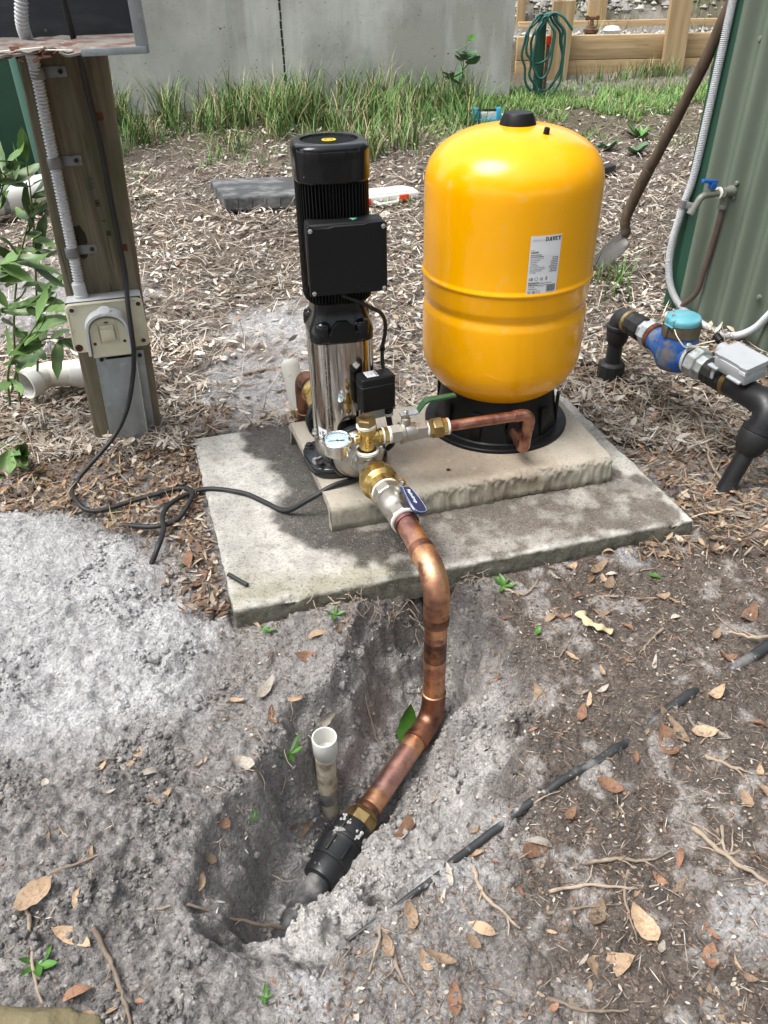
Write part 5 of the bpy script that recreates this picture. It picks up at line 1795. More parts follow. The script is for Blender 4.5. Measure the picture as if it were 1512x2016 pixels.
# stencilled number running down the face
for (txt, a, z, m_) in (('185', .018, .695, 'post_dark'), ('1', .026, .642, 'post_dark'), ('02', .034, .612, 'post_dark')):
    tt = text_mesh(txt, .013, .0004, .0002)
    part('stencil', placed(tt, lambda x, y, c: Pp(a + y, z - x, .0012 + c)), m_, shaft, smooth=False)
bl = MB()
for k in range(9):
    bl.box(Pp(.014 + .004 * sin(k * 2.1), .748 - k * .0036, .0012), (.004 + .004 * ((k * 7) % 3), .0006, .0028), (PE, PN * -1, UP))
part('stencil', bl, 'shed_trim', shaft, smooth=False)
# galvanised shoe
shoe = MB()
secs = [(-.060, .002), (-.026, .002), (-.026, .042), (.052, .042), (.052, .002), (.076, .002), (.076, .006), (.056, .006), (.056, .046), (-.030, .046), (-.030, .006), (-.060, .006)]
vs = []
for z in (-.18, .270):
    vs += [Pp(a + .006, z, f) for a, f in secs]
n_ = len(secs)
shoe.add(vs, [(i, (i + 1) % n_, n_ + (i + 1) % n_, n_ + i) for i in range(n_)] + [tuple(range(n_, 2 * n_)), tuple(range(n_))[::-1]])
sh_ = part('post_shoe', shoe, 'galv', post, smooth=False)
for a in (-.038, .070):
    part('bolt', MB().lathe([(.006, 0), (.006, .003), (.0001, .004)], Pp(a, .255, .006), PN, n=12), 'post_dark', sh_)
part('edge_highlight', MB().tube([Pp(.060, -.15, .0465), Pp(.060, .268, 0.0465)], .0018, 8), 'galv_nut', sh_)

# weatherproof outlet
OZ = .378
out = thing('power_outlet', 'yellowed weatherproof power outlet with hooded flap, screwed to the timber post', 'power outlet', tuple(Pp(.0, OZ - .07, .0)))
ax_ = (PE, PN * -1, UP)
part('back_box', MB().box(Pp(.002, OZ + .005, .028), (.196, .054, .134), ax_, .006, 2), 'outlet_grey', out, ang=45)
part('gasket', MB().box(Pp(.002, OZ + .003, .0565), (.197, .003, .135), ax_, .001, 1), 'ink', out)
pl = []
hw, hh, rc = .101, .069, .014
for (cx_, cy_, s0) in ((hw - rc, hh - rc, 0), (-hw + rc, hh - rc, 90), (-hw + rc, -hh + rc, 180), (hw - rc, -hh + rc, 270)):
    for k in range(6):
        t = radians(s0 + 18 * k)
        pl.append((cx_ + rc * cos(t), cy_ + rc * sin(t)))
fc = part('face_plate', MB().prism(pl, Pp(.002, OZ, .058), PE, UP, .012, .002), 'outlet_cream', out, ang=40)
part('plate_rim', MB().tube([Pp(.002 + a * .975, OZ + b * .965, .070) for a, b in pl + pl[:1]], .0022, 8), 'outlet_cream', fc)
for (a, b, m_) in ((-.086, .054, 'ink'), (.088, .054, 'ink'), (-.086, -.054, 'rust'), (.088, -.052, 'ink')):
    c_ = part('screw_boss', MB().lathe([(.0105, 0), (.0105, .002), (.0085, .0035), (.0065, .0035), (.0062, .001)], Pp(.002 + a, OZ + b, .0695), PN, n=20, caps=False), 'outlet_cream' if m_ == 'ink' else 'rust', fc)
    part('screw', MB().lathe([(.0064, 0), (.0064, .0008)], Pp(.002 + a, OZ + b, .0702), PN, n=14), m_, c_)
# arched hood over the switch
arch = []
for k in range(21):
    t = pi * k / 20
    arch.append((.060 * cos(t), -.006 + .060 * sin(t) ** .8))
outer = [(.063, -.072)] + arch + [(-.063, -.072)]
innr = [(-.055, -.072)] + [(a * .87, b * .87 - .001) for a, b in arch[::-1]] + [(.055, -.072)]
hood = MB()
vs = []
for f in (.069, .108):
    k_ = 1.0 if f < .08 else .93
    vs += [Pp(.000 + a * k_, OZ + b * k_, f) for a, b in outer + innr]
n_ = len(outer) + len(innr)
fs = [(i, (i + 1) % n_, n_ + (i + 1) % n_, n_ + i) for i in range(n_)]
m_ = len(outer)
for i in range(m_ - 1):
    q = (i, i + 1, n_ - 2 - i, n_ - 1 - i)
    fs.append(tuple(n_ + k for k in q))
hood.add(vs, fs)
hd_ = part('hood', hood, 'outlet_grey', fc, ang=45)
part('hood_button', MB().lathe([(.017, -.002), (.017, .002), (.014, .003)], Pp(0, OZ + .052, .094), UP + PN * .5, n=24), 'outlet_grey', hd_)
tb = MB()
for k in range(9):
    tb.box(Pp(-.020 + k * .005, OZ + .0415, .1046), (.0032, .0006, .003), ax_)
part('moulded_text', tb, 'grey_ink', hd_, smooth=False)
flp = []
for k in range(15):
    t = pi * k / 14
    flp.append((.050 * cos(t), -.010 + .044 * sin(t) ** .8))
flp = [(.053, -.078)] + flp + [(-.053, -.078)]
flap = part('flap', MB().prism(flp, Pp(0, OZ - .002, .072), PE, UP, .022, .003), 'outlet_cream', fc, ang=40)
part('switch', MB().box(Pp(0, OZ - .014, .098), (.038, .012, .034), ax_, .004, 2).box(Pp(0, OZ + .008, .096), (.036, .008, .012), ax_, .002), 'outlet_cream', flap)
part('indicator', MB().box(Pp(0, OZ + .020, .0955), (.010, .002, .003), ax_), 'ink', flap)
for a in (-.024, .024):
    part('rail', MB().box(Pp(a, OZ - .010, .096), (.003, .006, .055), ax_, .001), 'outlet_cream', flap)
for a in (-.038, .041):
    part('flap_screw', MB().lathe([(.0045, 0), (.0045, .0012)], Pp(a, OZ - .038, .0942), PN, n=14), 'rust', flap)
part('socket_gap', MB().box(Pp(.0, OZ - .079, .060), (.070, .034, .022), ax_, .003), 'ink', out)

# conduit up the post
pc = thing('conduit', 'pale grey corrugated conduit clamped to the timber post above the outlet', 'conduit', tuple(Pp(-.05, .5)))
cpath_ = [Pp(-.058, .45, .022), Pp(-.058, .53, .017), Pp(-.060, .70, .017), Pp(-.062, .86, .017), Pp(-.062, .98, .020), Pp(-.064, 1.045, .045), Pp(-.064, 1.09, .085), Pp(-.050, 1.16, .10), Pp(-.04, 1.30, .10)]
part('tube', corrugated(catmull(cpath_, 16), .0145), 'conduit', pc, ang=80)
part('gland', MB().lathe([(.0195, .440), (.0195, .456), (.0175, .458), (.0175, .486), (.0155, .49)], Pp(-.058, 0, .022) + Vector((LEAN * .45, 0, 0)), n=18), 'outlet_grey', pc, ang=25)
for z in (.985, .790, .570):
    sd_ = part('saddle', MB().lathe([(.0168, -.013), (.0175, -.012), (.0175, .012), (.0168, .013)], Pp(-.060, z, .017), UP, n=22).box(Pp(-.022, z, .002), (.052, .004, .024), ax_, .0015), 'saddle', pc)
    part('screw', MB().lathe([(.0055, 0), (.0055, .003), (.0001, .004)], Pp(-.010, z, .004), PN, n=14), 'post_dark', sd_)

# broken meter box
bx0 = Vector((-.452, 1.775, 1.056))        # right front bottom corner
mbx = thing('meter_box', 'rusted open steel meter box with dark back panel on top of the post', 'meter box', (-.75, 1.92, 1.056))
EX = Vector((.965, .262, 0)).normalized()
EY = Vector((-.262, .965, 0)).normalized()


def Bx(a, d, z=0):
    return bx0 + EX * a + EY * d + UP * z


part('back_panel', MB().box(Bx(-.33, .386, .30), (.66, .010, .62), (EX, EY, UP), .002), 'box_panel', mbx)
part('side_panel', MB().box(Bx(.004, .193, .30), (.003, .386, .62), (EX, EY, UP), .001), 'galv', mbx)
part('front_flange', MB().box(Bx(-.009, .0, .30), (.022, .003, .62), (EX, EY, UP), .001), 'galv', mbx)
# rusted tray: ragged front edge
tr = MB()
na, nd_ = 90, 14
vs, fs = [], []
for s in (0, 1):
    for i in range(na + 1):
        a = -.66 + .658 * i / na
        rag = (float(fbm(np.array([a]), np.array([.3]), .05, 4, 80)[0]) - .5) * .05 if a < -.17 else 0
        for j in range(nd_ + 1):
            d = j / nd_
            dd_ = d * .383 + (1 - d) * (.0 + max(-.012, rag + (.016 if a < -.17 else 0)))
            zz = (float(fbm(np.array([a]), np.array([d * .38]), .035, 3, 81)[0]) - .5) * (.018 if a < -.12 else .003)
            vs.append(Bx(a, dd_, zz * (1 - .5 * d) - (.004 if s else 0)))
m_ = nd_ + 1
off = (na + 1) * m_
for i in range(na):
    for j in range(nd_):
        a = i * m_ + j
        fs.append((a, a + m_, a + m_ + 1, a + 1))
        fs.append((off + a + 1, off + a + m_ + 1, off + a + m_, off + a))
    a = i * m_
    fs.append((a, off + a, off + a + m_, a + m_))
tray = part('tray', tr.add(vs, fs), 'box_floor', mbx, ang=30)
part('front_lip', MB().box(Bx(-.062, -.002, -.004), (.124, .003, .013), (EX, EY, UP), .001), 'galv', mbx)
fl_ = MB()
rr = random.Random(12)
for k in range(70):                         # flaking rust curls along the front
    a = -.63 + .47 * rr.random()
    c_ = Bx(a, rr.uniform(-.004, .03), rr.uniform(-.016, .006))
    w = rr.uniform(.006, .022)
    dx = (EX + UP * rr.uniform(-.6, .6) + EY * rr.uniform(-.5, .5)).normalized()
    dy = dx.cross(Vector((rr.uniform(-1, 1), rr.uniform(-1, 1), rr.uniform(-.3, 1)))).normalized()
    fl_.box(c_, (w, w * rr.uniform(.25, .6), .0014), (dx, dy, dx.cross(dy)))
part('rust_flakes', fl_, 'rust', tray, smooth=False)['kind'] = 'stuff'
part('paint_curl', MB().box(Bx(-.235, .02, .004), (.085, .012, .0015), ((EX + UP * .05).normalized(), EY, UP)).box(Bx(-.165, .012, .001), (.05, .010, .0015), ((EX - UP * .06).normalized(), EY, UP)), 'tape', tray, smooth=False)
part('knockout', MB().lathe([(.026, 0), (.026, .002), (.019, .005), (.016, .005), (.014, .0005)], Bx(-.115, .380, .110), -EY, n=28, caps=False), 'box_panel', mbx)
part('knockout_hole', MB().lathe([(.0145, 0), (.0145, .001)], Bx(-.115, .3805, .110), -EY, n=20), 'ink', mbx)

# black cable down the post and along the ground
pts = [Pp(.02, 1.45, .16), Pp(.028, 1.20, .14), Pp(.038, 1.065, .10), Pp(.042, 1.0, .03), Pp(.045, .93, .012), Pp(.055, .82, .012), Pp(.058, .70, .012), Pp(.062, .60, .014), Pp(.066, .50, .03), Pp(.064, .44, .088), Pp(.064, .37, .118), Pp(.060, .30, .105), Pp(.045, .22, .085), Pp(.012, .12, .09), Pp(-.04, .05, .12)]
gpts = [(-.888, 1.85), (-.84, 1.738), (-.784, 1.712), (-.684, 1.757), (-.581, 1.796), (-.534, 1.767), (-.525, 1.72), (-.552, 1.654), (-.609, 1.628), (-.697, 1.651)]
pts += [(x, y, g1(x, y) + (.024 if i < 6 else .030 if i < 9 else .016)) for i, (x, y) in enumerate(gpts)]
single('cable', MB().tube(catmull(pts, 10), .0068, 14), 'cable', 'black cable hanging down the timber post and looping on the leaf litter', 'cable', ang=70)
pts = [(-1.25, 1.96), (-1.08, 1.935), (-1.03, 1.905), (-1.02, 1.86), (-1.06, 1.81), (-1.15, 1.78), (-1.3, 1.77)]
single('cable', MB().tube(catmull([(x, y, g1(x, y) + .006) for x, y in pts], 8), .0055, 12), 'cable', 'short bend of thin black cable at the left edge beyond the sand heap', 'cable', ang=70)
single('cable_offcut', MB().tube([(-.373, 1.398, .010), (-.35, 1.380, .010), (-.323, 1.360, .0085)], .0052, 12), 'cable', 'short black cable offcut lying on the front left of the slab', 'cable', ang=60)
pts = [(-.425, 1.40), (-.405, 1.34), (-.40, 1.29), (-.41, 1.25)]
single('cable_offcut', MB().tube(catmull([(x, y, g1(x, y) + (.004 if i < 3 else -.03)) for i, (x, y) in enumerate(pts)], 6), .0050, 12), 'cable', 'black cable end sinking into the sand beside the slab corner', 'cable', ang=60)

# buried black pipe across the right foreground
bp_ = [(1.08, 1.33), (.95, 1.25), (.839, 1.185), (.762, 1.135), (.679, 1.087), (.558, 1.004), (.472, .95), (.4, .899), (.336, .867), (.271, .826), (.21, .787), (.142, .74), (.095, .704), (.068, .678), (.008, .637), (-.042, .609), (-.09, .585)]
dense = resample(catmull([(p[0], p[1], 0) for p in bp_], 10), .008)
bx_, by_ = np.array([p.x for p in dense]), np.array([p.y for p in dense])
ref = gh(bx_, by_)
ref = np.convolve(np.pad(ref, 8, mode='edge'), np.ones(17) / 17, 'valid')
tt_ = np.linspace(0, 1, len(dense))
rad = np.interp(tt_, [0, .3, .6, .8, 1], [.0150, .0115, .0080, .0070, .0030])
dip = np.interp(tt_, [0, .14, .28, .31, .37, .39, .46, .48, .53, .55, .61, .63, .66, .70, .80, .84, .88, .95, 1], [.5, .5, .25, -1.2, -1.2, .15, .0, -1.2, -1.2, .3, .2, .1, .2, .45, .55, .5, .6, .5, -.5])
bz = np.maximum(ref, -.10) + rad * dip - .001
single('buried_pipe', MB().tube([(a, b, c) for a, b, c in zip(bx_, by_, bz)], list(rad), 16), 'poly_dirty', 'half buried slim black irrigation pipe crossing the soil at lower right', 'pipe', ang=60)

# ------------------------------------------------------------------ concrete wall at the back
WA, WB_ = Vector((-3.6, 6.40, 0)), Vector((1.075, 7.0, 0))
wd = (WB_ - WA).normalized()
wnn = Vector((-wd.y, wd.x, 0))
wall = thing('concrete_wall', 'grey formed concrete wall with a vertical joint, behind the long grass', 'wall', tuple((WA + WB_) / 2 + UP * .1))
Lw = (WB_ - WA).length
jt = Lw - (WB_ - Vector((-.70, 6.80, 0))).length
for (s0, s1) in ((0, jt - .006), (jt + .006, Lw)):
    mb = MB()
    nu_, nz_ = 60, 16
    vs, fs = [], []
    for side in (0, 1):
        for i in range(nu_ + 1):
            for j in range(nz_ + 1):
                s = s0 + (s1 - s0) * i / nu_
                z = -.05 + 2.3 * j / nz_
                k = (float(fbm(np.array([s]), np.array([z]), .7, 3, 90)[0]) - .5) * .012
                vs.append(WA + wd * s + wnn * (k if side == 0 else .2) + UP * z)
    m_ = nz_ + 1
    off = (nu_ + 1) * m_
    for i in range(nu_):
        for j in range(nz_):
            a = i * m_ + j
            fs.append((a, a + m_, a + m_ + 1, a + 1))
            fs.append((off + a + 1, off + a + m_ + 1, off + a + m_, off + a))
    for i in (0, nu_):
        for j in range(nz_):
            a = i * m_ + j
            fs.append((a, a + 1, off + a + 1, off + a))
    for i in range(nu_):
        a = i * m_ + nz_
        fs.append((a, a + m_, off + a + m_, off + a))
    part('panel', mb.add(vs, fs), 'wall_concrete', wall, ang=50)
jm = MB()
for k in range(40):
    z = -.02 + k * .057
    rr = random.Random(k)
    jm.box(WA + wd * (jt + rr.uniform(-.002, .002)) + wnn * .006 + UP * z, (.013 + rr.uniform(0, .006), .012, .05), (wd, wnn, UP), .002)
part('joint_filler', jm, 'post_dark', wall, smooth=False)

# dark green shed at far left
ls = thing('green_shed', 'dark green shed corner with pale teal edge at the far left behind the post', 'shed', (-2.1, 5.1, .05))
part('wall', MB().box((-3.10, 5.22, 1.15), (2.0, .05, 2.4), None, .003), 'shed_trim', ls)
for k, (x0, w) in enumerate(((-2.10, .05), (-2.035, .06), (-1.985, .025))):
    part('corner_fold', MB().box((x0, 5.19 - .012 * k, 1.15), (w, .06, 2.4), None, .01), 'shed_trim_edge', ls)

# ------------------------------------------------------------------ timber retaining walls
rw = thing('sleeper_wall', 'pale pine sleeper retaining wall with broad posts at the back right', 'retaining wall', (2.0, 7.98, .2))
for (z0, z1) in ((.06, .2), (.203, .390), (.393, .580)):
    for (x0, x1) in ((1.27, 2.642), (2.646, 4.3)):
        part('sleeper', MB().box(((x0 + x1) / 2, 8.03 + .02 * (x0 > 2), (z0 + z1) / 2), (x1 - x0, .075, z1 - z0), None, .006), 'pine', rw, ang=50)
for (xb, xt, w, zt) in ((1.622, 1.640, .19, .842), (2.684, 2.637, .183, 1.25)):
    vs = []
    for (x, z) in ((xb, .0), (xt, zt)):
        for (sx_, sy_) in ((-1, -1), (1, -1), (1, 1), (-1, 1)):
            vs.append((x + sx_ * w / 2, 7.945 + sy_ * .036, z))
    part('post', MB().add(vs, [(0, 1, 2, 3)[::-1], (4, 5, 6, 7), (0, 1, 5, 4), (1, 2, 6, 5), (2, 3, 7, 6), (3, 0, 4, 7)]), 'pine_post', rw, smooth=False)
r2 = thing('sleeper_wall', 'upper pine sleeper step set back behind the main retaining wall', 'retaining wall', (2.3, 8.85, .5))
part('sleeper', MB().box((2.5, 8.86, .535), (2.2, .075, .20), None, .006), 'pine', r2)
for (x, w) in ((2.17, .178), (1.43, .08)):
    part('post', MB().box((x, 8.93, .8), (w, .075, 1.2), None, .006), 'pine_post', r2)
rv = thing('gate_valve', 'small rusty brass gate valve standing on the retaining wall ledge', 'valve', (1.985, 8.3, .56))
part('body', MB().lathe([(.055, .53), (.055, .575), (.068, .58), (.068, .605), (.05, .61), (.045, .625), (.02, .63), (.016, .67), (.012, .70)], (1.985, 8.3, 0), n=20), 'rusty_brass', rv)
part('handle', MB().box((1.985, 8.3, .690), (.125, .022, .026), None, .006).lathe([(.02, -.012), (.02, .012)], (1.94, 8.3, .69), (0, 1, 0), n=12).lathe([(.02, -.012), (.02, .012)], (2.03, 8.3, .69), (0, 1, 0), n=12), 'rusty_brass', rv)

# green picket with a coiled hose
pk = thing('star_picket', 'dark green steel picket standing in front of the sleeper wall', 'picket', (1.30, 7.0, .2))
vs = []
sec = [(-.042, .0), (-.012, .008), (.0, .040), (.012, .008), (.042, .0), (.012, -.010), (-.012, -.010)]
for (x, z, k_) in ((1.302, .15, 1), (1.293, .765, .8)):
    vs += [(x + a * k_, 7.0 + b, z) for a, b in sec]
n_ = len(sec)
part('shaft', MB().add(vs, [(i, (i + 1) % n_, n_ + (i + 1) % n_, n_ + i) for i in range(n_)] + [tuple(range(n_, 2 * n_))]), 'stake', pk, smooth=False)
part('red_fitting', MB().lathe([(.016, .60), (.020, .605), (.020, .655), (.014, .66)], (1.352, 6.985, 0), n=14), 'orange', pk)
part('standpipe', MB().lathe([(.013, .2), (.013, .61)], (1.352, 6.99, 0), n=12), 'brown_pipe', pk)
rr = random.Random(5)
hosep = []
for k, (cx_, hw_, zt, zb) in enumerate(((1.31, .150, .80, .27), (1.33, .125, .81, .29), (1.27, .105, .80, .48), (1.35, .115, .815, .25), (1.30, .075, .79, .38))):
    for i in range(20):
        t = 2 * pi * i / 20 + pi / 2
        s = sin(t)
        x = cx_ + hw_ * cos(t) * (1 + .12 * rr.uniform(-1, 1)) * (.72 if s > .6 else 1) * (1.0 if s > -.2 else 1.05)
        z = (zt + zb) / 2 + (zt - zb) / 2 * s
        y = 6.955 - .018 * k + (.03 if s > .8 else 0)
        hosep.append((x, y, z))
hosep.append((1.36, 6.90, .815))
hosep += [(1.42, 6.87, .79), (1.46, 6.86, .75), (1.50, 6.86, .705)]
single('garden_hose', MB().tube(catmull(hosep, 5), .0095, 10), 'hose', 'dark green garden hose coiled over the steel picket', 'hose', ang=70)

# rubble and bank behind the sleepers
rr_ = np.random.default_rng(5)
oct_ = np.array([[1, 0, 0], [0, 1, 0], [-1, 0, 0], [0, -1, 0], [0, 0, 1], [0, 0, -1]], float)
octf = np.array([[0, 1, 4], [1, 2, 4], [2, 3, 4], [3, 0, 4], [1, 0, 5], [2, 1, 5], [3, 2, 5], [0, 3, 5]])
N_ = 1500
px = np.concatenate([rr_.normal(2.65, .45, N_ // 2), rr_.normal(1.55, .35, N_ // 6), rr_.uniform(1.2, 4.2, N_ - N_ // 2 - N_ // 6)])
py = np.concatenate([rr_.normal(9.5, .35, N_ // 2), rr_.normal(9.3, .3, N_ // 6), rr_.uniform(8.12, 8.75, N_ - N_ // 2 - N_ // 6)])
ok = (py > 8.95) | (py < 8.80)
px, py = px[ok], py[ok]
N_ = len(px)
sz_ = np.exp(rr_.normal(-3.6, .45, N_)) * np.where(py < 8.9, .55, 1)
vv = oct_[None] * rr_.uniform(.6, 1.4, (N_, 6, 1)) * sz_[:, None, None] * np.array([1.2, 1, .75])
an = rr_.uniform(0, 6.28, N_)
rx = vv[..., 0] * np.cos(an)[:, None] - vv[..., 1] * np.sin(an)[:, None]
ry_ = vv[..., 0] * np.sin(an)[:, None] + vv[..., 1] * np.cos(an)[:, None]
pz = gh(px, py) + sz_ * .3
Vr = np.stack([rx + px[:, None], ry_ + py[:, None], vv[..., 2] + pz[:, None]], -1).reshape(-1, 3)
Fr_ = (octf[None] + (np.arange(N_) * 6)[:, None, None]).reshape(-1, 3)
cr = np.repeat(np.array([.44, .42, .40])[None] * rr_.uniform(.55, 1.35, (N_, 1)), 6, 0)
o = link('rubble', mesh_np('rubble', Vr, Fr_, 'rock', cr, False))
props(o, 'heap of pale broken rubble on the bank behind the sleepers', 'rubble', kind='stuff')
rw_ = MB().lathe([(.0001, -.03), (.07, -.01), (.085, .02), (.06, .05), (.0001, .06)], (2.19, 8.35, .57), n=9)
single('white_rock', rw_, 'pvc_clean', 'white stone lying beside the rusty valve on the ledge', 'stone', ang=30)

# ------------------------------------------------------------------ lid, cases and scraps behind the slab
ld = thing('drain_lid', 'square dusty black lid on a concrete collar in the mulch', 'lid', (-.70, 4.55, .05))
LQ = [Vector((-.824, 4.356, 0)), Vector((-.33, 4.40, 0)), Vector((-.46, 4.77, 0)), Vector((-.97, 4.732, 0))]
mb = MB()
vs = []
for (z, k_) in ((.075, .975), (.085, 1.0), (.138, 1.0), (.146, .985)):
    c_ = sum(LQ, Vector()) / 4
    vs += [c_ + (q - c_) * k_ + UP * (z + (.012 if q.y > 4.5 else 0)) for q in LQ]
fs = [(4 * i + k, 4 * i + (k + 1) % 4, 4 * i + 4 + (k + 1) % 4, 4 * i + 4 + k) for i in range(3) for k in range(4)] + [(12, 13, 14, 15), (3, 2, 1, 0)]
lo_ = part('lid_plate', mb.add(vs, fs), 'lid', ld, smooth=False)
for k in range(6):
    t = (k + .8) / 6.5
    q = LQ[0].lerp(LQ[1], t)
    part('rib', MB().box(q + Vector((0, -.001, .108)), (.008, .006, .052), None, .001), 'lid', lo_)
part('collar', MB().lathe([(.17, -.03), (.17, .09)], (-.60, 4.57, .0), n=28), 'concrete_slab', ld)

cs_ = thing('drill_bit_case', 'milky plastic organiser case with orange latches lying open-side down in the mulch', 'case', (.09, 4.55, .06))
CA, CB = Vector((-.12, 4.43, .06)), Vector((.235, 4.53, .07))
ce = (CB - CA).normalized()
cf = Vector((-ce.y, ce.x, 0)).normalized()
cu_ = Vector((0, -.12, 1)).normalized()
pl = [(0, 0), (.36, 0), (.372, .02), (.372, .12), (.335, .19), (.02, .21), (0, .20)]
body_ = part('case_body', MB().prism([(a, b) for a, b in pl], CA, ce, cf, .045, .006), 'case_clear', cs_, ang=30)
for a in (.055, .275):
    part('latch', MB().box(CA + ce * a - cf * .004 + UP * .026, (.055, .014, .036), (ce, cf, UP), .004), 'orange', body_)
part('handle', MB().tube(bent([CA + ce * .105 + UP * .02, CA + ce * .125 - cf * .042 + UP * .015, CA + ce * .225 - cf * .042 + UP * .018, CA + ce * .245 + UP * .022], .012, 5), .0095, 10), 'case_clear', body_, ang=60)
part('black_tray', MB().prism([(-.005, -.004), (.378, -.004), (.378, .11), (.34, .19), (-.005, .2)], CA - UP * .012, ce, cf, .012, .002), 'scrap', cs_)
part('lid_line', MB().box(CA + ce * .19 + cf * .045 + UP * .0462, (.28, .006, .0015), (ce, cf, UP)), 'grey_box', body_)

bt = thing('blue_tool_crate', 'blue plastic tool holder half hidden behind the yellow tank top', 'tool box', (.80, 6.2, .19))
for x in (.715, .885):
    part('side_frame', MB().box((x, 6.20, .235), (.034, .05, .10), None, .006), 'toolbox_blue', bt)
part('front_rail', MB().box((.80, 6.18, .205), (.15, .03, .02), None, .004), 'toolbox_blue', bt)
part('top_rail', MB().box((.80, 6.215, .268), (.15, .02, .014), None, .004), 'scrap', bt)
part('clear_panel', MB().box((.80, 6.20, .235), (.14, .008, .045), None, .002), 'case_clear', bt)
part('inner_frame', MB().box((.745, 6.19, .225), (.02, .04, .075), None, .004), 'toolbox_blue', bt)

single('plastic_offcut', MB().box((1.375, 4.93, .115), (.09, .08, .075), (Vector((.94, .3, .15)).normalized(), Vector((-.3, .95, 0)).normalized(), Vector((-.14, -.04, .98)).normalized()), .008), 'scrap', 'small black plastic block in the mulch at the right of the yellow tank', 'block')
sc_ = MB()
pl = [(-.09, -.03), (-.02, -.045), (.05, -.03), (.095, .0), (.04, .03), (-.03, .022), (-.08, .04)]
sc_.prism(pl, (-1.37, 4.71, g1(-1.37, 4.71) + .012), (1, .1, .05), (-.1, 1, .02), .004)
single('plastic_scrap', sc_, 'scrap', 'torn flat black plastic scrap on the mulch right of the post', 'scrap', smooth=False)

# white pipes at the left
wl = thing('waste_pipe', 'white plastic waste pipe with stained open elbow on the ground beside the post', 'pipe', (-1.2, 2.45, -.02))
zc = .038
part('pipe', MB().tube([(-1.06, 2.455, zc), (-.86, 2.46, zc)], .044, 32), 'pvc_clean', wl)
part('socket', MB().lathe([(.045, 0), (.0475, .002), (.0475, .07), (.045, .072)], (-1.065, 2.455, zc), (1, .02, 0), n=32), 'pvc_clean', wl)
part('elbow', MB().tube(resample(bent([(-1.05, 2.455, zc), (-1.155, 2.45, zc), (-1.198, 2.375, zc)], .05, 8), .006), .044, 32, caps=False), 'pvc', wl, ang=60)
eo = Vector((-1.198, 2.375, zc))
ed = (Vector((-1.198, 2.375, zc)) - Vector((-1.155, 2.45, zc))).normalized()
part('bell', MB().lathe([(.044, -.035), (.0495, -.030), (.0495, .012), (.0465, .013), (.042, .010), (.041, -.06)], eo, ed, n=36, caps=False), 'pvc_clean', wl, ang=35)
part('dark_inside', MB().lathe([(.041, -.07), (.0001, -.071)], eo, ed, n=24), 'leaf_rust', wl)
w2 = thing('downpipe', 'thick white plastic pipe lying behind the post at the far left', 'pipe', (-2.0, 4.5, .1))
pa, pb = Vector((-2.30, 4.13, .13)), Vector((-1.70, 4.62, .19))
part('pipe', MB().tube([pa, pb], .075, 30), 'pvc_clean', w2)
dpp = (pb - pa).normalized()
part('band', MB().lathe([(.0755, .34), (.077, .342), (.077, .37), (.0755, .372)], pa, dpp, n=30, caps=False), 'galv', w2)

# ------------------------------------------------------------------ log at lower left
lgp = [(-.80, .470, -.058), (-.62, .468, -.05), (-.52, .464, -.048), (-.45, .458, -.055), (-.39, .45, -.075)]
lr_ = random.Random(3)
base_l = catmull(lgp, 10)
lm = MB().tube(base_l, .04, 22, rfun=lambda t, i: .028 * (1 - .55 * max(0, t - .6) / .4))
lm.v = [(p[0] + (float(fbm(np.array([p[0] * 2]), np.array([p[2] * 3 + p[1]]), .03, 3, 95)[0]) - .5) * .016, p[1] + (float(fbm(np.array([p[0]]), np.array([p[2] + p[1] * 3]), .04, 3, 96)[0]) - .5) * .02, p[2] + (float(fbm(np.array([p[0]]), np.array([p[1] * 4]), .05, 3, 97)[0]) - .5) * .02) for p in lm.v]
single('log', lm, 'log', 'pale mossy rotting branch at the bottom left corner', 'log', ang=60)

# ------------------------------------------------------------------ vegetation


def leaf_mesh(name, m, kind, L_=1.0, Wd=.3, fold=.25, curl=.2, n=7, seed=0, pet=.12):
    """unit-length leaf in xy, 2 strips"""
    rr = random.Random(seed)
    vs, fs = [], []
    tw = rr.uniform(-.5, .5)
    for i in range(n + 1):
        t = i / n
        if kind == 'lance':
            w = Wd / 2 * sin(pi * min(1, max(0, t)) ** .85) ** .8
        elif kind == 'round':
            w = Wd / 2 * sin(pi * t ** .75) ** .55
        else:
            w = Wd / 2 * sin(pi * t ** .9) ** .7
        w *= 1 + rr.uniform(-.10, .10)
        zc_ = curl * (t - .45) ** 2 - curl * .1
        x = t * L_
        yo = .05 * sin(2.5 * t + seed)
        a = tw * (t - .5)
        for s in (-1, -.5, 0, .5, 1):
            yy = w * s
            zz = zc_ + fold * abs(yy) * (1 + .8 * sin(5 * t + seed)) + rr.uniform(-.014, .014) * L_
            vs.append((x, yo + yy * cos(a) - (zz - zc_) * sin(a), zc_ + yy * sin(a) + (zz - zc_) * cos(a)))
    for i in range(n):
        for k in range(4):
            a = i * 5 + k
            fs.append((a, a + 1, a + 6, a + 5))
    if pet:
        b = len(vs)
        vs += [(-pet, -.006, .02), (-pet, .006, .02), (.03, .008, zc_ * 0 + .0), (.03, -.008, 0)]
        fs.append((b, b + 1, b + 2, b + 3))
    return MB().add(vs, fs).mesh(name, M[m], 80)


def orient(o, p, d, nrm, s):
    d = Vector(d).normalized()
    nrm = Vector(nrm)
    nrm = (nrm - d * nrm.dot(d))
    nrm = nrm.normalized() if nrm.length > 1e-5 else basis(d)[0]
    y = nrm.cross(d)
    m = Matrix((d, y, nrm)).transposed().to_4x4()
    o.matrix_local = Matrix.Translation(Vector(p)) @ m @ Matrix.Scale(s, 4)


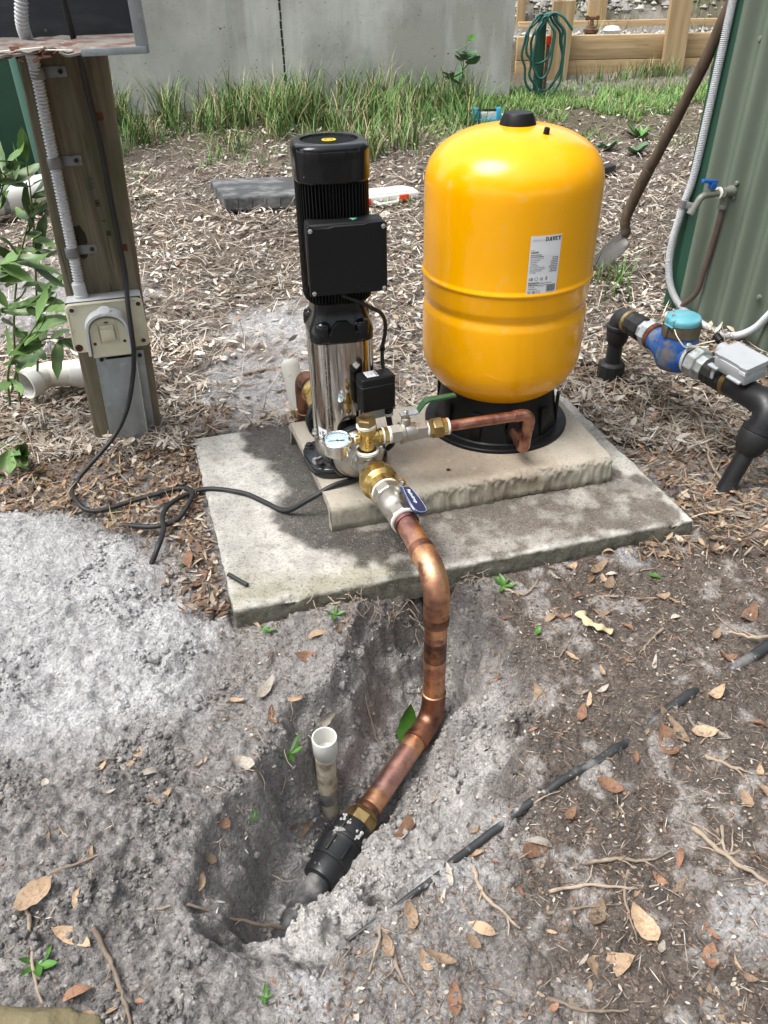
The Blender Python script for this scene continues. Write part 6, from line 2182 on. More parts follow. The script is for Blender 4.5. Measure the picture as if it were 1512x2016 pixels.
# leafy shrub at the left edge
shb = thing('leafy_shrub', 'leafy green shrub with long pointed leaves at the left edge beside the post', 'shrub', (-1.25, 2.25, -.03))
SL = [leaf_mesh('leaf', 'leaf_shrub', 'lance', 1, w, .25, c, 7, k, .08) for k, (w, c) in enumerate(((.30, .3), (.26, .6), (.34, .15), (.28, -.3)))]
rr = random.Random(21)
shl = Vector(shb.location)
stems = [[(-1.20, 2.40, -.05), (-1.12, 2.38, .2), (-1.05, 2.34, .42), (-1.0, 2.32, .60), (-.975, 2.32, .76)],
         [(-1.25, 2.38, -.05), (-1.18, 2.35, .22), (-1.10, 2.32, .42), (-1.03, 2.30, .55), (-.965, 2.30, .66)],
         [(-1.24, 2.30, .0), (-1.16, 2.20, .16), (-1.08, 2.14, .26), (-1.0, 2.12, .34), (-.955, 2.12, .40)],
         [(-1.22, 2.30, .05), (-1.12, 2.24, .20), (-1.02, 2.2, .27), (-.94, 2.2, .27)],
         [(-1.30, 2.28, .30), (-1.18, 2.22, .42), (-1.08, 2.18, .50), (-1.0, 2.17, .52)],
         [(-1.25, 2.35, .40), (-1.15, 2.32, .55), (-1.07, 2.3, .66), (-1.02, 2.3, .74)],
         [(-1.20, 2.1, -.03), (-1.12, 2.0, .0), (-1.05, 1.95, .02)],
         [(-1.28, 2.3, .25), (-1.16, 2.26, .34), (-1.06, 2.24, .36), (-.97, 2.25, .42)]]
for st_ in stems:
    pth = catmull(st_, 8)
    part('twig', MB().tube(pth, .004, 8, rfun=lambda t, i: .0045 * (1 - .65 * t)), 'stem_green', shb, ang=60)
    k = 6
    sgn = 1
    while k < len(pth):
        p = pth[k]
        tdir = (pth[min(k + 1, len(pth) - 1)] - pth[k - 1]).normalized()
        side = Vector((rr.uniform(-1, 1), rr.uniform(-1, .3), rr.uniform(-.7, .5)))
        d = (tdir * .6 + side * .8 * sgn + Vector((.1, 0, -.12)))
        for _ in range(1 if rr.random() < .4 else 2):
            d = (tdir * .55 + Vector((rr.uniform(-1, 1), rr.uniform(-1, .4), rr.uniform(-.75, .6))) * .8)
            lf = link('leaf', rr.choice(SL), shb)
            orient(lf, p - shl, d, Vector((rr.uniform(-.5, .5), rr.uniform(-.9, 0), 1)), rr.uniform(.085, .14))
        sgn = -sgn
        k += rr.choice((2, 3, 3))


def herb(name, label, cat, loc, stems_, mesh_list, size, mstem='stem_green', seed=0, group=None):
    t = thing(name, label, cat, loc, group)
    l = Vector(loc)
    rr = random.Random(seed)
    for st_ in stems_:
        pth = catmull([l + Vector(p) for p in st_], 6)
        part('stem', MB().tube(pth, .003, 6, rfun=lambda tt, i: size * .035 * (1 - .6 * tt)), mstem, t)
        for k in range(3, len(pth), 3):
            a = rr.uniform(0, 6.28)
            lf = link('leaf', rr.choice(mesh_list), t)
            orient(lf, pth[k] - l, (cos(a), sin(a), rr.uniform(-.1, .5)), (rr.uniform(-.4, .4), rr.uniform(-.6, .2), 1), size * rr.uniform(.7, 1.2))
    return t


GL = [leaf_mesh('leaf', 'leaf_green', 'lance', 1, w, .3, .4, 6, 10 + k, .05) for k, w in enumerate((.30, .38, .26))]
RL = [leaf_mesh('leaf', 'leaf_round', 'round', 1, w, .15, .25, 6, 20 + k, .25) for k, w in enumerate((.75, .85, .65))]


def rosette(label, x, y, n, size, seed, mesh_list=GL, lift=.35, name='weed', cat='weed', group=None):
    z = g1(x, y)
    t = thing(name, label, cat, (x, y, z), group)
    rr = random.Random(seed)
    for k in range(n):
        a = 2 * pi * k / n + rr.uniform(-.3, .3)
        lf = link('leaf', rr.choice(mesh_list), t)
        orient(lf, (0, 0, .004), (cos(a), sin(a), rr.uniform(.4, 1.2) * lift), (0, 0, 1), size * rr.uniform(.75, 1.2))
    return t


rosette('bright green rosette weed growing at the slab front edge right of the copper pipe', .288, 1.405, 7, 0.032, 1)
rosette('low green weed sprig at the slab front edge left of the pit', -.118, 1.296, 4, 0.031, 2)
rosette('small round-leaved weed under the slab front left corner', -.273, 1.262, 6, 0.019, 3)
rosette('tiny green seedling on the clods at lower left', -.255, .835, 3, 0.022, 4, lift=1.0)
rosette('green sprig growing from the pit edge above the standpipe', -.20, .98, 5, 0.037, 6, lift=.6)
rosette('dark green leafy weed beside the rotting branch', -.545, .555, 6, 0.034, 8, lift=.5)
rosette('small weed shoot at the bottom edge of the picture', -.19, .50, 4, 0.019, 12, lift=.8)

herb('sapling', 'young sapling with broad green leaves against the concrete wall', 'sapling', (.64, 6.72, .22),
     [[(0, 0, 0), (.02, 0, .15), (.03, .0, .30), (.05, 0, .44)], [(.03, 0, .25), (.09, -.02, .31), (.14, -.03, .33)], [(.02, 0, .14), (-.06, -.03, .2), (-.10, -.04, .19)], [(.03, 0, .32), (-.04, -.02, .38)]], [RL[2], GL[1], RL[2]], .14, seed=4)
for k, (x, y, n, s, lab) in enumerate(((1.30, 5.55, 5, .09, 'broad-leaved plant nearest the yellow tank behind it'), (1.50, 5.45, 9, .09, 'clump of round blue-green leaves in the mulch behind the tank'), (1.66, 5.33, 9, .09, 'round-leaved plant in the mulch beside the shovel handle'), (1.80, 5.75, 9, .12, 'spiky narrow-leaved plant behind the round leaved clumps'))):
    rosette(lab, x, y, n, s, 40 + k, RL if k < 3 else GL, .7, 'leafy_plant', 'plant')


def blades(name, xs, ys_, L_, W_, bend, lab, cat, colfn, yaw=None, lean=None, seed=0):
    r_ = np.random.default_rng(seed)
    n = len(xs)
    zs = gh(xs, ys_) - .004
    yaw = r_.uniform(0, 2 * pi, n) if yaw is None else yaw
    tt = np.linspace(0, 1, 6)
    out = np.zeros((n, 6, 2, 3))
    dx, dy = np.cos(yaw), np.sin(yaw)
    b = bend * r_.uniform(.3, 1.3, n)
    for i, t in enumerate(tt):
        ang = b * t * 1.0
        h = L_ * (np.sin(ang) / np.maximum(b, 1e-3)) if False else L_ * t * np.cos(b * t * .6)
        o = L_ * t * np.sin(b * t * .6 + .12)
        w = W_ * (1 - t ** 1.6) + .0004
        cx_, cy_, cz_ = xs + dx * o, ys_ + dy * o, zs + h
        out[:, i, 0] = np.stack([cx_ - dy * w / 2, cy_ + dx * w / 2, cz_], -1)
        out[:, i, 1] = np.stack([cx_ + dy * w / 2, cy_ - dx * w / 2, cz_], -1)
    Vt = out.reshape(-1, 3)
    f = np.array([[2 * i, 2 * i + 1, 2 * i + 3, 2 * i + 2] for i in range(5)])
    F = (f[None] + (np.arange(n) * 12)[:, None, None]).reshape(-1, 4)
    c = colfn(n, r_)
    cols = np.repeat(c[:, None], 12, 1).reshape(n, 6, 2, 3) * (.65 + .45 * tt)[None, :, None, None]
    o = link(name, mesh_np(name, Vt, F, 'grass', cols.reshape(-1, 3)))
    return props(o, lab, cat, kind='stuff')


def green_mix(dry, gain=1.0):
    def fn(n, r_):
        g = gain * np.array([.115, .225, .06])[None] * r_.uniform(.55, 1.5, (n, 1)) * np.array([1, 1, 1])[None]
        g[:, 0] *= r_.uniform(.7, 1.5, n)
        d = np.array([.40, .34, .20])[None] * r_.uniform(.6, 1.3, (n, 1))
        m_ = (r_.random(n) < dry)[:, None]
        return np.where(m_, d, g)
    return fn


# tall clumping grass along the wall
cx_, cy_, cl_ = [], [], []
r_ = np.random.default_rng(31)
for k in range(190):
    x = r_.uniform(-2.9, .75)
    if fbm(np.array([x]), np.array([3.0]), .45, 2, 64)[0] < .40:
        continue
    yw = 6.40 + (x + 3.6) * .128
    y = yw - abs(r_.normal(.08, .42)) - .03
    dens = .5 + .6 * float(fbm(np.array([x]), np.array([y]), .5, 2, 60)[0])
    near = max(0, 1 - (yw - y) / 1.5)
    n = int((40 if x < -.5 else 26) * dens)
    cx_.append(r_.normal(x, .05, n))
    cy_.append(np.minimum(r_.normal(y, .05, n), yw - .02))
    cl_.append(np.abs(r_.normal(.13 + .15 * near * dens, .08, n)) + .03)
for k in range(75):
    x, y = r_.uniform(-2.4, .5), r_.uniform(5.0, 6.3)
    if fbm(np.array([x]), np.array([y]), .5, 2, 66)[0] < .50 - .08 * (x < -.8) + .06 * (x > -.2):
        continue
    n = int(r_.uniform(10, 42))
    cx_.append(r_.normal(x, .06, n))
    cy_.append(r_.normal(y, .06, n))
    cl_.append(np.abs(r_.normal(r_.uniform(.07, .20), .05, n)) + .03)
gx, gy, gl = np.concatenate(cx_), np.concatenate(cy_), np.concatenate(cl_)
blades('long_grass', gx, gy, gl, np.full(len(gx), .0085), np.full(len(gx), 1.15), 'tall tufted green grass growing along the foot of the concrete wall', 'grass', green_mix(.22), seed=2)
# thin scattered grass in front of it and lawn at right
n = 9000
gx = np.concatenate([r_.uniform(-2.6, .9, 3500), r_.uniform(.3, 3.0, 24000)])
gy = np.concatenate([r_.uniform(4.4, 6.4, 3500), r_.normal(6.60, .42, 24000)])
pr_ = fbm(gx, gy, .45, 3, 61)
keep = np.where(np.arange(len(gx)) < 3500, pr_ > .50, (pr_ > .36) & (gy < 7.75) & (gy > 5.3))
gx, gy = gx[keep], gy[keep]
ln = np.where(np.arange(len(gx)) % 5 == 0, .085, .05) * r_.uniform(.6, 1.3, len(gx))
blades('lawn_grass', gx, gy, ln, np.full(len(gx), .0055), np.full(len(gx), 1.3), 'patch of short bright lawn grass in front of the sleeper wall', 'grass', green_mix(.08, 1.35), seed=3)
# bank beyond the sleepers and odd tufts
gx = np.concatenate([r_.normal(2.05, .30, 1300), r_.normal(3.3, .35, 900), r_.normal(2.52, .08, 120), r_.normal(2.3, .3, 200), r_.normal(1.02, .05, 70), r_.normal(1.6, .25, 500)])
gy = np.concatenate([r_.normal(9.8, .5, 1300), r_.normal(9.9, .5, 900), r_.normal(7.85, .04, 120), r_.normal(7.8, .06, 200), r_.normal(3.35, .10, 70), r_.normal(10.3, .4, 500)])
keep = ~((gx < 1.2) & (gy > 6.9) & (gy < 7.3))
gx, gy = gx[keep], gy[keep]
blades('bank_grass', gx, gy, r_.uniform(.05, .2, len(gx)), np.full(len(gx), .008), np.full(len(gx), 1.0), 'rough grass on the bank above the sleepers', 'grass', green_mix(.3), seed=4)

# ------------------------------------------------------------------ loose litter (uncountable) by numpy
TPL = np.array([[0, 0, 0], [.5, -.5, .06], [.5, .5, .06], [1, 0, 0], [.25, -.38, .03], [.25, .38, .03], [.75, -.36, .04], [.75, .36, .04]], float)
TPF = np.array([[0, 4, 5, 0], [4, 1, 2, 5], [1, 6, 7, 2], [6, 3, 3, 7]])
TPF = np.array([[0, 4, 5], [4, 1, 5], [1, 2, 5], [1, 6, 2], [6, 7, 2], [6, 3, 7]])
TPL[:, 0] -= .5


def scatter(name, x, y, L_, W_, lift, tilt, pal, wts, lab, seed, cat='leaf litter', kcurl=.35, tone=None):
    r_ = np.random.default_rng(seed)
    n = len(x)
    z = gh(x, y)
    v = np.repeat(TPL[None], n, 0)
    v = v * np.stack([L_, W_, L_ * kcurl * r_.uniform(-1, 2.2, n)], -1)[:, None, :]
    v[..., 2] += (TPL[None, :, 0] ** 2) * (L_ * kcurl * r_.uniform(-1, 1.5, n))[:, None]
    yaw, ti, ro = r_.uniform(0, 2 * pi, n), r_.normal(0, tilt, n), r_.normal(0, tilt * 1.3, n)
    # roll about x then tilt about y then yaw
    c, s = np.cos(ro)[:, None], np.sin(ro)[:, None]
    v1, v2 = v[..., 1] * c - v[..., 2] * s, v[..., 1] * s + v[..., 2] * c
    c, s = np.cos(ti)[:, None], np.sin(ti)[:, None]
    u0, u2 = v[..., 0] * c + v2 * s, -v[..., 0] * s + v2 * c
    c, s = np.cos(yaw)[:, None], np.sin(yaw)[:, None]
    X = u0 * c - v1 * s + x[:, None]
    Y = u0 * s + v1 * c + y[:, None]
    Z = u2 - u2.min(1, keepdims=True) * .6 + z[:, None] + (lift * r_.uniform(.0, 1, n))[:, None] if np.ndim(lift) == 0 else u2 - u2.min(1, keepdims=True) * .6 + z[:, None] + lift[:, None]
    Vt = np.stack([X, Y, Z], -1).reshape(-1, 3)
    F = (TPF[None] + (np.arange(n) * 8)[:, None, None]).reshape(-1, 3)
    pal = np.array(pal)
    c = pal[r_.choice(len(pal), n, p=np.array(wts) / sum(wts))] * r_.uniform(.65, 1.3, (n, 1))
    if tone is not None:
        c = c * tone[:, None]
    o = link(name, mesh_np(name, Vt, F, 'litter', np.repeat(c, 8, 0)))
    return props(o, lab, cat, kind='stuff')


PALE = [(.46, .40, .325), (.36, .29, .22), (.23, .175, .13), (.50, .48, .44), (.13, .095, .072), (.30, .185, .12), (.58, .54, .47)]


def clear(x, y, pit=True):
    k = poly_sd(x, y, SLAB) < -.004
    if pit:
        k &= poly_sd(x, y, PIT) < -.005
    k &= ~((y > 6.38 + (x + 3.6) * .128) & (x < 1.1))
    k &= ~(((x - 1.195) * .85 + (y - 3.098) * .527 > -.02) & ((x - 1.195) * .527 - (y - 3.098) * .85 > -.03))
    return k


r_ = np.random.default_rng(51)
# dense mulch behind the slab
n = 82000
yv = 2.0 + (6.9 - 2.0) * r_.random(n) ** 1.35
xv = r_.uniform(-.62, .62, n) * np.sqrt(yv ** 2 + 1.44) * 1.05
dn = fbm(xv, yv, .5, 3, 70)
bare = np.zeros(n)
for (px, py, rad) in ((-.42, 2.5, .42), (-1.5, 3.3, .55), (-.28, 2.95, .35), (-.55, 2.25, .22), (-.5, 3.0, .3)):
    bare = np.maximum(bare, sst(1.1, .4, np.hypot(xv - px, yv - py) / rad + (dn - .5)))
keep = clear(xv, yv) & (r_.random(n) < (1 - .8 * bare) * np.interp(yv, [2, 5.0, 6.0, 6.9], [1, 1, .55, .3])) & ((xv > -1.9) | (yv < 4.2) | (r_.random(n) < .3))
xv, yv = xv[keep], yv[keep]
n = len(xv)
kind = r_.random(n)
Lv = np.where(kind < .42, r_.uniform(.045, .15, n), np.where(kind < .66, r_.uniform(.025, .06, n), r_.uniform(.006, .028, n)))
Wv = np.where(kind < .42, r_.uniform(.0014, .0040, n), np.where(kind < .66, r_.uniform(.008, .019, n), r_.uniform(.002, .009, n)))
shade = (.50 + .85 * fbm(xv, yv, .22, 3, 74)) * (1 - .35 * sst(.55, .75, xv) * sst(3.0, 2.5, yv))
scatter('mulch', xv, yv, Lv, Wv, .028, .26, [(.56, .505, .425), (.47, .40, .32), (.30, .24, .185), (.53, .51, .475), (.13, .10, .08), (.32, .225, .16), (.62, .59, .53)], [4, 4, 3, 2.4, 2.0, 1.4, 1.4], 'dense dry leaf and bark mulch covering the ground behind the slab', 52, tone=shade)
# left of the post, and right of the slab: leaves and needles
n = 9000
xv = np.concatenate([r_.uniform(-1.35, -.5, n // 2), r_.uniform(.62, 1.35, n - n // 2)])
yv = np.concatenate([r_.uniform(1.62, 2.35, n // 2), r_.uniform(1.5, 2.75, n - n // 2)])
hp_in = poly_sd(xv, yv, HEAP)
keep = clear(xv, yv) & (hp_in < .02)
xv, yv = xv[keep], yv[keep]
n = len(xv)
kind = r_.random(n)
Lv = np.where(kind < .45, r_.uniform(.03, .10, n), r_.uniform(.012, .04, n))
Wv = np.where(kind < .45, r_.uniform(.0018, .004, n), r_.uniform(.005, .014, n))
scatter('leaf_litter', xv, yv, Lv, Wv, .016, .25, [(.36, .27, .18), (.24, .165, .11), (.15, .105, .075), (.42, .36, .28), (.085, .062, .05), (.30, .18, .11)], [3, 3, 3, 2, 2.5, 2], 'brown needles and small leaves round the post and beside the slab', 53)
# strip along the slab's left side
n = 900
tt = r_.random(n)
xv = -.355 - .245 * tt - np.abs(r_.normal(0, .05, n)) - .012
yv = 1.30 + .76 * tt + r_.normal(0, .02, n)
keep = clear(xv, yv)
xv, yv = xv[keep], yv[keep]
n = len(xv)
scatter('leaf_litter', xv, yv, r_.uniform(.008, .040, n), r_.uniform(.002, .013, n), .012, .35, [(.30, .235, .17), (.20, .14, .10), (.11, .08, .06), (.40, .35, .29), (.22, .135, .09)], [3, 3, 3, 2, 2], 'drift of small dry leaves along the left side of the slab', 54)
# fine chips over the foreground soil
n = 34000
xv = r_.uniform(-.85, 1.2, n)
yv = .30 + 1.4 * r_.random(n) ** 1.1
sh = poly_sd(xv, yv, HEAP)
lo = poly_sd(xv, yv, LOWER)
prob = np.where(sh > 0, .05, np.where(lo > 0, .18, 1.0)) * (.35 + 1.0 * (fbm(xv, yv, .16, 3, 71) > .47))
prob = prob * np.where(xv < -.1, .5, 1)
keep = clear(xv, yv) & (r_.random(n) < prob)
xv, yv = xv[keep], yv[keep]
n = len(xv)
kind = r_.random(n)
Lv = np.where(kind < .5, r_.uniform(.006, .030, n), r_.uniform(.003, .012, n))
Wv = np.where(kind < .5, r_.uniform(.0007, .0018, n), r_.uniform(.0018, .006, n))
scatter('fine_litter', xv, yv, Lv, Wv, .004, .2, [(.27, .205, .15), (.18, .13, .095), (.38, .335, .28), (.46, .44, .40), (.09, .068, .055), (.22, .135, .095)], [3, 3.5, 1.7, .7, 3.5, 1.7], 'fine woody crumbs, bark chips and leaf scraps over the foreground soil', 55, kcurl=.15)
# crumbs in the pit and on the slab
n = 2600
xv = r_.uniform(-.36, .8, n)
yv = r_.uniform(.6, 2.2, n)
inp = poly_sd(xv, yv, PIT) > 0
keep = inp & (r_.random(n) < .7)
xv, yv = xv[keep], yv[keep]
n = len(xv)
scatter('pit_crumbs', xv, yv, r_.uniform(.003, .018, n), r_.uniform(.001, .005, n), .003, .3, [(.30, .225, .16), (.42, .40, .38), (.5, .48, .44), (.12, .09, .07)], [2, 3, 2, 2], 'scattered chips and roots inside the dug pit', 56, kcurl=.15)

# clods: small lumps of sand on heap, lower left and pit
n = 22000
xv = r_.uniform(-1.15, .32, n)
yv = r_.uniform(.42, 1.75, n)
sh, lo, pi_ = poly_sd(xv, yv, HEAP), poly_sd(xv, yv, LOWER), poly_sd(xv, yv, PIT)
cln = fbm(xv, yv, .12, 3, 73)
smoothm = np.hypot((xv + .98) * .8, (yv - 1.52) * 1.1) < .20
prob = np.where(sh > -.03, .75, 0) * (~smoothm) + np.where(lo > 0, .85, 0) + np.where(pi_ > -.02, .75, 0)
keep = (r_.random(n) < prob * (cln > .46)) & (poly_sd(xv, yv, SLAB) < -.005)
xv, yv = xv[keep], yv[keep]
n = len(xv)
sz_ = np.exp(r_.normal(-5.75, .45, n))
ico = np.array([[1, 0, 0], [.31, .95, 0], [-.81, .59, 0], [-.81, -.59, 0], [.31, -.95, 0], [.5, .36, .75], [-.2, .6, .75], [-.6, 0, .75], [-.2, -.6, .75], [.5, -.36, .75], [0, 0, 1], [0, 0, -.5]])
icf = []
for k in range(5):
    k2 = (k + 1) % 5
    icf += [(k, k2, 5 + k), (k2, 5 + k2, 5 + k), (5 + k, 5 + k2, 10), (k2, k, 11)]
icf = np.array(icf)
vv = ico[None] * r_.uniform(.65, 1.35, (n, 12, 1)) * sz_[:, None, None]
zz = gh(xv, yv) + sz_ * .25
Vt = (vv + np.stack([xv, yv, zz], -1)[:, None]).reshape(-1, 3)
F = (icf[None] + (np.arange(n) * 12)[:, None, None]).reshape(-1, 3)
cc = gcol(xv, yv, zz) * r_.uniform(.8, 1.35, (n, 1))
o = link('sand_clods', mesh_np('sand_clods', Vt, F, 'ground', np.repeat(cc, 12, 0)))
props(o, 'crumbling clods of grey sand over the spoil heap and pit edge', 'sand clods', kind='stuff')

# ------------------------------------------------------------------ countable leaves and twigs
LT = {k: [leaf_mesh('fallen_leaf', k, kd, 1, w, .28, c, 8, 50 + i, .06) for i, (kd, w, c) in enumerate((('lance', .32, .85), ('lance', .38, -.55), ('oval', .44, 1.0), ('lance', .26, .5), ('oval', .5, 1.5), ('lance', .3, -1.0), ('round', .55, .9), ('lance', .22, 1.3)))] for k in ('leaf_tan', 'leaf_rust', 'leaf_pale', 'leaf_green')}
LT['leaf_yellow'] = [leaf_mesh('fallen_leaf', 'leaf_yellow', 'round', 1, .7, .2, .2, 8, 77, .05)]


def fallen(x, y, L_, deg, m='leaf_tan', var=0, label=None, tilt=0.0, z=None, roll=0.0):
    o = link('fallen_leaf', LT[m][var % len(LT[m])])
    a = radians(deg)
    e = .03
    gx_ = (g1(x + e, y) - g1(x - e, y)) / (2 * e)
    gy_ = (g1(x, y + e) - g1(x, y - e)) / (2 * e)
    nrm = Vector((-gx_ * .8, -gy_ * .8, 1)).normalized()
    d = Vector((cos(a), sin(a), tilt))
    d = (d - nrm * d.dot(nrm) * (1 if tilt == 0 else .3)).normalized()
    zz = (g1(x, y) if z is None else z) + .0045 + .04 * L_ + .1 * L_ * abs(tilt)
    nrm = nrm + (d.cross(Vector((0, 0, 1)))) * roll
    orient(o, Vector((x, y, zz)) - d * L_ * .5, d, nrm, L_)
    props(o, label or 'small dry brown leaf scattered on the bare soil', 'leaf', 'loose dry leaves on the ground')
    return o


big = [(.534, 1.462, .085, 40, 'leaf_tan', 0, 'large tan leaf lying just in front of the slab right half'), (.445, 1.535, .06, 10, 'leaf_tan', 1, 'tan leaf touching the slab front edge near its right end'),
       (.545, 1.40, .05, 60, 'leaf_tan', 2, 'pinkish tan leaf pair below the large leaf in front of the slab'), (.395, 1.28, .04, 130, 'leaf_rust', 1, 'small rust leaf beside the cream fungus'),
       (.41, 1.04, .05, 75, 'leaf_tan', 3, 'narrow upright tan leaf on the dark soil above the buried pipe'), (.535, .93, .075, 95, 'leaf_rust', 0, 'long brown leaf pointing at the buried pipe'),
       (.56, .965, .10, 110, 'leaf_tan', 0, 'long tan leaf standing beside the weed over the buried pipe'), (.62, .955, .10, 140, 'leaf_pale', 0, 'long bleached leaf lying right of the buried pipe'),
       (.401, .60, .07, 110, 'leaf_tan', 2, 'rounded tan leaf among twigs in the lower right foreground'), (.143, .60, .055, 160, 'leaf_tan', 1, 'pale tan leaf left of the twig heap in the foreground'),
       (.33, .545, .085, 2, 'leaf_tan', 0, 'long tan leaf with a dark nick near the bottom edge'), (.47, .655, .045, 45, 'leaf_tan', 3, 'pointed tan leaf right of the twig heap'),
       (-.571, .645, .08, 30, 'leaf_tan', 2, 'large folded tan leaf at the lower left edge'), (-.50, .588, .085, -25, 'leaf_tan', 0, 'long golden leaf above the rotting branch'),
       (-.47, .51, .05, 35, 'leaf_rust', 1, 'small orange leaf lying on the rotting branch'), (-.10, 1.27, .075, 60, 'leaf_tan', 3, 'tan leaf leaning below the weed sprig at the slab edge'),
       (-.155, 1.245, .055, 20, 'leaf_tan', 1, 'broad tan leaf under the slab left of the pit'), (-.255, 1.10, .085, 65, 'leaf_pale', 0, 'long buff leaf on the left pit bank'),
       (-.235, 1.03, .05, 120, 'leaf_rust', 2, 'crumpled rust leaf on the left pit bank'), (-.19, 1.08, .05, 10, 'leaf_tan', 1, 'tan leaf beside the grassy tuft on the pit bank'),
       (-.13, 1.07, .055, 75, 'leaf_pale', 2, 'curled pale leaf at the lip of the pit'), (-.20, .905, .09, 35, 'leaf_tan', 0, 'dead brown leaf hanging over the pit beside the standpipe'),
       (.205, .99, .035, 60, 'leaf_rust', 2, 'rust leaf on the pit floor right of the copper pipe'), (.16, .96, .045, 40, 'leaf_rust', 1, 'brown leaf cupped on the pit floor'),
       (.06, 1.0, .05, 20, 'leaf_pale', 3, 'dull leaf beside the lower copper run in the pit'), (.09, .93, .045, 30, 'leaf_tan', 3, 'small buff leaf between copper pipe and pit wall'),
       (.03, .86, .10, 80, 'leaf_rust', 2, 'large brown leaf tucked beside the black coupling'), (.155, .80, .03, 20, 'leaf_tan', 2, 'pale round leaf on the sand near the coupling'),
       (.24, 1.155, .06, 5, 'leaf_rust', 3, 'thin rust leaf lying across the pit behind the copper elbow'),
       (-.45, 1.415, .075, 60, 'leaf_rust', 2, 'large rust leaf against the left side of the slab'), (-.42, 1.37, .085, 45, 'leaf_rust', 0, 'long rust leaf below the first at the slab left side'),
       (-.385, 1.325, .05, 20, 'leaf_rust', 2, 'rust leaf beside the slab front left corner'), (-.49, 1.50, .08, 100, 'leaf_rust', 1, 'folded brown leaf under the cable loop'),
       (-.56, 1.60, .07, 130, 'leaf_pale', 1, 'pale leaf inside the cable loop'), (-.60, 1.75, .09, 20, 'leaf_rust', 0, 'long curved brown leaf behind the cable loop'),
       (-.72, 2.00, .10, 150, 'leaf_rust', 2, 'broad dead leaf propped against the post shoe'), (-.67, 2.03, .07, 70, 'leaf_rust', 1, 'upright dead leaf at the right of the post foot'),
       (-.80, 1.755, .05, 60, 'leaf_tan', 3, 'tan leaf at the edge of the sand heap by the cable'), (-.31, 2.16, .07, 15, 'leaf_rust', 2, 'crumpled leaf behind the slab near the white vent pipe'),
       (.845, 1.52, .05, 75, 'leaf_tan', 2, 'tan leaf standing at the right picture edge'), (.83, 1.28, .07, 40, 'leaf_rust', 0, 'rust leaf lying over the buried pipe at the right edge'),
       (.71, 1.62, .09, 160, 'leaf_tan', 0, 'buff leaf along the right edge of the slab'), (.80, 1.82, .08, 30, 'leaf_tan', 1, 'tan leaf right of the plinth corner'), (.73, 2.05, .10, 165, 'leaf_tan', 0, 'long straw leaf beside the slab behind the plinth corner'), (.78, 2.12, .07, 100, 'leaf_tan', 2, 'curled tan leaf next to the long straw leaf'), (.86, 2.2, .10, 20, 'leaf_rust', 0, 'wide rust leaf under the blue water meter')]
for (x, y, L_, dg, m_, v_, lab) in big:
    fallen(x, y, L_ * .88, dg, m_, v_ + 4 * (int(x * 997) % 2), lab)
fallen(.050, 1.185, .12, 95, 'leaf_green', 2, 'big glossy green leaf standing in the pit beside the copper pipe', tilt=.9, z=g1(.05, 1.18) + .01)
fallen(.34, 1.235, .03, 80, 'leaf_green', 2, 'small fallen green leaf near the cream fungus')
fallen(-.745, 1.722, .05, 120, 'leaf_green', 2, 'green leaf on the sand edge beside the cable')
fallen(-.50, 1.478, .03, 20, 'leaf_green', 0, 'tiny green leaf below the cable loop')
fallen(-1.03, 1.965, .045, 30, 'leaf_yellow', 0, 'bright yellow leaf on the needles left of the post')
fallen(.665, 1.44, .035, 150, 'leaf_green', 1, 'light green fallen leaf in front of the slab right corner')
rr = random.Random(77)
cnt = 0
while cnt < 190:
    x, y = rr.uniform(-.8, 1.05), rr.uniform(.42, 1.75)
    xa, ya = np.array([x]), np.array([y])
    if not clear(xa, ya)[0] or poly_sd(xa, ya, HEAP)[0] > -.02:
        continue
    if x < -.05 and rr.random() < .55:
        continue
    fallen(x, y, rr.choice((.018, .024, .030, .036, .044, .05)), rr.uniform(0, 360), rr.choice(('leaf_tan', 'leaf_tan', 'leaf_rust', 'leaf_pale')), rr.randrange(8))
    cnt += 1
while cnt < 250:
    x, y = rr.uniform(.65, 1.3), rr.uniform(1.6, 2.9)
    if rr.random() < .35:
        x, y = rr.uniform(-1.2, -.5), rr.uniform(1.75, 2.3)
    xa, ya = np.array([x]), np.array([y])
    if not clear(xa, ya)[0] or poly_sd(xa, ya, HEAP)[0] > -.03:
        continue
    o = fallen(x, y, rr.uniform(.03, .075), rr.uniform(0, 360), rr.choice(('leaf_tan', 'leaf_tan', 'leaf_rust', 'leaf_pale')), rr.randrange(8), roll=rr.uniform(-.5, .5))
    o['label'] = 'curled dry leaf lying in the litter beside the slab'
    o['group'] = 'dry leaves beside the slab'
    cnt += 1


def twig(pts, r, label, off=.004, m='twig', abs_=False):
    P = catmull([(p[0], p[1], (p[2] if len(p) > 2 else 0) + (0 if abs_ else g1(p[0], p[1]) + off)) for p in pts], 6)
    tr_ = random.Random(int(abs(pts[0][0]) * 9999))
    P = [p + Vector((tr_.uniform(-1, 1), tr_.uniform(-1, 1), tr_.uniform(-.4, .6))) * r * .55 for p in P]
    tm_ = MB().tube(P, r, 7, rfun=lambda t, i: r * (1.1 - .55 * t) * (1 + .16 * sin(i * 1.7)))
    if r > .0024:
        for kk in (len(P) // 3, 2 * len(P) // 3):
            d_ = (P[kk] - P[kk - 1]).normalized()
            sd2 = Vector((-d_.y, d_.x, 0)) * tr_.choice((-1, 1))
            l2 = tr_.uniform(4, 13) * r
            q1 = P[kk] + (d_ * .8 + sd2 * .6) * l2 * .5
            q2 = P[kk] + (d_ * .7 + sd2 * .75) * l2 + UP * r * .4
            tm_.tube([P[kk], q1, q2], r * .5, 6, rfun=lambda t, i: r * (.6 - .35 * t))
    return single('twig', tm_, m, label, 'twig', 'dry twigs on the ground', ang=70)


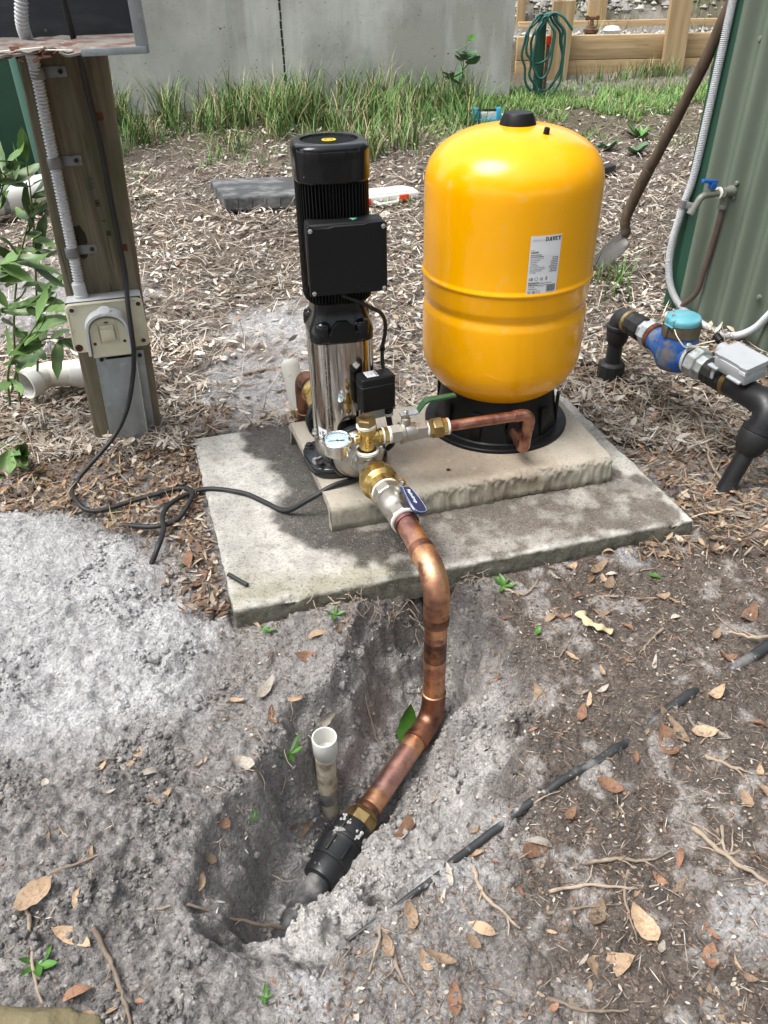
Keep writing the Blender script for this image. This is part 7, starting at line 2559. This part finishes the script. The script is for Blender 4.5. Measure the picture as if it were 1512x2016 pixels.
TW = [([(-.60, .66), (-.57, .60), (-.545, .54), (-.50, .47)], .0035, 'long brown twig crossing the rotting branch at lower left'),
      ([(-.47, .60), (-.43, .55), (-.39, .49), (-.36, .43)], .004, 'forked twig leaning beyond the end of the rotting branch'),
      ([(-.56, .68), (-.50, .715), (-.44, .745)], .0028, 'thin grey twig above the folded tan leaf at lower left'),
      ([(.245, 1.035), (.265, .985), (.285, .93)], .0035, 'orange brown twig standing on the pit right slope'),
      ([(.285, 1.395), (.33, 1.37), (.355, 1.39), (.375, 1.42)], .0035, 'pale bent twig next to the rosette weed'),
      ([(.33, .70), (.38, .705), (.43, .702), (.475, .715)], .0035, 'pale stick on the upper side of the twig heap'),
      ([(.26, .655), (.32, .66), (.39, .655), (.44, .66)], .003, 'crooked pale twig through the middle of the twig heap'),
      ([(.25, .62), (.31, .628), (.37, .63)], .0025, 'brown twig at the lower side of the twig heap'),
      ([(.40, .69), (.38, .64), (.385, .58)], .0028, 'twig pointing down through the twig heap'),
      ([(.14, .70), (.15, .655), (.185, .62), (.205, .60)], .0038, 'bent grey twig ending in a flat tip left of the tan leaf'),
      ([(.53, .76), (.56, .70), (.61, .655), (.66, .63)], .0045, 'forked brown stick in the right foreground'),
      ([(.575, .755), (.565, .71), (.58, .675)], .003, 'short prong of the forked stick at right'),
      ([(.60, .90), (.63, .875), (.665, .85)], .004, 'straight tan stick right of the forked stick'),
      ([(.23, .50), (.28, .48), (.34, .475)], .003, 'thin twig near the bottom edge right of centre'),
      ([(.0, .57), (.01, .53), (.03, .50)], .003, 'dark twig at the bottom edge left of centre'),
      ([(-.02, .64), (-.02, .58), (-.035, .53)], .003, 'upright brown twig below the thin buried line'),
      ([(-.20, .70, .03), (-.26, .665, .02), (-.33, .64), (-.39, .625)], .0035, 'brown root reaching from the muddy poly pipe to the left'),
      ([(.62, 1.235), (.58, 1.20), (.55, 1.165)], .003, 'thin twig left of the buried pipe weed'),
      ([(.86, 1.20, .012), (.80, 1.19, .02), (.76, 1.215, .02)], .0045, 'grey forked twig lying over the buried pipe'),
      ([(.48, 1.345), (.53, 1.36), (.60, 1.355), (.66, 1.35)], .003, 'thin brown twig below the large tan leaf'),
      ([(1.02, 1.78, .0), (.97, 1.88, .02), (.985, 2.0, .03), (1.0, 2.12, .05), (.985, 2.2, .06)], .0042, 'pale crooked stick leaning under the grey logger box'),
      ([(.86, 2.35), (.94, 2.2), (1.05, 2.05), (1.12, 1.98)], .004, 'long dark twig running below the water meter'),
      ([(-.50, 2.55), (-.42, 2.60), (-.36, 2.62), (-.33, 2.59)], .0055, 'curved grey stick on bare sand left of the pump'),
      ([(-1.27, 2.20), (-1.10, 2.24), (-.95, 2.30)], .006, 'pale stick in front of the white waste pipe'),
      ([(-.98, 4.35, .05), (-.80, 4.22, .02), (-.60, 4.18, .01), (-.50, 4.22, .05), (-.42, 4.30, .12)], .006, 'pale bent stick in front of the black drain lid'),
      ([(-.66, 3.35), (-.52, 3.42), (-.40, 3.45)], .007, 'pale grey stick in the mulch left of the pump'),
      ([(-.06, 1.19, -.02), (-.02, 1.14, -.01), (.06, 1.09, .03)], .0025, 'yellow root across the pit behind the copper pipe')]
for (p, r0, lab) in TW:
    twig(p, r0, lab)
rr = random.Random(99)
cnt = 0
while cnt < 45:
    x, y, a, l_ = rr.uniform(-.75, 1.0), rr.uniform(.42, 1.6), rr.uniform(0, pi), rr.uniform(.03, .08)
    xs_ = np.array([x - cos(a) * l_ / 2, x, x + cos(a) * l_ / 2])
    ys_2 = np.array([y - sin(a) * l_ / 2, y, y + sin(a) * l_ / 2])
    if not clear(xs_, ys_2).all() or (poly_sd(xs_, ys_2, HEAP) > -.02).any() or (x < 0 and rr.random() < .4):
        continue
    j = rr.uniform(-.008, .008)
    o = twig([(xs_[0], ys_2[0]), (x + j, y + j), (xs_[2], ys_2[2])], rr.uniform(.0011, .0024), 'short dry twig scattered on the bare foreground soil', .003)
    o['group'] = 'short twigs on the soil'
    cnt += 1
# hair roots hanging from the cut soil
rt_ = MB()
rr = random.Random(8)
for k in range(110):
    if k < 70:
        u = rr.uniform(.14, .52)
        x, y = SLAB[0][0] + (SLAB[1][0] - SLAB[0][0]) * u, SLAB[0][1] + (SLAB[1][1] - SLAB[0][1]) * u - rr.uniform(.006, .03)
    else:
        x, y = rr.choice(((-.20, 1.04), (-.235, .93), (-.26, .82), (.285, 1.05), (.25, 1.2), (-.29, .73)))
        x += rr.uniform(-.04, .04)
        y += rr.uniform(-.05, .05)
    z = g1(x, y) + rr.uniform(.002, .03)
    p = [Vector((x, y, z))]
    d = Vector((rr.uniform(-1, 1), rr.uniform(-1.2, .3), rr.uniform(-.9, .4))).normalized()
    for j in range(4):
        d = (d + Vector((rr.uniform(-.6, .6), rr.uniform(-.6, .6), rr.uniform(-.7, .4)))).normalized()
        q = p[-1] + d * rr.uniform(.006, .018)
        q.z = max(q.z, g1(q.x, q.y) + .002)
        p.append(q)
    rt_.tube(catmull(p, 3), .0006, 4, rfun=lambda t, i: .0011 * (1 - .7 * t))
single('hair_roots', rt_, 'twig', 'fine hair roots hanging from the cut soil below the slab and round the pit', 'roots', kind='stuff', ang=80)
# cream fungus / bark piece
fg = MB()
pth = catmull([(.44, 1.275, g1(.44, 1.275) + .012), (.452, 1.248, g1(.452, 1.248) + .016), (.475, 1.232, g1(.475, 1.232) + .014), (.50, 1.222, g1(.50, 1.222) + .008)], 7)
fg.tube(pth, .01, 10, rfun=lambda t, i: .011 * (1 - .35 * t) * (1 + .35 * sin(i * .9 + 1)))
fg.v = [(p[0], p[1], p[2] + (p[2] - pth[0].z) * -.55 + (float(fbm(np.array([p[0]]), np.array([p[1]]), .012, 2, 33)[0]) - .5) * .008) for p in fg.v]
single('fungus', fg, 'fungus', 'cream coloured torn fungus piece on dark soil right of the pit', 'fungus', ang=50)

# ------------------------------------------------------------------ garden trees round the yard behind the camera
def make_tree(seed):
    rr = random.Random(seed)
    t = thing('garden_tree', '', 'tree', (0, 0, 0), 'trees round the yard')
    tr = MB()
    top = Vector((rr.uniform(-.4, .4), rr.uniform(-.4, .4), 4.6))
    tr.tube(catmull([(0, 0, -.3), (.1, .05, 1.5), (top.x * .5, top.y * .5, 3.0), top], 6), .15, 12, rfun=lambda q, i: .17 * (1 - .7 * q))
    cents = []
    for k in range(9):
        a = k * 2.4 + rr.uniform(-.4, .4)
        h = rr.uniform(1.6, 4.2)
        e = Vector((cos(a) * rr.uniform(1.0, 2.0), sin(a) * rr.uniform(1.0, 2.0), h + rr.uniform(.6, 1.6)))
        tr.tube(catmull([(top.x * h / 5, top.y * h / 5, h), e * .55 + Vector((0, 0, h * .35)), e], 4), .05, 8, rfun=lambda q, i: .06 * (1 - .75 * q))
        cents.append(e)
    cents.append(top + Vector((0, 0, .6)))
    part('trunk', tr, 'post_wood', t, ang=60)
    g = np.random.default_rng(seed)
    P = np.concatenate([g.normal(0, 1, (420, 3)) * np.array([.62, .62, .55]) + np.array(c) for c in cents])
    n = len(P)
    d1 = g.normal(0, 1, (n, 3))
    d1 /= np.linalg.norm(d1, axis=1)[:, None]
    d2_ = np.cross(d1, g.normal(0, 1, (n, 3)))
    d2_ /= np.linalg.norm(d2_, axis=1)[:, None]
    sz = g.uniform(.07, .15, (n, 1))
    Vt = np.stack([P - d1 * sz, P - d2_ * sz * .4, P + d1 * sz, P + d2_ * sz * .4], 1).reshape(-1, 3)
    F = np.arange(4 * n).reshape(n, 4)
    col = np.array([.06, .10, .035])[None] * g.uniform(.6, 1.5, (n, 1))
    link('crown', mesh_np('crown', Vt, F, 'grass', np.repeat(col, 4, 0), False), t)
    return t


tp_ = [make_tree(301), make_tree(302)]
for i, (x, y, rz, s, lab) in enumerate(((-6.2, -3.2, .3, 1.1, 'tree left behind the viewer'), (6.4, -3.4, 1.2, 1.0, 'tree right behind the viewer'), (-3.2, -6.8, 2.0, 1.2, 'taller tree straight behind to the left'), (1.0, -7.6, 3.0, 1.15, 'tree straight behind the viewer'), (4.2, -6.4, 4.0, 1.25, 'tallest tree behind to the right'))):
    src = tp_[i % 2]
    if i < 2:
        t = src
    else:
        t = src.copy()
        COL.objects.link(t)
        for ch in src.children:
            c = ch.copy()
            COL.objects.link(c)
            c.parent = t
    t.location = (x, y, 0)
    t.rotation_euler = (0, 0, rz)
    t.scale = (s, s, s)
    t['label'] = lab
